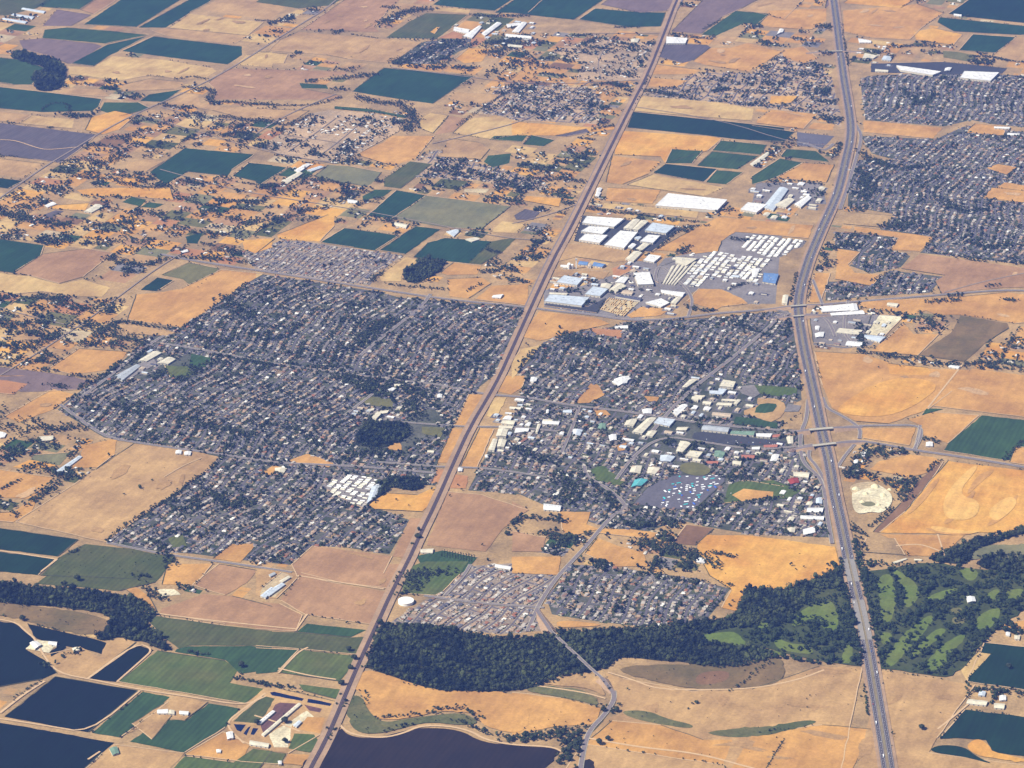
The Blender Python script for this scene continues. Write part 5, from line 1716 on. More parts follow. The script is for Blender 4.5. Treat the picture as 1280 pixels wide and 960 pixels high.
# ------------------------------------------------------------ houses
RC = [(120, 112, 108), (138, 124, 112), (98, 96, 104), (166, 140, 114), (176, 166, 152), (126, 98, 80), (84, 82, 90), (196, 188, 172), (146, 98, 74), (230, 226, 212)]
RP = np.array([.18, .16, .15, .13, .12, .09, .08, .05, .02, .02])
ROOFS = [plain_mat('shingle_%d' % i, c, .85, .10, 1 / 3.0) for i, c in enumerate(RC)]
WALLS = [plain_mat('stucco_%d' % i, c, .85, .05) for i, c in enumerate([(196, 180, 154), (214, 206, 190), (170, 152, 130), (186, 178, 172)])]
m_garage = plain_mat('garage_door', (226, 222, 212), .7, .03)
m_glass = plain_mat('window_glass', (40, 48, 58), .15, .02)

def quads_to_tris(Fc):
    T, M = [], []
    for f, m in Fc:
        for i in range(1, len(f) - 1):
            T.append((f[0], f[i], f[i + 1])); M.append(m)
    return T, M

def house_template(kind):
    """unit house: x from -.5 to .5 (along the street), y from -.5 (street side) to .5; z in metres"""
    V, Fc = [], []
    def wallbox(x0, x1, y0, y1, h):
        b = len(V)
        V.extend([(x0, y0, 0), (x1, y0, 0), (x1, y1, 0), (x0, y1, 0), (x0, y0, h), (x1, y0, h), (x1, y1, h), (x0, y1, h)])
        Fc.extend([((b, b + 1, b + 5, b + 4), 0), ((b + 1, b + 2, b + 6, b + 5), 0), ((b + 2, b + 3, b + 7, b + 6), 0), ((b + 3, b, b + 4, b + 7), 0)])
    def hip(x0, x1, y0, y1, h, rise, inset, along='x', ov=.035):
        x0, x1, y0, y1 = x0 - ov, x1 + ov, y0 - ov, y1 + ov
        b = len(V)
        if along == 'x':
            ym = (y0 + y1) / 2; r0, r1 = (x0 + inset, ym), (x1 - inset, ym)
            V.extend([(x0, y0, h), (x1, y0, h), (x1, y1, h), (x0, y1, h), (*r0, h + rise), (*r1, h + rise)])
            Fc.extend([((b, b + 1, b + 5, b + 4), 1), ((b + 1, b + 2, b + 5), 1), ((b + 2, b + 3, b + 4, b + 5), 1), ((b + 3, b, b + 4), 1)])
        else:
            xm = (x0 + x1) / 2
            V.extend([(x0, y0, h), (x1, y0, h), (x1, y1, h), (x0, y1, h), (xm, y0 + inset, h + rise), (xm, y1 - inset, h + rise)])
            Fc.extend([((b, b + 1, b + 4), 1), ((b + 1, b + 2, b + 5, b + 4), 1), ((b + 2, b + 3, b + 5), 1), ((b + 3, b, b + 4, b + 5), 1)])
    if kind == 0:      # hip roof with a front gable wing
        wallbox(-.5, .5, -.25, .5, 2.8); hip(-.5, .5, -.25, .5, 2.8, 2.2, .30)
        wallbox(-.5, -.05, -.5, -.2, 2.8); hip(-.5, -.05, -.5, .12, 2.82, 1.7, .06, 'y')
    elif kind == 1:    # long gable
        wallbox(-.5, .5, -.4, .4, 2.7); hip(-.5, .5, -.4, .4, 2.7, 2.1, .02)
    elif kind == 2:    # two-storey block with garage wing
        wallbox(-.5, .2, -.2, .5, 5.4); hip(-.5, .2, -.2, .5, 5.4, 2.0, .25)
        wallbox(.0, .5, -.5, .25, 2.8); hip(.0, .5, -.5, .25, 2.8, 1.7, .2, 'y')
    else:              # L shape
        wallbox(-.5, .5, .05, .5, 2.8); hip(-.5, .5, .05, .5, 2.8, 1.8, .2)
        wallbox(.08, .5, -.5, .1, 2.8); hip(.08, .5, -.5, .3, 2.81, 1.8, .12, 'y')
    T, M = quads_to_tris(Fc)
    return np.array(V, float), np.array(T), np.array(M)
HT = [house_template(k) for k in range(4)]

def to_free(lst, allow_edge=True):
    out = []
    for h in lst:
        j, i = cells(h[0], h[1])
        if free[j, i]:
            out.append(h)
    return out
HOUSES = to_free(HOUSES); RHOUSES = to_free(RHOUSES)

# smaller workshops, offices and yards packed in between the big buildings
def infill(reg, s, n, s0, s1, hmax=7, kinds=('white', 'cream', 'silver', 'tan', 'grey', 'brown', 'dark'), yard=('graylot', 'lot')):
    P = np.array(wpts(reg, s)); lo, hi = P.min(0), P.max(0); k = t = 0
    while k < n and t < n * 60:
        t += 1
        c = rng.uniform(lo, hi)
        if not in_poly(c[:1], c[1:], P)[0]: continue
        w_, d_ = rng.uniform(s0, s1), rng.uniform(s0 * .6, s1 * .7)
        if rng.random() < .5: w_, d_ = d_, w_
        q = [c + NS * a * w_ / 2 + EW * b_ * d_ / 2 for a, b_ in ((-1, -1), (1, -1), (1, 1), (-1, 1))]
        Q = np.array([c + NS * a * (w_ / 2 + 5) + EW * b_ * (d_ / 2 + 5) for a in (-1, 0, 1) for b_ in (-1, 0, 1)])
        j, i = cells(Q[:, 0], Q[:, 1])
        if occ[j, i].any(): continue
        Y = [c + NS * a * (w_ / 2 + 9) + EW * b_ * (d_ / 2 + 10) for a, b_ in ((-1, -1), (1, -1), (1, 1), (-1, 1))]
        YP.setdefault(str(rng.choice(yard)), []).append(Y)
        h = rng.uniform(4, hmax); col = str(rng.choice(kinds, p=[.3, .24, .14, .1, .1, .06, .06]))
        px_ = [to_px(p[0], p[1], h) for p in q]
        o = building('W', ' '.join('%f,%f' % p for p in px_), col, h, '%s roofed %s building' % ({'dark': 'dark grey'}.get(col, col), 'long' if max(w_, d_) > 1.7 * min(w_, d_) else 'boxy'), 'small building', 'small_building', 'small buildings', None, max(w_, d_) > 26)
        claim_poly([tuple(p) for p in Y], occ, True); claim_poly([tuple(p) for p in Y]); k += 1
occ = ~free.copy() & False
YP = {}
for o_ in list(COL.objects):
    if o_.type == 'EMPTY':
        for ch in o_.children:
            if ch.name.startswith(('wall', 'deck', 'silo')):
                V_ = [(o_.location.x + v.co.x, o_.location.y + v.co.y) for v in ch.data.vertices]
                n_ = len(V_) // 2
                claim_poly(V_[:n_] if ch.name.startswith('wall') else V_, occ, True)
for P_, w_ in [(FWY, 44), (RAIL, 16)] + [q for k_ in LINES for q in LINES[k_]]: claim_line(P_, w_ + 4, occ, True)
infill('Z2', '200,420 560,420 760,500 900,440 1150,400 1280,560 1120,640 800,650 640,700 540,560 200,600', 16, 12, 34, 7)
infill('Z1', '620,700 960,700 930,800 700,900 560,860', 5, 14, 34, 7)
infill('Z1', '300,100 420,90 800,190 1100,260 1250,300 1000,420 640,250', 6, 12, 26, 6)
infill('C1', '720,370 980,300 1100,330 1230,420 1240,520 1130,545 1080,500 950,450 730,420', 16, 12, 34, 6)
infill('C1', '780,470 860,460 820,560 740,600 640,580 610,530', 7, 12, 28, 6)
infill('D0', '0,840 330,880 360,960 0,960', 9, 14, 40, 8)
infill('D1', '0,0 330,0 290,150 0,140', 12, 14, 40, 7)
infill('D1', '280,590 640,560 700,600 560,760 290,740', 18, 10, 30, 6)
infill('D0', '480,180 640,200 700,300 560,330 500,290', 8, 12, 28, 6)
infill('Z5', '60,100 560,110 620,260 780,300 640,470 200,500 100,440', 16, 12, 34, 6)
infill('C2', '540,190 860,190 840,420 700,470 560,440 500,300', 18, 12, 32, 6)
infill('C2', '0,80 300,130 480,200 520,320 330,400 0,330', 26, 10, 24, 6)
infill('Z4', '480,380 720,380 820,480 820,600 640,760 420,760', 8, 10, 24, 6)
infill('D2', '60,340 260,350 330,480 340,740 200,760 120,620 150,520', 20, 10, 28, 6)
infill('Z5', '100,800 900,800 1150,700 1180,900 700,960 100,950', 14, 12, 30, 6)
infill('ZA', '500,180 1080,150 1100,320 900,360 620,300', 16, 12, 32, 6)
infill('ZC', '0,220 480,230 540,330 300,380 0,370', 8, 12, 26, 6)
infill('A1', '540,900 720,760 840,800 760,860', 6, 14, 34, 6)
for k_, Q in YP.items():
    V, Fc = [], []
    for n_, q in enumerate(Q):
        if area2(q) < 0: q = q[::-1]
        zz = zat(*(sum(q) / 4)) + .02
        b = len(V); V += [(p[0], p[1], zz) for p in q]; Fc.append((b, b + 1, b + 2, b + 3))
    prop(link('yard_paving', mesh_py('yard_paving', V, Fc, [gm(k_)])), kind='structure')
HOUSES = to_free(HOUSES); RHOUSES = to_free(RHOUSES)

# trailer parks: rows of white mobile homes
MOBILE, PARK_T = [], []
def trailer_park(reg, s, ang, pitch=(9.5, 23), name='park'):
    P = np.array(wpts(reg, s)); C = P.mean(0)
    a = math.radians(21 + ang); U = np.array([math.sin(a), math.cos(a)]); Vv = np.array([U[1], -U[0]])
    q = (P - C) @ np.stack([U, Vv], 1); (u0, v0), (u1, v1) = q.min(0), q.max(0)
    v = v0 + 6; n = 0
    while v < v1:
        u = u0 + 5
        while u < u1:
            p = C + U * u + Vv * v
            if in_poly(p[:1], p[1:], P)[0] and rng.random() < .8:
                p = p + rng.normal(0, .9, 2)
                MOBILE.append((p[0], p[1], -a, name))
            u += pitch[0] * rng.uniform(.95, 1.15)
        v += pitch[1] * (1.15 if n % 2 else .9)
        for u_ in np.arange(u0, u1, 26):
            p = C + U * (u_ + rng.uniform(-9, 9)) + Vv * (v - 11)
            if in_poly(p[:1], p[1:], P)[0] and rng.random() < .6: PARK_T.append((p[0], p[1], rng.uniform(2.2, 4.6), 'park'))
        n += 1
    patch('trailer_park_paving', [tuple(p) for p in P], gm('graylot'), z=.22 + .0007 * n)
trailer_park('Z3', '740,150 1205,198 1170,250 1100,265 1000,330 880,330 800,290 690,262 720,200', 0, (12, 25), 'the trailer park beside the highway')
trailer_park('Z3', '360,350 450,285 560,300 760,330 930,350 860,430 830,530 770,540 640,500 520,500 460,480 380,570 190,565 260,470', 0, (12, 25), 'the large trailer park below the orange field')
trailer_park('B2', '305,522 450,462 588,492 572,530 500,618 430,600 370,560', 0, (12, 25), 'the small trailer park in the west town')
m_mob_w = plain_mat('mobile_wall', (214, 208, 192), .7, .04)
MR = [plain_mat('mobile_roof_%d' % i, c, .6, .05) for i, c in enumerate([(240, 238, 228), (228, 222, 196), (206, 208, 206)])]
V, Fc = box(-3.6, 3.6, -8.5, 8.5, .35, 3.2)
mob_w = mesh_py('mobile_home_wall', V, Fc, [m_mob_w])
Vr = [(-3.9, -8.8, 3.21), (3.9, -8.8, 3.21), (3.9, 8.8, 3.21), (-3.9, 8.8, 3.21), (0, -8.8, 4.1), (0, 8.8, 4.1)]
mob_r = [mesh_py('mobile_home_roof', Vr, [(0, 1, 4), (1, 2, 5, 4), (2, 3, 5), (3, 0, 4, 5)], [m]) for m in MR]
V, Fc = box(3.75, 5.9, -4, 3, 2.5, 2.65)
mob_a = mesh_py('awning', V, Fc, [MR[2]])
print('mobile', len(MOBILE))
MOBILE.sort(key=lambda m: m[1])
for k, (x, y, rz, where) in enumerate(MOBILE[:300]):
    t = prop(link('mobile_home', None, None, (x, y, zat(x, y))), 'pale flat-sided mobile home in a row in ' + where, 'mobile home', 'mobile homes in ' + where)
    t.rotation_euler.z = rz + math.pi / 2
    ck = int(rng.choice(3, p=[.5, .28, .22])); t['look'] = ('white', 'cream', 'pale grey')[ck]
    link('wall', mob_w, t); link('roof', mob_r[ck], t); link('awning', mob_a, t)
rest = MOBILE[300:]

# houses: the 300 nearest as things, the others as one mass
AREA = {'west_town': 'the big western residential grid', 'north_town': 'the newer tract north of the western grid', 'east_town': 'the old town east of the railway',
        'south_west_subdivision': 'the treeless subdivision above the dark woods', 'south_east_subdivision': 'the leafier subdivision right of the creek road',
        'rural': 'the scattered farm lots', 'shed': 'the scattered farm lots'}
ROOFN = ['grey-brown', 'warm grey', 'violet-grey', 'tan', 'pale grey', 'brown', 'dark grey', 'off-white', 'terracotta', 'white']
allh = HOUSES + RHOUSES
allh.sort(key=lambda h: (h[0] - CAM[0]) ** 2 + (h[1] - CAM[1]) ** 2)
vis = []
for h in allh:
    px, py = to_px(h[0], h[1])
    vis.append(-40 < px < 1320 and -60 < py < 985)
near = [h for h, v in zip(allh, vis) if v][:300]
ids = set(map(id, near))
far = [h for h, v in zip(allh, vis) if id(h) not in ids]
print('houses', len(allh), 'far', len(far))
def sub_template(k, part):
    V, T, M = HT[k]
    s = T[M == part]
    u, inv = np.unique(s.ravel(), return_inverse=True)
    return V[u], inv.reshape(-1, 3)
hw = [[mesh_np('house_wall', *sub_template(k, 0), [w]) for w in WALLS] for k in range(4)]
hr = [[mesh_np('house_roof', *sub_template(k, 1), [m]) for m in ROOFS] for k in range(4)]
gx = [(-.28), 0, .25, .29]; gy = [-.5, -.4, -.5, -.5]
def garage_mesh(k):
    x, y = gx[k], gy[k] - .004
    V = [(x - .17, y, .05), (x + .17, y, .05), (x + .17, y, 2.2), (x - .17, y, 2.2)]
    V += [(a, b + .004, c) for a, b, c in V]
    return mesh_py('garage_door', V, [(0, 1, 2, 3), (3, 2, 6, 7), (0, 3, 7, 4), (1, 5, 6, 2)], [m_garage])
def window_mesh(k):
    x = .25 if k in (0, 1) else -.3
    y = {0: -.25, 1: -.4, 2: -.2, 3: .05}[k] - .003
    V = [(x - .06, y, 1.0), (x + .06, y, 1.0), (x + .06, y, 2.1), (x - .06, y, 2.1)]
    V += [(a, b + .003, c) for a, b, c in V]
    return mesh_py('window', V, [(0, 1, 2, 3), (3, 2, 6, 7), (0, 3, 7, 4), (1, 5, 6, 2)], [m_glass])
hg = [garage_mesh(k) for k in range(4)]; hwin = [window_mesh(k) for k in range(4)]
for (x, y, w_, d_, rz, area) in near:
    k = int(rng.choice(4, p=[.34, .2, .26, .2])) if area not in ('rural', 'shed') else int(rng.choice([1, 3]))
    c = int(rng.choice(10, p=RP)) if area not in ('rural', 'shed') else int(rng.choice([0, 4, 7, 9, 9, 1]))
    if area == 'south_west_subdivision' and rng.random() < .5: c = int(rng.choice([3, 4, 5, 1, 8]))
    cat, nm = ('shed', 'farm_shed') if area == 'shed' else ('house', 'house')
    lb = '%s-roofed %s in %s' % (ROOFN[c], 'shed' if area == 'shed' else ('two-storey house' if k == 2 else 'single-storey house'), AREA.get(area, 'the far suburbs'))
    t = prop(link(nm, None, None, (x, y, zat(x, y))), lb, cat, '%s-roofed %ss in %s' % (ROOFN[c], cat, AREA.get(area, 'the far suburbs')))
    t.rotation_euler.z = rz
    t.scale = (w_, d_, 1)
    link('wall', hw[k][int(rng.integers(4))], t)
    link('roof', hr[k][c], t)
    if area != 'shed':
        link('garage_door', hg[k], t); link('window', hwin[k], t)

VV, TT, MM = [], [], []
off = 0
for (x, y, w_, d_, rz, area) in far:
    k = int(rng.choice(4, p=[.34, .22, .22, .22])) if area not in ('rural', 'shed') else int(rng.choice([1, 3]))
    V, T, M = HT[k]
    c = int(rng.choice(10, p=RP)) if area not in ('rural', 'shed') else int(rng.choice([0, 4, 4, 7, 7, 9, 9, 9]))
    cs, sn = math.cos(rz), math.sin(rz)
    X, Y = V[:, 0] * w_, V[:, 1] * d_
    VV.append(np.stack([x + X * cs - Y * sn, y + X * sn + Y * cs, V[:, 2] + zat(x, y)], 1))
    TT.append(T + off); MM.append(np.where(M == 0, 10 + int(rng.integers(4)), c)); off += len(V)
for (x, y, rz, where) in rest:
    V = np.array(Vr + [(a, b, .3) for a, b, c in Vr[:4]]); T = np.array([(0, 1, 4), (1, 2, 5), (1, 5, 4), (2, 3, 5), (3, 0, 4), (3, 4, 5), (6, 7, 1), (6, 1, 0), (7, 8, 2), (7, 2, 1), (8, 9, 3), (8, 3, 2), (9, 6, 0), (9, 0, 3)])
    a = rz + math.pi / 2; cs, sn = math.cos(a), math.sin(a)
    VV.append(np.stack([x + V[:, 0] * cs - V[:, 1] * sn, y + V[:, 0] * sn + V[:, 1] * cs, V[:, 2] + zat(x, y)], 1))
    TT.append(T + off); MM.append(np.full(len(T), 9)); off += len(V)
o = link('houses', mesh_np('houses', np.vstack(VV), np.vstack(TT), ROOFS + WALLS, np.concatenate(MM)))
prop(o, 'mass of small grey and tan roofed houses filling the town grids', 'houses', kind='stuff')

# ------------------------------------------------------------ trees
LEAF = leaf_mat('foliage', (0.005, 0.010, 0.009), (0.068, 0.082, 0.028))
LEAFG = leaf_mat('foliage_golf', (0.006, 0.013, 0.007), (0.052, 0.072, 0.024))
BARK = plain_mat('bark', (84, 66, 52), .95, .2, 1.0)

def ico(sub):
    t = (1 + 5 ** .5) / 2
    V = [(-1, t, 0), (1, t, 0), (-1, -t, 0), (1, -t, 0), (0, -1, t), (0, 1, t), (0, -1, -t), (0, 1, -t), (t, 0, -1), (t, 0, 1), (-t, 0, -1), (-t, 0, 1)]
    V = [np.array(v) / np.linalg.norm(v) for v in V]
    T = [(0, 11, 5), (0, 5, 1), (0, 1, 7), (0, 7, 10), (0, 10, 11), (1, 5, 9), (5, 11, 4), (11, 10, 2), (10, 7, 6), (7, 1, 8),
         (3, 9, 4), (3, 4, 2), (3, 2, 6), (3, 6, 8), (3, 8, 9), (4, 9, 5), (2, 4, 11), (6, 2, 10), (8, 6, 7), (9, 8, 1)]
    for _ in range(sub):
        mid = {}; N = []
        def m(a, b):
            k = (min(a, b), max(a, b))
            if k not in mid:
                v = V[a] + V[b]; V.append(v / np.linalg.norm(v)); mid[k] = len(V) - 1
            return mid[k]
        for a, b, c in T:
            ab, bc, ca = m(a, b), m(b, c), m(c, a)
            N += [(a, ab, ca), (b, bc, ab), (c, ca, bc), (ab, bc, ca)]
        T = N
    return np.array(V), np.array(T)
I0, I1 = ico(0), ico(1)

def crown(seed, lobes, leaves, base=I0, spread=.55):
    """a crown of unit radius, centred at z=0: uneven lobes plus loose leaf clumps standing out of them"""
    r = np.random.default_rng(seed)
    VV, TT, off = [], [], 0
    for k in range(lobes):
        V, T = base
        d = r.normal(0, 1, 3); d /= np.linalg.norm(d)
        c = d * spread * r.uniform(.4, 1.0) * np.array([1, 1, .8])
        rad = r.uniform(.34, .62) if lobes > 1 else .95
        W_ = V * (1 + r.uniform(-.28, .28, (len(V), 1))) * rad * np.array([1, 1, .85]) + c
        VV.append(W_); TT.append(T + off); off += len(V)
    for k in range(leaves):
        d = r.normal(0, 1, 3); d /= np.linalg.norm(d)
        d[2] = abs(d[2]) * .9 - .25
        c = d * r.uniform(.72, 1.08)
        q = r.normal(0, 1, (3, 3)) * .13
        VV.append(c + q); TT.append(np.array([[off, off + 1, off + 2]])); off += 3
    return np.vstack(VV), np.vstack(TT)

FAR_T = [crown(100 + i, 3, 10) for i in range(8)]            # ~70 faces
MID_T = [crown(200 + i, 5, 34) for i in range(8)]
NEAR_T = [crown(300 + i, 13, 190, I1, .62) for i in range(6)]

ALLT = []     # x, y, radius, place
def scatter_poly(P, spacing, r0, r1, place, prob=1.0, clump=0.0):
    P = np.asarray(P)
    (x0, y0), (x1, y1) = P.min(0), P.max(0)
    xs, ys = np.arange(x0, x1, spacing), np.arange(y0, y1, spacing)
    X, Y = np.meshgrid(xs, ys)
    X = X.ravel() + rng.uniform(-.5, .5, X.size) * spacing; Y = Y.ravel() + rng.uniform(-.5, .5, Y.size) * spacing
    m = in_poly(X, Y, P) & (rng.random(X.size) < prob)
    if clump:
        n = np.sin(X / 31.0 + 1.3) * np.sin(Y / 27.0) + np.sin(X / 13.0 - Y / 17.0) * .6
        m &= n > clump - 1.0
    for x, y in zip(X[m], Y[m]):
        ALLT.append((x, y, rng.uniform(r0, r1), place))
def scatter_line(P, width, spacing, r0, r1, place, prob=.9):
    P = np.asarray(P); seg = np.linalg.norm(np.diff(P, axis=0), axis=1); s = np.concatenate([[0], np.cumsum(seg)])
    n = max(1, int(width / spacing))
    for u in np.arange(0, s[-1], spacing):
        for k in range(n):
            if rng.random() < prob:
                x = np.interp(u + rng.uniform(-2, 2), s, P[:, 0]) + rng.normal(0, width / 3); y = np.interp(u, s, P[:, 1]) + rng.normal(0, width / 3)
                ALLT.append((x, y, rng.uniform(r0, r1), place))

# woods that read as one mass
FOREST = '''
B3 560,285 660,288 800,293 900,300 1000,330 1100,350 1280,357 1360,330 1420,340 1560,420 1640,500 1500,520 1380,560 1280,590 1180,600 1050,605 860,600 720,560 600,520 530,490 490,490
C3 190,300 260,318 330,322 460,310 640,300 740,290 850,280 900,262 1010,268 1070,215 1085,160 1125,118 1180,135 1280,135 1280,300 1210,300 1120,290 980,310 870,345 960,380 1180,392 1240,440 1120,480 1020,495 900,485 800,460 700,458 560,440 490,445 445,500 380,480 330,440 240,370
A3 -60,90 60,88 200,115 400,118 480,135 560,150 640,160 700,200 745,240 690,268 700,300 750,330 762,360 820,408 780,408 730,395 680,365 620,365 560,342 500,365 440,352 500,310 540,280 500,240 420,222 280,203 140,195 0,190 -60,190
Z8 1000,200 1100,180 1300,170 1300,300 1200,320 1100,290 1000,270 970,240
Z8 640,215 700,175 800,130 900,100 1000,60 1110,60 1180,20 1320,-10 1320,30 1200,60 1110,90 1010,130 930,160 930,215 880,245 760,235
D3 -40,110 20,118 80,135 150,120 250,90 330,60 410,30 430,60 445,110 420,140 360,110 290,150 230,200 180,260 130,260 90,230 40,260 -10,290 -80,320 -60,200
B1 690,405 740,360 800,330 850,345 905,342 850,410 780,430 760,452 700,440
A0 35,262 110,240 180,272 270,272 310,322 300,400 260,430 160,425 150,350 230,322 100,287
ZC 40,600 30,540 100,470 130,430 150,340 230,390 400,400 540,405 590,440 550,520 480,580 420,590 330,640 180,640
ZC 150,0 200,0 230,60 330,80 420,150 440,240 380,130 300,140 200,110 90,90 110,30
B2 590,500 660,478 760,480 800,510 760,545 660,530 640,520 560,590 530,600
'''
m_floor = gm('floor')
nfor = 0
WOODS = []
for ln in FOREST.strip().splitlines():
    reg, s = ln.split(' ', 1)
    P = wpts(reg, s)
    P = rough([ground(*p) for p in smooth_loop(pts(reg, s), 1)], 7, 24)
    patch('woodland_floor', P, m_floor, z=2.05 + .01 * nfor, claim=False)
    ALLT_old, ALLT = ALLT, []
    scatter_poly(P, 9.4, 3.8, 8.4, 'woods', .92)
    ALLT[:] = [t for t in ALLT if math.sin(t[0] / 37 + 1.7 * math.sin(t[1] / 51)) * math.sin(t[1] / 29 - t[0] / 83) > -.86]
    scatter_poly(P, 27, 8.5, 14.5, 'woods', .7)
    scatter_line(P + P[:1], 16, 15, 2.6, 6.5, 'woods', .6)
    WOODS += ALLT; ALLT = ALLT_old
    nfor += 1

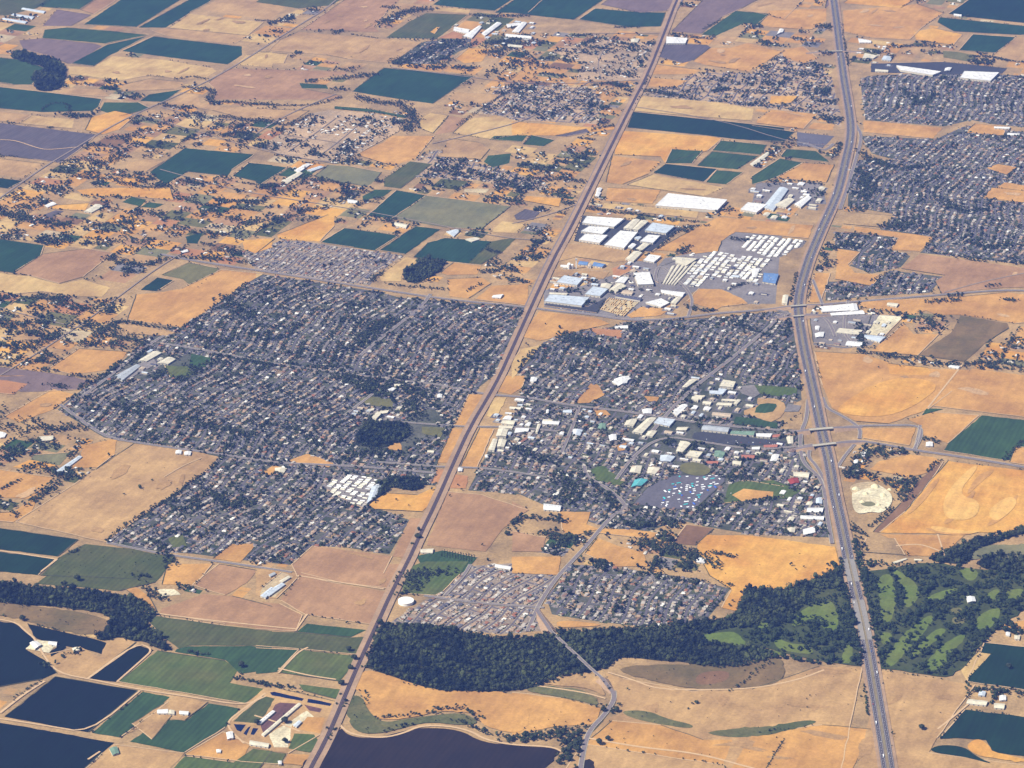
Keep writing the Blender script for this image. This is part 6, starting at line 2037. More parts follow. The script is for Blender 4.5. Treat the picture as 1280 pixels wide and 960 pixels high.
TL = '''
A0 22 3.5 320,360 360,400 420,398 500,405 560,430 600,460 640,470
A0 20 3.5 200,520 230,488 320,485 330,540
A0 16 3.0 690,355 770,362
A0 24 4.0 830,375 900,360 975,375
A0 36 4.5 870,410 940,415 1010,425 975,470 1010,485 1100,480 1200,492 1280,490
A0 40 4.5 900,530 980,560 1060,550 1180,570 1280,570
A0 60 4.5 1050,640 1120,620 1190,650
A0 50 4.0 300,765 400,740 430,760 520,770 550,720
A0 40 4.0 320,825 440,840 540,840 560,860 650,880 780,885
A0 16 3.5 0,735 90,738
A0 30 4.0 620,580 700,560 740,580 820,575
A0 40 4.0 500,650 590,640 600,660
B0 22 4.5 0,492 150,500 280,495 340,478 405,458
B0 22 4.5 0,558 60,572 130,595 190,575 262,540
B0 50 5.0 470,455 560,485 660,490 700,480
B0 60 5.5 690,500 740,540 730,600 700,620
B0 50 4.5 340,375 450,365 560,348
B0 70 5.0 590,110 640,90 700,60 760,45 820,45
B0 40 5.0 600,35 670,40
B0 16 3.5 445,162 500,170 575,182
B0 80 4.5 650,295 760,270 850,230 960,200
B0 40 5.0 1010,70 1100,80 1280,75
B0 60 5.0 1060,250 1150,240 1280,200
B0 70 5.0 1080,210 1280,170
B0 18 4.0 950,590 1010,550 1080,500 1140,460 1220,415
B0 12 3.0 150,70 280,70
B0 22 4.0 0,95 150,105 180,110
B0 30 4.0 420,900 540,905
C0 24 4.5 370,615 430,600 510,592
C0 30 5.0 380,405 440,390 510,400
C0 34 5.0 270,170 380,165
C0 20 4.5 480,130 600,130
C0 22 4.5 760,160 880,180
C0 14 4.0 900,140 990,92
C0 50 5.0 610,425 700,435 820,460
C0 26 5.0 615,400 640,350
C0 40 5.0 150,850 250,840 340,860
C0 16 3.5 690,440 760,445
D0 50 5.0 310,130 350,115 360,140
D0 14 4.5 415,110 440,240 455,310
D0 40 5.0 650,225 760,215 880,220
D0 30 5.0 1020,268 1100,265 1220,290
D0 34 5.0 380,720 410,700 420,670
D0 40 5.0 480,700 540,740 600,760
D0 16 4.0 1050,545 1090,520
D1 16 4.5 640,180 800,200 870,225 800,300 1000,325 1280,360
D1 30 5.5 500,640 520,780
D1 26 5.0 540,780 600,785 680,800 760,800
D1 30 5.0 860,830 980,835 1100,820 1200,830 1280,850
D1 26 5.0 1100,465 1160,460
D1 34 4.5 820,540 900,535 980,525
D1 40 5.0 780,610 840,620 860,660 790,670
D1 30 5.0 1180,530 1240,530
D1 26 5.5 340,310 350,380
D1 14 5.0 210,400 200,480 180,540
D1 14 5.0 170,610 175,690
D1 12 4.0 275,430 262,520
D1 14 4.0 560,440 640,400
D2 26 5.5 800,300 850,295 880,320
D2 18 5.0 820,450 880,400
D2 40 5.5 610,490 680,500 740,540 700,590
D2 20 5.0 560,710 620,660 660,620
D2 24 5.5 470,700 490,740 540,755
D2 20 5.0 490,780 500,830 490,900 500,960
D2 20 5.5 1190,395 1270,310
D2 40 5.5 500,400 540,370 600,345
D2 16 5.0 340,720 370,750
D2 26 6.0 180,520 220,545
D2 20 5.0 0,600 120,580
C2 50 5.5 590,770 680,800 760,830 860,850 940,880 980,900
C2 26 5.0 930,830 1050,860
C2 40 6.0 880,640 940,600 990,570
C2 16 5.0 1060,610 1150,580 1260,575
C2 30 6.0 20,690 80,660 160,680 260,690
C2 40 6.0 130,740 200,750 300,790
C2 20 5.5 340,450 400,530 470,590 520,640
C2 24 5.5 870,40 800,110 760,160
C2 22 5.5 880,200 1030,215
C2 40 6.0 1060,400 1130,380 1200,390
C2 30 5.5 740,440 760,460
C2 30 5.5 990,480 1040,470 1100,490
C1 26 5.0 360,95 480,115 620,130 760,155 880,160
C1 18 5.0 690,285 790,185 930,180
C1 50 6.0 240,690 330,720 400,720
C1 16 5.5 30,870 60,800 150,740
C1 18 5.0 330,440 410,450
C1 40 5.5 780,310 830,275
C1 30 5.5 820,560 900,580 960,580
C1 22 5.0 1040,470 1110,450
C1 40 6.0 1040,240 1100,250
C1 16 5.0 350,100 420,110
A1 24 5.0 500,660 560,625 640,640 740,660 830,665
A1 60 6.0 160,520 240,510 320,560 420,580
A1 70 6.0 350,640 480,660 540,700 700,730
A1 36 6.5 380,945 460,900 560,840 640,790 700,760
A1 60 6.0 100,760 200,720 300,690
A1 50 5.5 500,330 580,350 700,370 780,330
A1 30 5.0 820,330 960,335 1100,345 1200,360
A1 30 5.0 230,930 320,945
A1 26 5.5 340,885 430,890
A1 30 5.0 860,50 980,90 1100,60 1220,70
A1 50 5.5 0,120 100,140 250,170 300,180
A1 40 5.0 420,180 560,170
A1 40 5.0 380,260 500,265
A1 20 5.0 1160,450 1080,510 960,600 860,660
A1 40 6.0 900,880 1000,810 1080,830
A1 30 5.5 1000,790 1100,800 1280,830
B1 30 5.0 540,440 590,400
B1 20 5.0 620,455 760,470 900,480
B1 24 5.0 20,190 180,130 300,90
B1 18 4.5 640,165 700,175
B1 24 4.5 380,150 420,160
B1 30 5.0 1080,290 1150,310
B1 34 5.0 1060,400 1180,380 1240,400
B1 18 4.5 990,490 1060,450
B1 40 6.0 480,720 560,640 680,620
B1 30 5.5 0,830 200,840 330,860
A2 46 6.0 110,210 170,215
A2 50 6.0 180,240 260,260 330,240 420,245
A2 50 6.5 0,350 60,360 110,380
A2 46 6.5 100,440 200,430 240,440 280,470 380,480
A2 46 6.5 270,500 230,540 150,600
A2 20 5.0 60,640 90,670
A2 16 5.0 0,535 100,490
A2 18 5.0 560,300 700,315 900,350 1100,375 1280,400
A2 14 5.0 1040,380 1000,430 900,500 780,590 660,660 560,730 500,785
A2 40 6.5 750,830 800,850 790,900
A2 30 6.0 780,740 870,730 900,760
A2 20 5.5 320,840 380,810
A3 30 6.0 640,60 700,60
A3 36 6.0 690,110 730,160 790,170
A3 26 6.0 830,100 900,120
A3 20 6.0 300,440 350,425 380,410
A3 34 7.0 200,480 240,490
A3 14 6.0 890,420 980,435
A3 18 6.0 1100,540 1200,560 1290,575
A3 12 5.0 60,640 200,550
A3 14 5.5 300,90 310,110
B3 18 6.0 10,560 100,575 190,590
B3 60 6.5 690,60 760,30 740,110 700,140
B3 50 6.5 800,50 870,40 930,50
B3 14 6.5 500,600 520,650 510,670
B3 16 6.0 560,735 640,725 720,715 780,712
B3 26 6.5 820,700 900,690 1000,690 1060,740
B3 26 6.5 940,740 1000,760 1080,800 1180,825 1280,830 1400,820
B3 14 6.0 600,795 700,765 770,760
B3 26 7.0 410,620 400,680 380,720
B3 12 6.0 330,830 380,770
C3 40 7.0 0,830 80,820 160,800 240,790 330,780
C3 50 7.5 240,840 300,850 330,830 280,890 230,940
C3 16 6.0 340,780 400,740 440,710
C3 44 7.5 450,680 490,695
C3 14 6.0 380,500 430,560 460,590
C3 16 6.5 920,230 960,190 1000,160
C3 30 6.5 600,50 660,60 800,80 900,90
C3 16 6.0 1010,100 1050,110
C3 12 5.0 1020,600 1100,560 1150,500 1230,470
D3 8 5.5 525,570 535,640 545,720
Z8 40 7.0 170,80 175,160 185,260 195,340 210,420 230,500 270,530
Z8 40 7.5 60,420 110,480 120,560 150,640
Z8 60 7.5 20,600 90,640 100,740 60,820
Z8 40 7.5 150,700 170,800 190,900
Z8 34 7.5 230,240 340,250 430,240
Z8 30 7.0 260,340 290,380 310,440
Z8 34 7.5 390,320 420,400 430,480 470,530
Z8 40 7.5 490,260 560,340 600,400 600,470
Z8 50 7.5 550,520 600,530 640,500
Z8 60 7.5 250,590 330,560 310,640 260,660
Z8 60 7.5 390,620 430,600 490,590 470,640
Z8 40 7.5 540,600 620,560 700,550
Z8 40 7.5 660,640 720,600 760,570
Z8 34 7.5 330,860 400,780
Z8 34 7.5 440,830 520,740 600,660
Z8 40 7.5 590,870 650,830 710,790
Z8 34 7.0 740,890 830,840
Z8 40 7.5 700,280 800,290 890,310
Z8 40 7.5 620,290 660,350
Z8 40 7.5 640,400 720,380
Z8 44 7.5 740,470 800,460 880,420
Z8 40 7.5 750,360 820,385
Z8 34 7.0 960,420 1020,400 1080,380
Z8 50 7.5 980,320 1040,330
Z8 60 7.5 1120,330 1200,350 1280,340
Z8 40 7.5 950,520 1060,500
Z8 30 7.0 690,510 820,515
Z8 46 7.5 850,580 920,580 940,620
Z8 40 7.5 910,660 960,690
Z8 60 8.0 1100,660 1180,680 1280,700
Z8 40 7.5 1150,600 1200,530 1270,480
Z8 30 7.0 1100,550 1110,480 1180,430
Z8 34 7.0 960,720 920,800 890,850
Z8 50 7.5 1000,700 1060,710
Z8 40 7.0 700,930 780,940
Z8 24 7.0 330,910 380,930
Z8 60 7.5 100,230 60,250 20,300
D3 60 7.5 300,370 350,350 400,340
D3 60 7.5 230,290 280,260 320,300
D3 40 7.5 130,330 200,340
D3 40 7.5 20,360 80,370
D3 30 7.5 0,420 100,440 200,455 300,465 420,470
D3 34 7.5 330,190 310,170
D3 24 6.5 250,200 300,190
D3 30 7.0 170,400 260,400
D3 30 7 1040,600 1130,590 1200,600 1290,620
D3 16 6 1020,560 1010,640
D3 20 7 1110,660 1150,620 1190,600
C1 60 7 240,700 330,740 420,760 460,800
C1 50 7 560,660 640,700 620,760
C1 50 7 700,760 820,800 900,840
C1 40 6 1000,620 1100,660 1200,700
C2 40 7 450,560 480,640
C2 50 7 0,330 80,380 200,400
C2 50 7 700,300 760,330 900,330
C2 60 7 200,470 300,520 260,600
B1 70 7 440,770 540,700 640,620
B1 60 7 380,870 480,900 620,930 700,900
B1 40 6 900,880 1000,830 1080,800
B1 40 6 40,700 120,720 200,640
B2 70 7 400,20 520,60 700,60 820,100
B2 50 7 720,120 760,200
B2 40 6 0,230 180,240 320,350
B2 40 6 0,120 120,130
B2 50 7 420,380 560,360 700,370
A2 60 7 560,130 640,180 720,160
A2 50 7 1000,560 1080,620 1180,600
A2 40 6 900,200 1050,260 1200,280
A2 50 7 800,620 860,640 950,600
A1 60 7 1040,520 1120,560 1200,620
A1 50 6 900,700 1000,720 1100,720
D1 60 6 620,190 700,160 780,180
D1 50 6 900,60 1000,120 1100,100
D1 40 6 1000,240 1100,290 1200,260
D0 60 6 560,760 700,800 820,780
D0 40 6 700,420 800,500 860,440
D0 60 6 500,800 560,880 520,940
'''
PLACE = {'Z8': 'the golf course', 'D3': 'the golf course and creek edge', 'B3': 'the slough and railway below the woods', 'C3': 'the creek road below the woods', 'A3': 'the bottom left farms',
         'A2': 'the left farm lots', 'B2': 'the west town', 'C2': 'the old town', 'D2': 'the highway interchange', 'A1': 'the upper left lots'}
LINE_T = []
for ln in TL.strip().splitlines():
    reg, w_, r_, s = ln.split(' ', 3)
    w_, r_ = float(w_), float(r_)
    P = [ground(x, y) for x, y in smooth_line(pts(reg, s), 1)]
    n0 = len(ALLT)
    scatter_line(P, w_, max(6.5, r_ * 1.35), r_ * .65, r_ * 1.2, reg, .88)
SINGLE = '''
W 175,610 8|W 190,600 5|W 155,618 5|W 260,608 4|W 1152,911 9|W 1115,917 6|W 989,753 0|W 989,707 7|W 1005,709 5|W 113,587 8|W 137,570 9
W 434,779 6|W 448,778 6|W 495,720 5|W 508,740 6|W 356,903 10|W 321,905 9|W 409,911 7|W 410,925 7|W 356,928 8|W 28,775 9|W 4,770 6|W 302,833 9|W 301,842 7|W 97,725 10|W 82,731 8
W 436,813 8|W 443,824 9|W 438,836 8|W 427,856 9|W 524,663 8|W 522,672 10|W 515,680 7|W 540,612 7|W 554,606 6|W 562,620 5|W 573,607 5|W 577,612 5|W 495,625 6|W 511,632 4|W 871,879 6|W 866,880 5|W 860,886 4
W 727,847 7|W 784,862 5|W 749,930 9|W 870,878 7|W 930,815 5|W 1261,835 8|W 912,757 7|W 916,752 6|W 634,668 9|W 645,662 8|W 603,682 5|W 610,700 6|W 60,590 6|W 60,415 6|W 68,464 7|W 35,500 5|W 5,520 4|W 700,410 8|W 703,418 6|W 658,430 6|W 660,432 5
W 862,284 4|W 825,376 4|W 1098,460 5|W 1104,855 4|W 765,100 4|W 899,146 5|W 439,71 5|W 363,262 5|W 760,925 8|W 1012,870 4|W 1076,870 4|W 682,405 4|W 770,395 4|W 995,712 4|W 750,700 7|W 790,698 6|W 808,703 7|W 797,688 6'''
for e in SINGLE.replace('\n', '|').split('|'):
    if not e.strip(): continue
    _, xy, r_ = e.split()
    x, y = map(float, xy.split(','))
    if float(r_) > 0:
        gx_, gy_ = ground(x, y, 3)
        ALLT.append((gx_, gy_, float(r_) * 1.05, 'single'))
for t in YTREES + RTREES + PARK_T:
    ALLT.append(t)
Pg = [ground(*p) for p in golf]
n0 = len(ALLT)
scatter_poly(Pg, 14, 4.6, 9.2, 'Z8', .75, .8)
ALLT[n0:] = [t for t in ALLT[n0:] if not fairmask[cells(t[0], t[1])]]
ALLT[:] = [t for t in ALLT if t[3] != 'Z8' or not fairmask[cells(t[0], t[1])] or rng.random() < .25]
for m in BORDER_T:
    scatter_line(m, 5, 11, 2.2, 5.5, 'border', .38)
for reg, s in (('B3', '430,622 500,622 530,702 600,752 700,732 860,712 980,702 1060,752 960,762 800,742 600,800 480,800 430,740'), ('C3', '42,600 120,572 350,592 430,678 290,638'), ('C3', '470,492 700,472 900,482 1230,442 1280,452 1280,558 1100,598 850,593 600,540'),
               ('C3', '512,692 640,692 730,732 858,760 840,780 650,750 540,720'), ('C3', '912,790 1280,757 1280,798 1080,823 940,808'), ('A2', '400,792 620,815 828,857 790,900 730,958 190,940 280,855'), ('A3', '0,192 280,212 440,242 538,280 442,348 200,298 140,270 0,240')):
    scatter_poly(wpts(reg, s), 19, 1.0, 3.0, 'border', .3, .75)
# orchard
P = np.array(wpts('B2', '880,822 1040,845 1010,880 860,850'))
for x in np.arange(P[:, 0].min(), P[:, 0].max(), 9):
    for y in np.arange(P[:, 1].min(), P[:, 1].max(), 9):
        if in_poly(np.array([x]), np.array([y]), P)[0]: ALLT.append((x, y, 3, 'orchard'))
# scattered bushes on the open range in front
for reg, s, n in (('C3', '440,510 850,602 1280,562 1280,960 400,860', 26), ('C3', '0,607 400,700 200,768 0,808', 6), ('D3', '20,592 320,482 518,490 590,940 20,940', 22),
                  ('D3', '600,502 1040,572 870,820 660,940', 10), ('W', '1020,440 1210,462 1160,512 1030,500', 8), ('W', '872,669 1044,684 1020,725 920,764', 5),
                  ('A2', '450,442 900,352 1000,430 500,783 74,688', 14)):
    P = np.array(wpts(reg, s)); lo, hi = P.min(0), P.max(0); k = 0
    while k < n:
        x, y = rng.uniform(lo, hi)
        if in_poly(np.array([x]), np.array([y]), P)[0]:
            ALLT.append((x, y, rng.uniform(1.2, 3.0), 'single')); k += 1

# keep off the roads, roofs and rails
def blocked_mask():
    m = np.zeros_like(free)
    for P, w_ in ((FWY, 44), (RAIL, 12), (LANE, 15)):
        claim_line(P, w_, m, True)
    for k in LINES:
        for P, w_ in LINES[k]:
            claim_line(P, w_ + 3, m, True)
    return m
blk = blocked_mask()
def tree_ok(t):
    j, i = cells(t[0], t[1])
    if blk[j, i]: return False
    if t[3] in DIST and (notree[j, i] or not free[j, i]): return False
    if t[3] in ('rural',) and not free[j, i]: return False
    return True
# building footprints
bm = np.zeros_like(free)
for o_ in list(COL.objects):
    if o_.type == 'EMPTY':
        for ch in o_.children:
            if ch.name.startswith('wall') and 'house' not in o_.name and 'mobile' not in o_.name:
                V = [o_.location + v.co for v in ch.data.vertices if v.co.z < .1]
                if len(V) >= 3: claim_poly([(v.x, v.y) for v in V], bm, True)
blk |= bm
ALLT = [t for t in ALLT if tree_ok(t)]
WOODS = [t for t in WOODS if tree_ok(t)]
print('trees', len(ALLT), 'woods', len(WOODS))

def tsize(t):
    px, py = to_px(t[0], t[1])
    if not (-5 < px < 1285 and -5 < py < 970): return 0
    return t[2] / math.dist((t[0], t[1], 0), CAM)
ALLT.sort(key=tsize, reverse=True)
NEARN = 300
near_t, far_t = ALLT[:NEARN], ALLT[NEARN:]
crown_me = []
for k, (V, T) in enumerate(NEAR_T):
    for mat in (LEAF, LEAFG):
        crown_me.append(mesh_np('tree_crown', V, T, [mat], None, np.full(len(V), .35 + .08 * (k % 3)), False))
def trunk():
    V, Fc = [], []
    rings = [(.075, 0), (.055, .35), (.045, .62), (.03, .95)]
    for r_, z in rings:
        for i in range(7):
            a = 2 * math.pi * i / 7; V.append((r_ * math.cos(a), r_ * math.sin(a), z))
    for k in range(3):
        for i in range(7):
            Fc.append((7 * k + i, 7 * k + (i + 1) % 7, 7 * k + 7 + (i + 1) % 7, 7 * k + 7 + i))
    for q in range(4):      # limbs
        a = q * 1.6 + .3; b = len(V); d = (math.cos(a), math.sin(a))
        for r_, L_, z in ((.028, 0, .5), (.014, .42, .95)):
            for i in range(4):
                t_ = 2 * math.pi * i / 4
                V.append((d[0] * L_ - d[1] * r_ * math.cos(t_), d[1] * L_ + d[0] * r_ * math.cos(t_), z + r_ * math.sin(t_)))
        for i in range(4):
            Fc.append((b + i, b + (i + 1) % 4, b + 4 + (i + 1) % 4, b + 4 + i))
    return mesh_py('tree_trunk', V, Fc, [BARK])
trunk_me = trunk()
for (x, y, r_, place) in near_t:
    golf_t = place in ('Z8', 'D3')
    k = int(rng.integers(6)) * 2 + (1 if golf_t else 0)
    where = PLACE.get(place) or {'single': 'open dry ground in the foreground', 'border': 'a field border', 'rural': 'a farm lot', 'orchard': 'the orchard'}.get(place) or (AREA.get(place, 'town'))
    t = prop(link('broadleaf_tree', None, None, (x, y, zat(x, y))), 'dark green broadleaf tree standing at ' + where, 'tree', 'trees at ' + where)
    t['girth'] = float(r_)
    t.rotation_euler.z = rng.uniform(0, 6.28)
    h = r_ * rng.uniform(.95, 1.2)
    tr = link('trunk', trunk_me, t); tr.scale = (r_, r_, h)
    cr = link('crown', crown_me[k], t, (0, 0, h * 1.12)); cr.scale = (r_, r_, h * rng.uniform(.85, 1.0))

def mass(name, trees, temps, label, mats):
    VV, TT, MM, TI, off = [], [], [], [], 0
    vs = [np.concatenate([v.astype(np.float32)]) for v, t in temps]
    for (x, y, r_, place) in trees:
        k = int(rng.integers(len(temps)))
        V, T = vs[k], temps[k][1]
        a = rng.uniform(0, 6.28); c, s = math.cos(a) * r_, math.sin(a) * r_
        h = r_ * rng.uniform(.8, 1.25)
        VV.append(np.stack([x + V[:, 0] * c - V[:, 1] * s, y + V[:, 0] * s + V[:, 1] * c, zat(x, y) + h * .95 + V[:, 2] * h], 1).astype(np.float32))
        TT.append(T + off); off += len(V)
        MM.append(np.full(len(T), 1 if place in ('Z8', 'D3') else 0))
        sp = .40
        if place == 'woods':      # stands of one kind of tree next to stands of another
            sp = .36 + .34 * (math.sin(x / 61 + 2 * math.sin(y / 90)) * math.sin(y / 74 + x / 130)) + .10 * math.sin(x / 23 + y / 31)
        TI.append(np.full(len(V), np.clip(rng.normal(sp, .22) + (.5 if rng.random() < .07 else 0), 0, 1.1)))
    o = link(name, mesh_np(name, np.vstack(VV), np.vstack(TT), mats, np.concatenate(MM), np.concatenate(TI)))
    return prop(o, label, name, kind='stuff')
mass('trees', far_t, FAR_T, 'countless small dark trees among the houses and along the fields', [LEAF, LEAFG])
mass('woods', WOODS, MID_T, 'dense dark riparian woods along the creek', [LEAF, LEAFG])

# ------------------------------------------------------------ vehicles
def car_meshes():
    def sweep(prof, w0):
        V, Fc = [], []
        for s in (-1, 1):
            for x, z, k in prof: V.append((x, s * w0 * k, z))
        n = len(prof)
        Fc.append(tuple(range(n))); Fc.append(tuple(reversed(range(n, 2 * n))))
        for i in range(n):
            j = (i + 1) % n; Fc.append((i, n + i, n + j, j))
        return V, Fc
    body = sweep([(-2.2, .35, 1), (2.2, .35, 1), (2.25, .75, .98), (1.1, .95, .95), (-2.1, .98, .95), (-2.3, .7, .98)], .9)
    cab = sweep([(1.05, .96, .86), (.35, 1.45, .76), (-1.2, 1.47, .76), (-1.9, 1.0, .86)], .9)
    vbody = sweep([(-2.8, .4, 1), (2.7, .4, 1), (2.75, 1.1, 1), (2.0, 2.2, .95), (-2.8, 2.3, .95)], 1.05)
    trk = sweep([(-7.5, 1.1, 1), (4.4, 1.1, 1), (4.4, 4.0, 1), (-7.5, 4.0, 1)], 1.28)
    trc = sweep([(4.7, .6, 1), (7.4, .6, 1), (7.3, 1.9, 1), (6.6, 3.0, .95), (4.7, 3.1, .95)], 1.22)
    return body, cab, vbody, trk, trc
body, cab, vbody, trk, trc = car_meshes()
m_tyre = plain_mat('tyre', (28, 28, 30), .9, .02)
def wheel_mesh(r_):
    V, Fc = lathe([(r_ * .3, -.12), (r_, -.12), (r_, .12), (r_ * .3, .12)], 10, False)
    V = [(a, c, b) for a, b, c in V]
    return mesh_py('wheel', V, Fc, [m_tyre])
wh = wheel_mesh(.34); wh2 = wheel_mesh(.52)
CP = {'white': (236, 236, 234), 'silver': (176, 180, 186), 'dark': (44, 46, 54), 'blue': (52, 84, 150), 'red': (150, 40, 34)}
cpm = {k: plain_mat('paint_' + k, v, .3, .02) for k, v in CP.items()}
bodies = {k: mesh_py('car_body', *body, [m]) for k, m in cpm.items()}
vans = {k: mesh_py('van_body', *vbody, [m]) for k, m in cpm.items()}
cabm = mesh_py('car_cabin', *cab, [m_glass]); trkm = mesh_py('trailer', *trk, [cpm['white']]); trcm = mesh_py('tractor', *trc, [cpm['silver']])
def vehicle(x, y, z, a, kind, color, label, group):
    t = prop(link({'car': 'car', 'van': 'van', 'truck': 'truck'}[kind], None, None, (x, y, z)), label, kind, group)
    t.rotation_euler.z = a
    if kind == 'car':
        link('body', bodies[color], t); link('cabin', cabm, t); ws = [(1.4, .85), (1.4, -.85), (-1.4, .85), (-1.4, -.85)]; w = wh; hz = .34
    elif kind == 'van':
        link('body', vans[color], t); ws = [(1.8, .95), (1.8, -.95), (-1.8, .95), (-1.8, -.95)]; w = wh; hz = .34
    else:
        link('trailer', trkm, t); link('cab', trcm, t); ws = [(6.4, 1.1), (6.4, -1.1), (-6.3, 1.1), (-6.3, -1.1), (-5, 1.1), (-5, -1.1)]; w = wh2; hz = .52
    for wx, wy in ws: link('wheel', w, t, (wx, wy, hz))
    return t
FW = np.array(FWY); seg = np.linalg.norm(np.diff(FW, axis=0), axis=1); s_ = np.concatenate([[0], np.cumsum(seg)])
def on_fwy(u, off):
    p = np.array([np.interp(u, s_, FW[:, 0]), np.interp(u, s_, FW[:, 1])]); q = np.array([np.interp(u + 5, s_, FW[:, 0]), np.interp(u + 5, s_, FW[:, 1])])
    d = (q - p) / np.linalg.norm(q - p); return p + np.array([-d[1], d[0]]) * off, math.atan2(d[1], d[0])
u_px = np.array([to_px(*p)[1] for p in FW])
n_c = 0
for i, yy in enumerate(list(np.linspace(952, 60, 74) + rng.uniform(-5, 5, 74))):
    u = float(np.interp(yy, u_px, s_)) + rng.uniform(-8, 8)
    side = 1 if i % 2 else -1
    p, a = on_fwy(u, side * (8.6 if rng.random() < .5 else 14.0))
    kind = 'truck' if i % 9 in (0, 4) else ('van' if i % 5 == 1 else 'car')
    color = ['white', 'silver', 'white', 'dark', 'blue', 'white', 'red'][i % 7]
    place = 'the lowest stretch of highway' if yy > 820 else 'the highway by the golf course' if yy > 680 else 'the highway below the overpasses' if yy > 560 else 'the highway between the two pairs of overpasses' if yy > 395 else 'the far highway'
    cn = 'white' if kind == 'truck' else color
    vehicle(p[0], p[1], ZR + .28, a + (math.pi if side > 0 else 0), kind, color, '%s %s driving on %s' % (cn, 'semi truck' if kind == 'truck' else kind, place), '%s %ss on %s' % (cn, kind, place))

# market lot: awnings and vans in loose rows; parked cars in the lots
def park_rows(reg, s, n_max, ang, du, dv, prob, where, kinds=('car', 'car', 'van')):
    P = np.array(wpts(reg, s)); C = P.mean(0); a = math.radians(ang)
    U = np.array([math.cos(a), math.sin(a)]); V_ = np.array([-U[1], U[0]])
    q = (P - C) @ np.stack([U, V_], 1); (u0, v0), (u1, v1) = q.min(0), q.max(0); k = 0
    for v in np.arange(v0 + 4, v1, dv):
        for u in np.arange(u0 + 3, u1, du):
            if k >= n_max: return
            p = C + U * u + V_ * (v + rng.uniform(-.5, .5))
            if rng.random() < prob and in_poly(p[:1], p[1:], P)[0] and not bm[cells(p[0], p[1])]:
                kind = str(rng.choice(kinds)); color = str(rng.choice(['white', 'white', 'silver', 'dark', 'blue', 'red']))
                vehicle(p[0], p[1], zat(*p) + .02, a + math.pi / 2, kind, color, '%s %s parked in %s' % (color, kind, where), '%s %ss parked in %s' % (color, kind, where)); k += 1
park_rows('Z5', '180,660 460,680 1050,745 1000,772 320,760 150,700', 60, 0, 3.4, 15, .30, 'the dark shopping lot')
park_rows('Z2', '180,735 520,760 620,810 460,790 180,750', 30, -12, 4, 9, .5, 'the yard below the long silver warehouse')
park_rows('D0', '220,630 380,645 330,690 215,680', 24, 0, 6, 16, .35, 'the far fenced lot')
park_rows('C2', '765,480 985,478 960,520 860,610 700,610 700,560', 40, 20, 11, 19, .24, 'the market lot', ('van', 'car', 'van'))

m_can = {k: plain_mat('canopy_' + k, v, .7, .04) for k, v in {'white': (238, 238, 236), 'teal': (70, 180, 180), 'blue': (66, 104, 190)}.items()}
m_post = plain_mat('canopy_post', (150, 150, 152), .5, .02)
def canopy_meshes(mat, L, Wd):
    h = 2.6
    V = [(-L, -Wd, h), (L, -Wd, h), (L, Wd, h), (-L, Wd, h), (-L, 0, h + 1.3), (L, 0, h + 1.3)] + [(-L, -Wd, h - .35), (L, -Wd, h - .35), (L, Wd, h - .35), (-L, Wd, h - .35)]
    Fc = [(0, 1, 5, 4), (2, 3, 4, 5), (1, 2, 5), (3, 0, 4), (6, 7, 1, 0), (7, 8, 2, 1), (8, 9, 3, 2), (9, 6, 0, 3)]
    return mesh_py('canopy_roof', V, Fc, [mat])
V, Fc = box(-.09, .09, -.09, .09, 0, 2.3); postm = mesh_py('post', V, Fc, [m_post])
cans = {(k, L): canopy_meshes(m_can[k], L, 3.2) for k in m_can for L in (4.5, 8.0)}
P = np.array(wpts('C2', '770,475 1000,470 985,500 860,622 700,615 690,590'))
lo, hi = P.min(0), P.max(0); k = 0; used_c = []
while k < 66:
    x, y = rng.uniform(lo, hi)
    if not in_poly(np.array([x]), np.array([y]), P)[0] or any(abs(x - a) < 12 and abs(y - b) < 10 for a, b in used_c): 
        if len(used_c) > 0 and rng.random() < .002: break
        continue
    used_c.append((x, y)); k += 1
    c = str(rng.choice(['white', 'white', 'white', 'white', 'white', 'blue', 'teal'])); L = float(rng.choice([4.5, 4.5, 8.0]))
    t = prop(link('market_canopy', None, None, (x, y, zat(x, y) + .02)), '%s %s canopy on the asphalt market lot beside the park' % ('long' if L > 5 else 'small', c), 'canopy', '%s %s canopies on the market lot' % ('long' if L > 5 else 'small', c))
    t.rotation_euler.z = float(rng.choice([.36, .36, 1.93])) + rng.normal(0, .05)
    link('canopy_roof', cans[(c, L)], t)
    for sx in (-1, 1):
        for sy in (-1, 1): link('post', postm, t, (sx * (L - .3), sy * 2.9, 0))

m_pile = plain_mat('gravel', (214, 202, 160), .95, .2, 1 / 2.0)
for i_, (x_, y_, s_q) in enumerate(((1070, 612, 14), (1082, 618, 11), (1094, 609, 16), (1104, 620, 12), (1078, 628, 10), (1098, 632, 9), (1112, 612, 9))):
    gx_, gy_ = ground(x_, y_)
    V, Fc = lathe([(s_q, 0), (s_q * .72, s_q * .28), (s_q * .35, s_q * .5), (.5, s_q * .58)], 14)
    r_ = np.random.default_rng(i_)
    V = [(a * r_.uniform(.85, 1.15), b * r_.uniform(.85, 1.15), c_) for a, b, c_ in V]
    prop(link('gravel_pile', mesh_py('gravel_pile', V, Fc, [m_pile]), None, (gx_, gy_, zat(gx_, gy_) - .05)),
         'pale gravel pile in the quarry yard, ' + ['leftmost', 'second from left in the upper row', 'tallest in the middle', 'right of the tallest', 'lower left', 'lowest', 'at the right edge'][i_], 'gravel pile', 'gravel piles in the quarry yard')

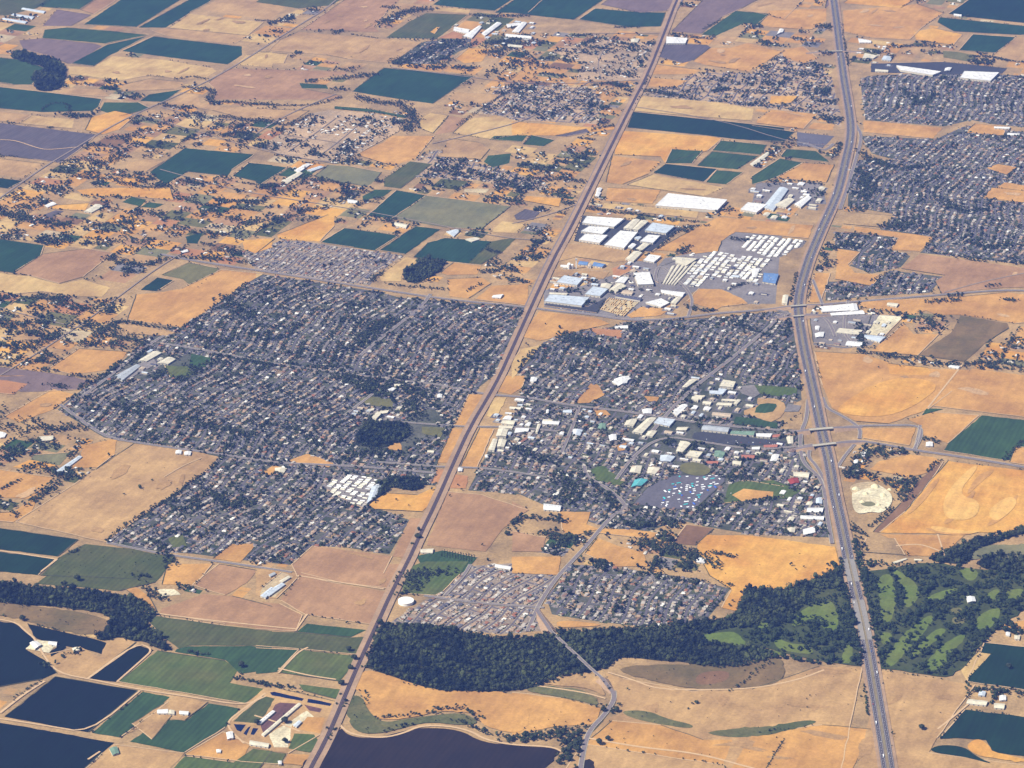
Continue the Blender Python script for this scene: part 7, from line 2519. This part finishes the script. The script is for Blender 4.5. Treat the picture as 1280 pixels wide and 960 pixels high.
# stacks of lumber in the pale yard
m_lum = plain_mat('lumber', (214, 178, 118), .8, .12)
def stack_mesh():
    V, Fc = [], []
    for k in range(4):
        b = len(V); v, f = box(-7, 7, -1.6 + .0 * k, 1.6, .15 + k * .85, .15 + k * .85 + .75)
        v = [(a * (1 - .03 * (k % 2)), y_, z_) for a, y_, z_ in v]
        V += v; Fc += [tuple(i + b for i in q) for q in f]
    return mesh_py('lumber_stack', V, Fc, [m_lum])
lm = stack_mesh()
P = np.array(wpts('Z2', '810,670 1110,705 960,850 720,780')); C = P.mean(0)
patch('lumber_yard', [tuple(p) for p in P], gm('pale'), z=2.2)
n = 0
for u in np.arange(-160, 160, 19):
    for v in np.arange(-160, 160, 9):
        p = C + NS * u + EW * v
        if in_poly(p[:1], p[1:], P)[0] and rng.random() < .6 and n < 90:
            o = prop(link('lumber_stack', lm, None, (p[0], p[1], 2.2)), 'stack of tan timber in the pale lumber yard by the industrial park', 'lumber stack', 'stacks of timber in the lumber yard')
            o.rotation_euler.z = math.pi / 2 - math.radians(21); n += 1

# ------------------------------------------------------------ labels that tell look-alikes apart by what they stand beside
MARKS = [(1215, 748, 'the golf clubhouse'), (1078, 775, 'the highway creek bridges'), (1060, 714, 'the upper creek bridges'), (1130, 702, 'the pale shed north of the golf course'), (1110, 800, 'the lower golf fairways'), (1140, 745, 'the left golf fairways'), (1180, 790, 'the long diagonal fairways'),
 (1250, 700, 'the olive meadow by the golf course'), (1245, 830, 'the dark field at the lower right'), (1262, 760, 'the orange lot at the right edge'), (1000, 745, 'the woods left of the highway'), (1000, 790, 'the small golf greens left of the highway'), (960, 740, 'the golden field by the highway'),
 (1152, 905, 'the lone range tree'), (1230, 880, 'the two farmyards at lower right'), (1090, 900, 'the lowest stretch of highway'), (950, 880, 'the open dry range'), (870, 880, 'the green slough on the range'), (765, 870, 'the bend of the creek road'), (720, 815, 'the road bridge in the woods'),
 (700, 930, 'the dark grove at the bottom'), (560, 905, 'the curved slough'), (460, 890, 'the green slough bend'), (470, 920, 'the big dark field at the bottom'), (421, 896, 'the railway near the bottom'), (450, 827, 'the railway beside the woods'), (370, 900, 'the dairy barns'), (310, 895, 'the dairy ponds'), (240, 880, 'the white farm barns'),
 (150, 920, 'the bottom-left farmhouse'), (50, 800, 'the pale farm pad'), (60, 835, 'the square dark field'), (110, 820, 'the farmyard between dark fields'), (240, 840, 'the large green field'), (120, 740, 'the woods on the left'), (205, 740, 'the farmhouse above the woods'), (100, 715, 'the mottled park land'), (350, 735, 'the long silver barn'),
 (430, 745, 'the bare pink field'), (508, 751, 'the white water tank'), (545, 705, 'the orchard'), (600, 650, 'the big brown field beside the railway'), (525, 670, 'the railway above the orchard'), (500, 625, 'the golden lot by the railway'), (630, 702, 'the white hall'), (560, 750, 'the entrance of the treeless subdivision'), (620, 740, 'the middle of the treeless subdivision'),
 (640, 775, 'the woods edge of the treeless subdivision'), (530, 770, 'the corner below the water tank'), (690, 750, 'the curve of the creek road'), (740, 730, 'the top of the leafier subdivision'), (790, 750, 'the middle of the leafier subdivision'), (860, 750, 'the east tip of the leafier subdivision'), (760, 775, 'the woods edge of the leafier subdivision'),
 (770, 690, 'the small orange lots above the subdivisions'), (860, 690, 'the brown field corner'), (700, 670, 'the tree belt above the creek road'), (880, 612, 'the market lot'), (950, 615, 'the ball field'), (1000, 590, 'the red-roofed restaurant'), (1090, 615, 'the gravel pit'), (1140, 600, 'the golden field east of the highway'), (1080, 560, 'the lane east of the overpasses'),
 (1160, 555, 'the farmhouse on the rural road'), (1240, 550, 'the green field at the right'), (1025, 548, 'the two close overpasses'), (960, 510, 'the school running track'), (920, 490, 'the high school'), (930, 550, 'the shopping lot'), (800, 600, 'the teal pool building'), (750, 590, 'the school lawn'), (780, 530, 'the old centre'), (700, 560, 'the south street'),
 (630, 535, 'the downtown block'), (590, 535, 'the level crossing'), (680, 480, 'the northwest corner of the old town'), (770, 440, 'the tree belt at the top of the old town'), (900, 430, 'the diagonal avenue'), (970, 430, 'the highway edge of the old town'), (650, 640, 'the southern edge of the old town'), (740, 640, 'the orange strip below the old town'), (960, 655, 'the southeast corner of the old town'),
 (500, 545, 'the dark grove in the west town'), (480, 505, 'the town park'), (440, 612, 'the small trailer park'), (360, 575, 'the orange lots in the west town'), (230, 680, 'the oval park'), (290, 660, 'the lower left of the west town'), (420, 660, 'the foot of the west town'), (340, 640, 'the lower middle of the west town'), (200, 610, 'the big bare field'), (150, 560, 'the top of the big bare field'),
 (60, 610, 'the tree row at the far left'), (90, 560, 'the long poultry shed'), (215, 455, 'the northwest school'), (150, 500, 'the west tip of the west town'), (250, 520, 'the left half of the west town'), (350, 480, 'the middle of the west town'), (400, 400, 'the top of the west town'), (550, 430, 'the railway side of the west town'), (420, 520, 'the long east-west street'),
 (400, 335, 'the north tract'), (100, 450, 'the orange field on the left'), (60, 400, 'the left-hand wooded lots'), (230, 345, 'the olive park field'), (1100, 400, 'the white gravel yard'), (1200, 420, 'the olive field at the right'), (1100, 445, 'the treelined lane of houses'), (1230, 360, 'the orange fields at the right'), (1005, 390, 'the upper pair of overpasses'), (900, 345, 'the trailer park'), (860, 350, 'the self storage rows'),
 (960, 310, 'the upper trailer park'), (790, 290, 'the white warehouses'), (700, 370, 'the long silver warehouse'), (870, 390, 'the orange lot below the trailer park'), (720, 340, 'the feed mill'), (760, 385, 'the lumber yard'), (1020, 300, 'the far bend of the highway'), (1055, 200, 'the far S-bend of the highway'), (1045, 60, 'the topmost highway'), (1180, 260, 'the eastern suburb'), (1180, 110, 'the big white stores'),
 (900, 110, 'the wooded far suburb'), (700, 80, 'the pale building sites at the top'), (600, 60, 'the far school campus'), (500, 110, 'the big far green field'), (300, 130, 'the winding far creek'), (60, 80, 'the far dark wood'), (200, 200, 'the far green squares'), (300, 280, 'the scattered upper-left lots'), (520, 230, 'the sage field'), (560, 300, 'the dark teal fields'), (600, 370, 'the orange lots west of the railway'), (650, 280, 'the far railway')]
MA = np.array([(a, b) for a, b, _ in MARKS], float)
def beside(px, py):
    k = int(np.argmin((MA[:, 0] - px) ** 2 + ((MA[:, 1] - py) * 1.6) ** 2))
    dx, dy = px - MA[k, 0], py - MA[k, 1]
    if abs(dx) < 9 and abs(dy) < 6: w = 'right at'
    elif abs(dx) > abs(dy) * 1.5: w = 'right of' if dx > 0 else 'left of'
    else: w = 'below' if dy > 0 else 'above'
    return w, MARKS[k][2]
ORDN = ['leftmost', 'second from left', 'third from left', 'fourth from left', 'fifth from left', 'sixth from left', 'seventh from left', 'eighth from left', 'ninth from left', 'tenth from left', 'eleventh from left', 'rightmost']
NOUN = {'tree': 'tree', 'house': 'house', 'shed': 'shed', 'mobile home': 'mobile home', 'car': 'car', 'van': 'van', 'truck': 'truck', 'canopy': 'canopy', 'lumber stack': 'timber stack', 'small building': 'building'}
bag = {}
for o in COL.objects:
    if o.parent is None and 'label' in o.keys() and 'group' in o.keys() and o['category'] in NOUN:
        px, py = to_px(*o.location)
        w, m_ = beside(px, py)
        cat = o['category']
        old = o['label']
        if cat == 'tree':
            s = o['girth']
            adj = 'small bushy' if s < 3.2 else 'small' if s < 6.2 else 'medium' if s < 8.2 else 'large' if s < 9.6 else 'very large'
            head = adj + ' dark tree'
        elif cat == 'small building': head = old
        elif cat in ('house', 'shed'): head = old.split(' in ')[0]
        elif cat == 'mobile home': head = o['look'] + ' mobile home'
        elif cat in ('car', 'van', 'truck'): head = old.split(' driving ')[0].split(' parked ')[0] + (' driving' if 'driving' in old else ' parked')
        elif cat == 'canopy': head = old.split(' on the')[0]
        else: head = 'stack of tan timber'
        bag.setdefault((cat, '%s %s %s' % (head, w, m_)), []).append((px, o))
for (cat, lb), L_ in bag.items():
    L_.sort(key=lambda t: t[0])
    for i_, (px, o) in enumerate(L_):
        o['group'] = (lb.split(' ', 1)[0] + ' ' + NOUN[cat] + 's ' + ' '.join(lb.split(' ')[-6:]))[:80] if False else (NOUN[cat] + 's').replace('canopys', 'canopies') + ': ' + lb
        if 1 < len(L_) <= 12:
            o['label'] = lb + ', ' + ('rightmost' if i_ == len(L_) - 1 else ORDN[i_])
        else:
            o['label'] = lb
for o in COL.objects:
    for k_ in ('girth', 'look'):
        if k_ in o.keys(): del o[k_]

# ------------------------------------------------------------ the air: one closed box of haze
m = bpy.data.materials.new('haze'); m.use_nodes = True
nt = m.node_tree
for nd in list(nt.nodes):
    if nd.type == 'BSDF_PRINCIPLED': nt.nodes.remove(nd)
pv = nt.nodes.new('ShaderNodeVolumePrincipled')
pv.inputs['Color'].default_value = (*HAZE_COLOR, 1)
pv.inputs['Density'].default_value = HAZE_DENSITY
pv.inputs['Anisotropy'].default_value = 0.0
nt.links.new(pv.outputs['Volume'], nt.nodes['Material Output'].inputs['Volume'])
R2 = R_ + 500
V, Fc = box(-R2, R2, -R2 * .52, R2, -1.0, ALT + 60)
hz_ = link('haze', mesh_py('haze', V, Fc, [m]))
prop(hz_, kind='stuff')
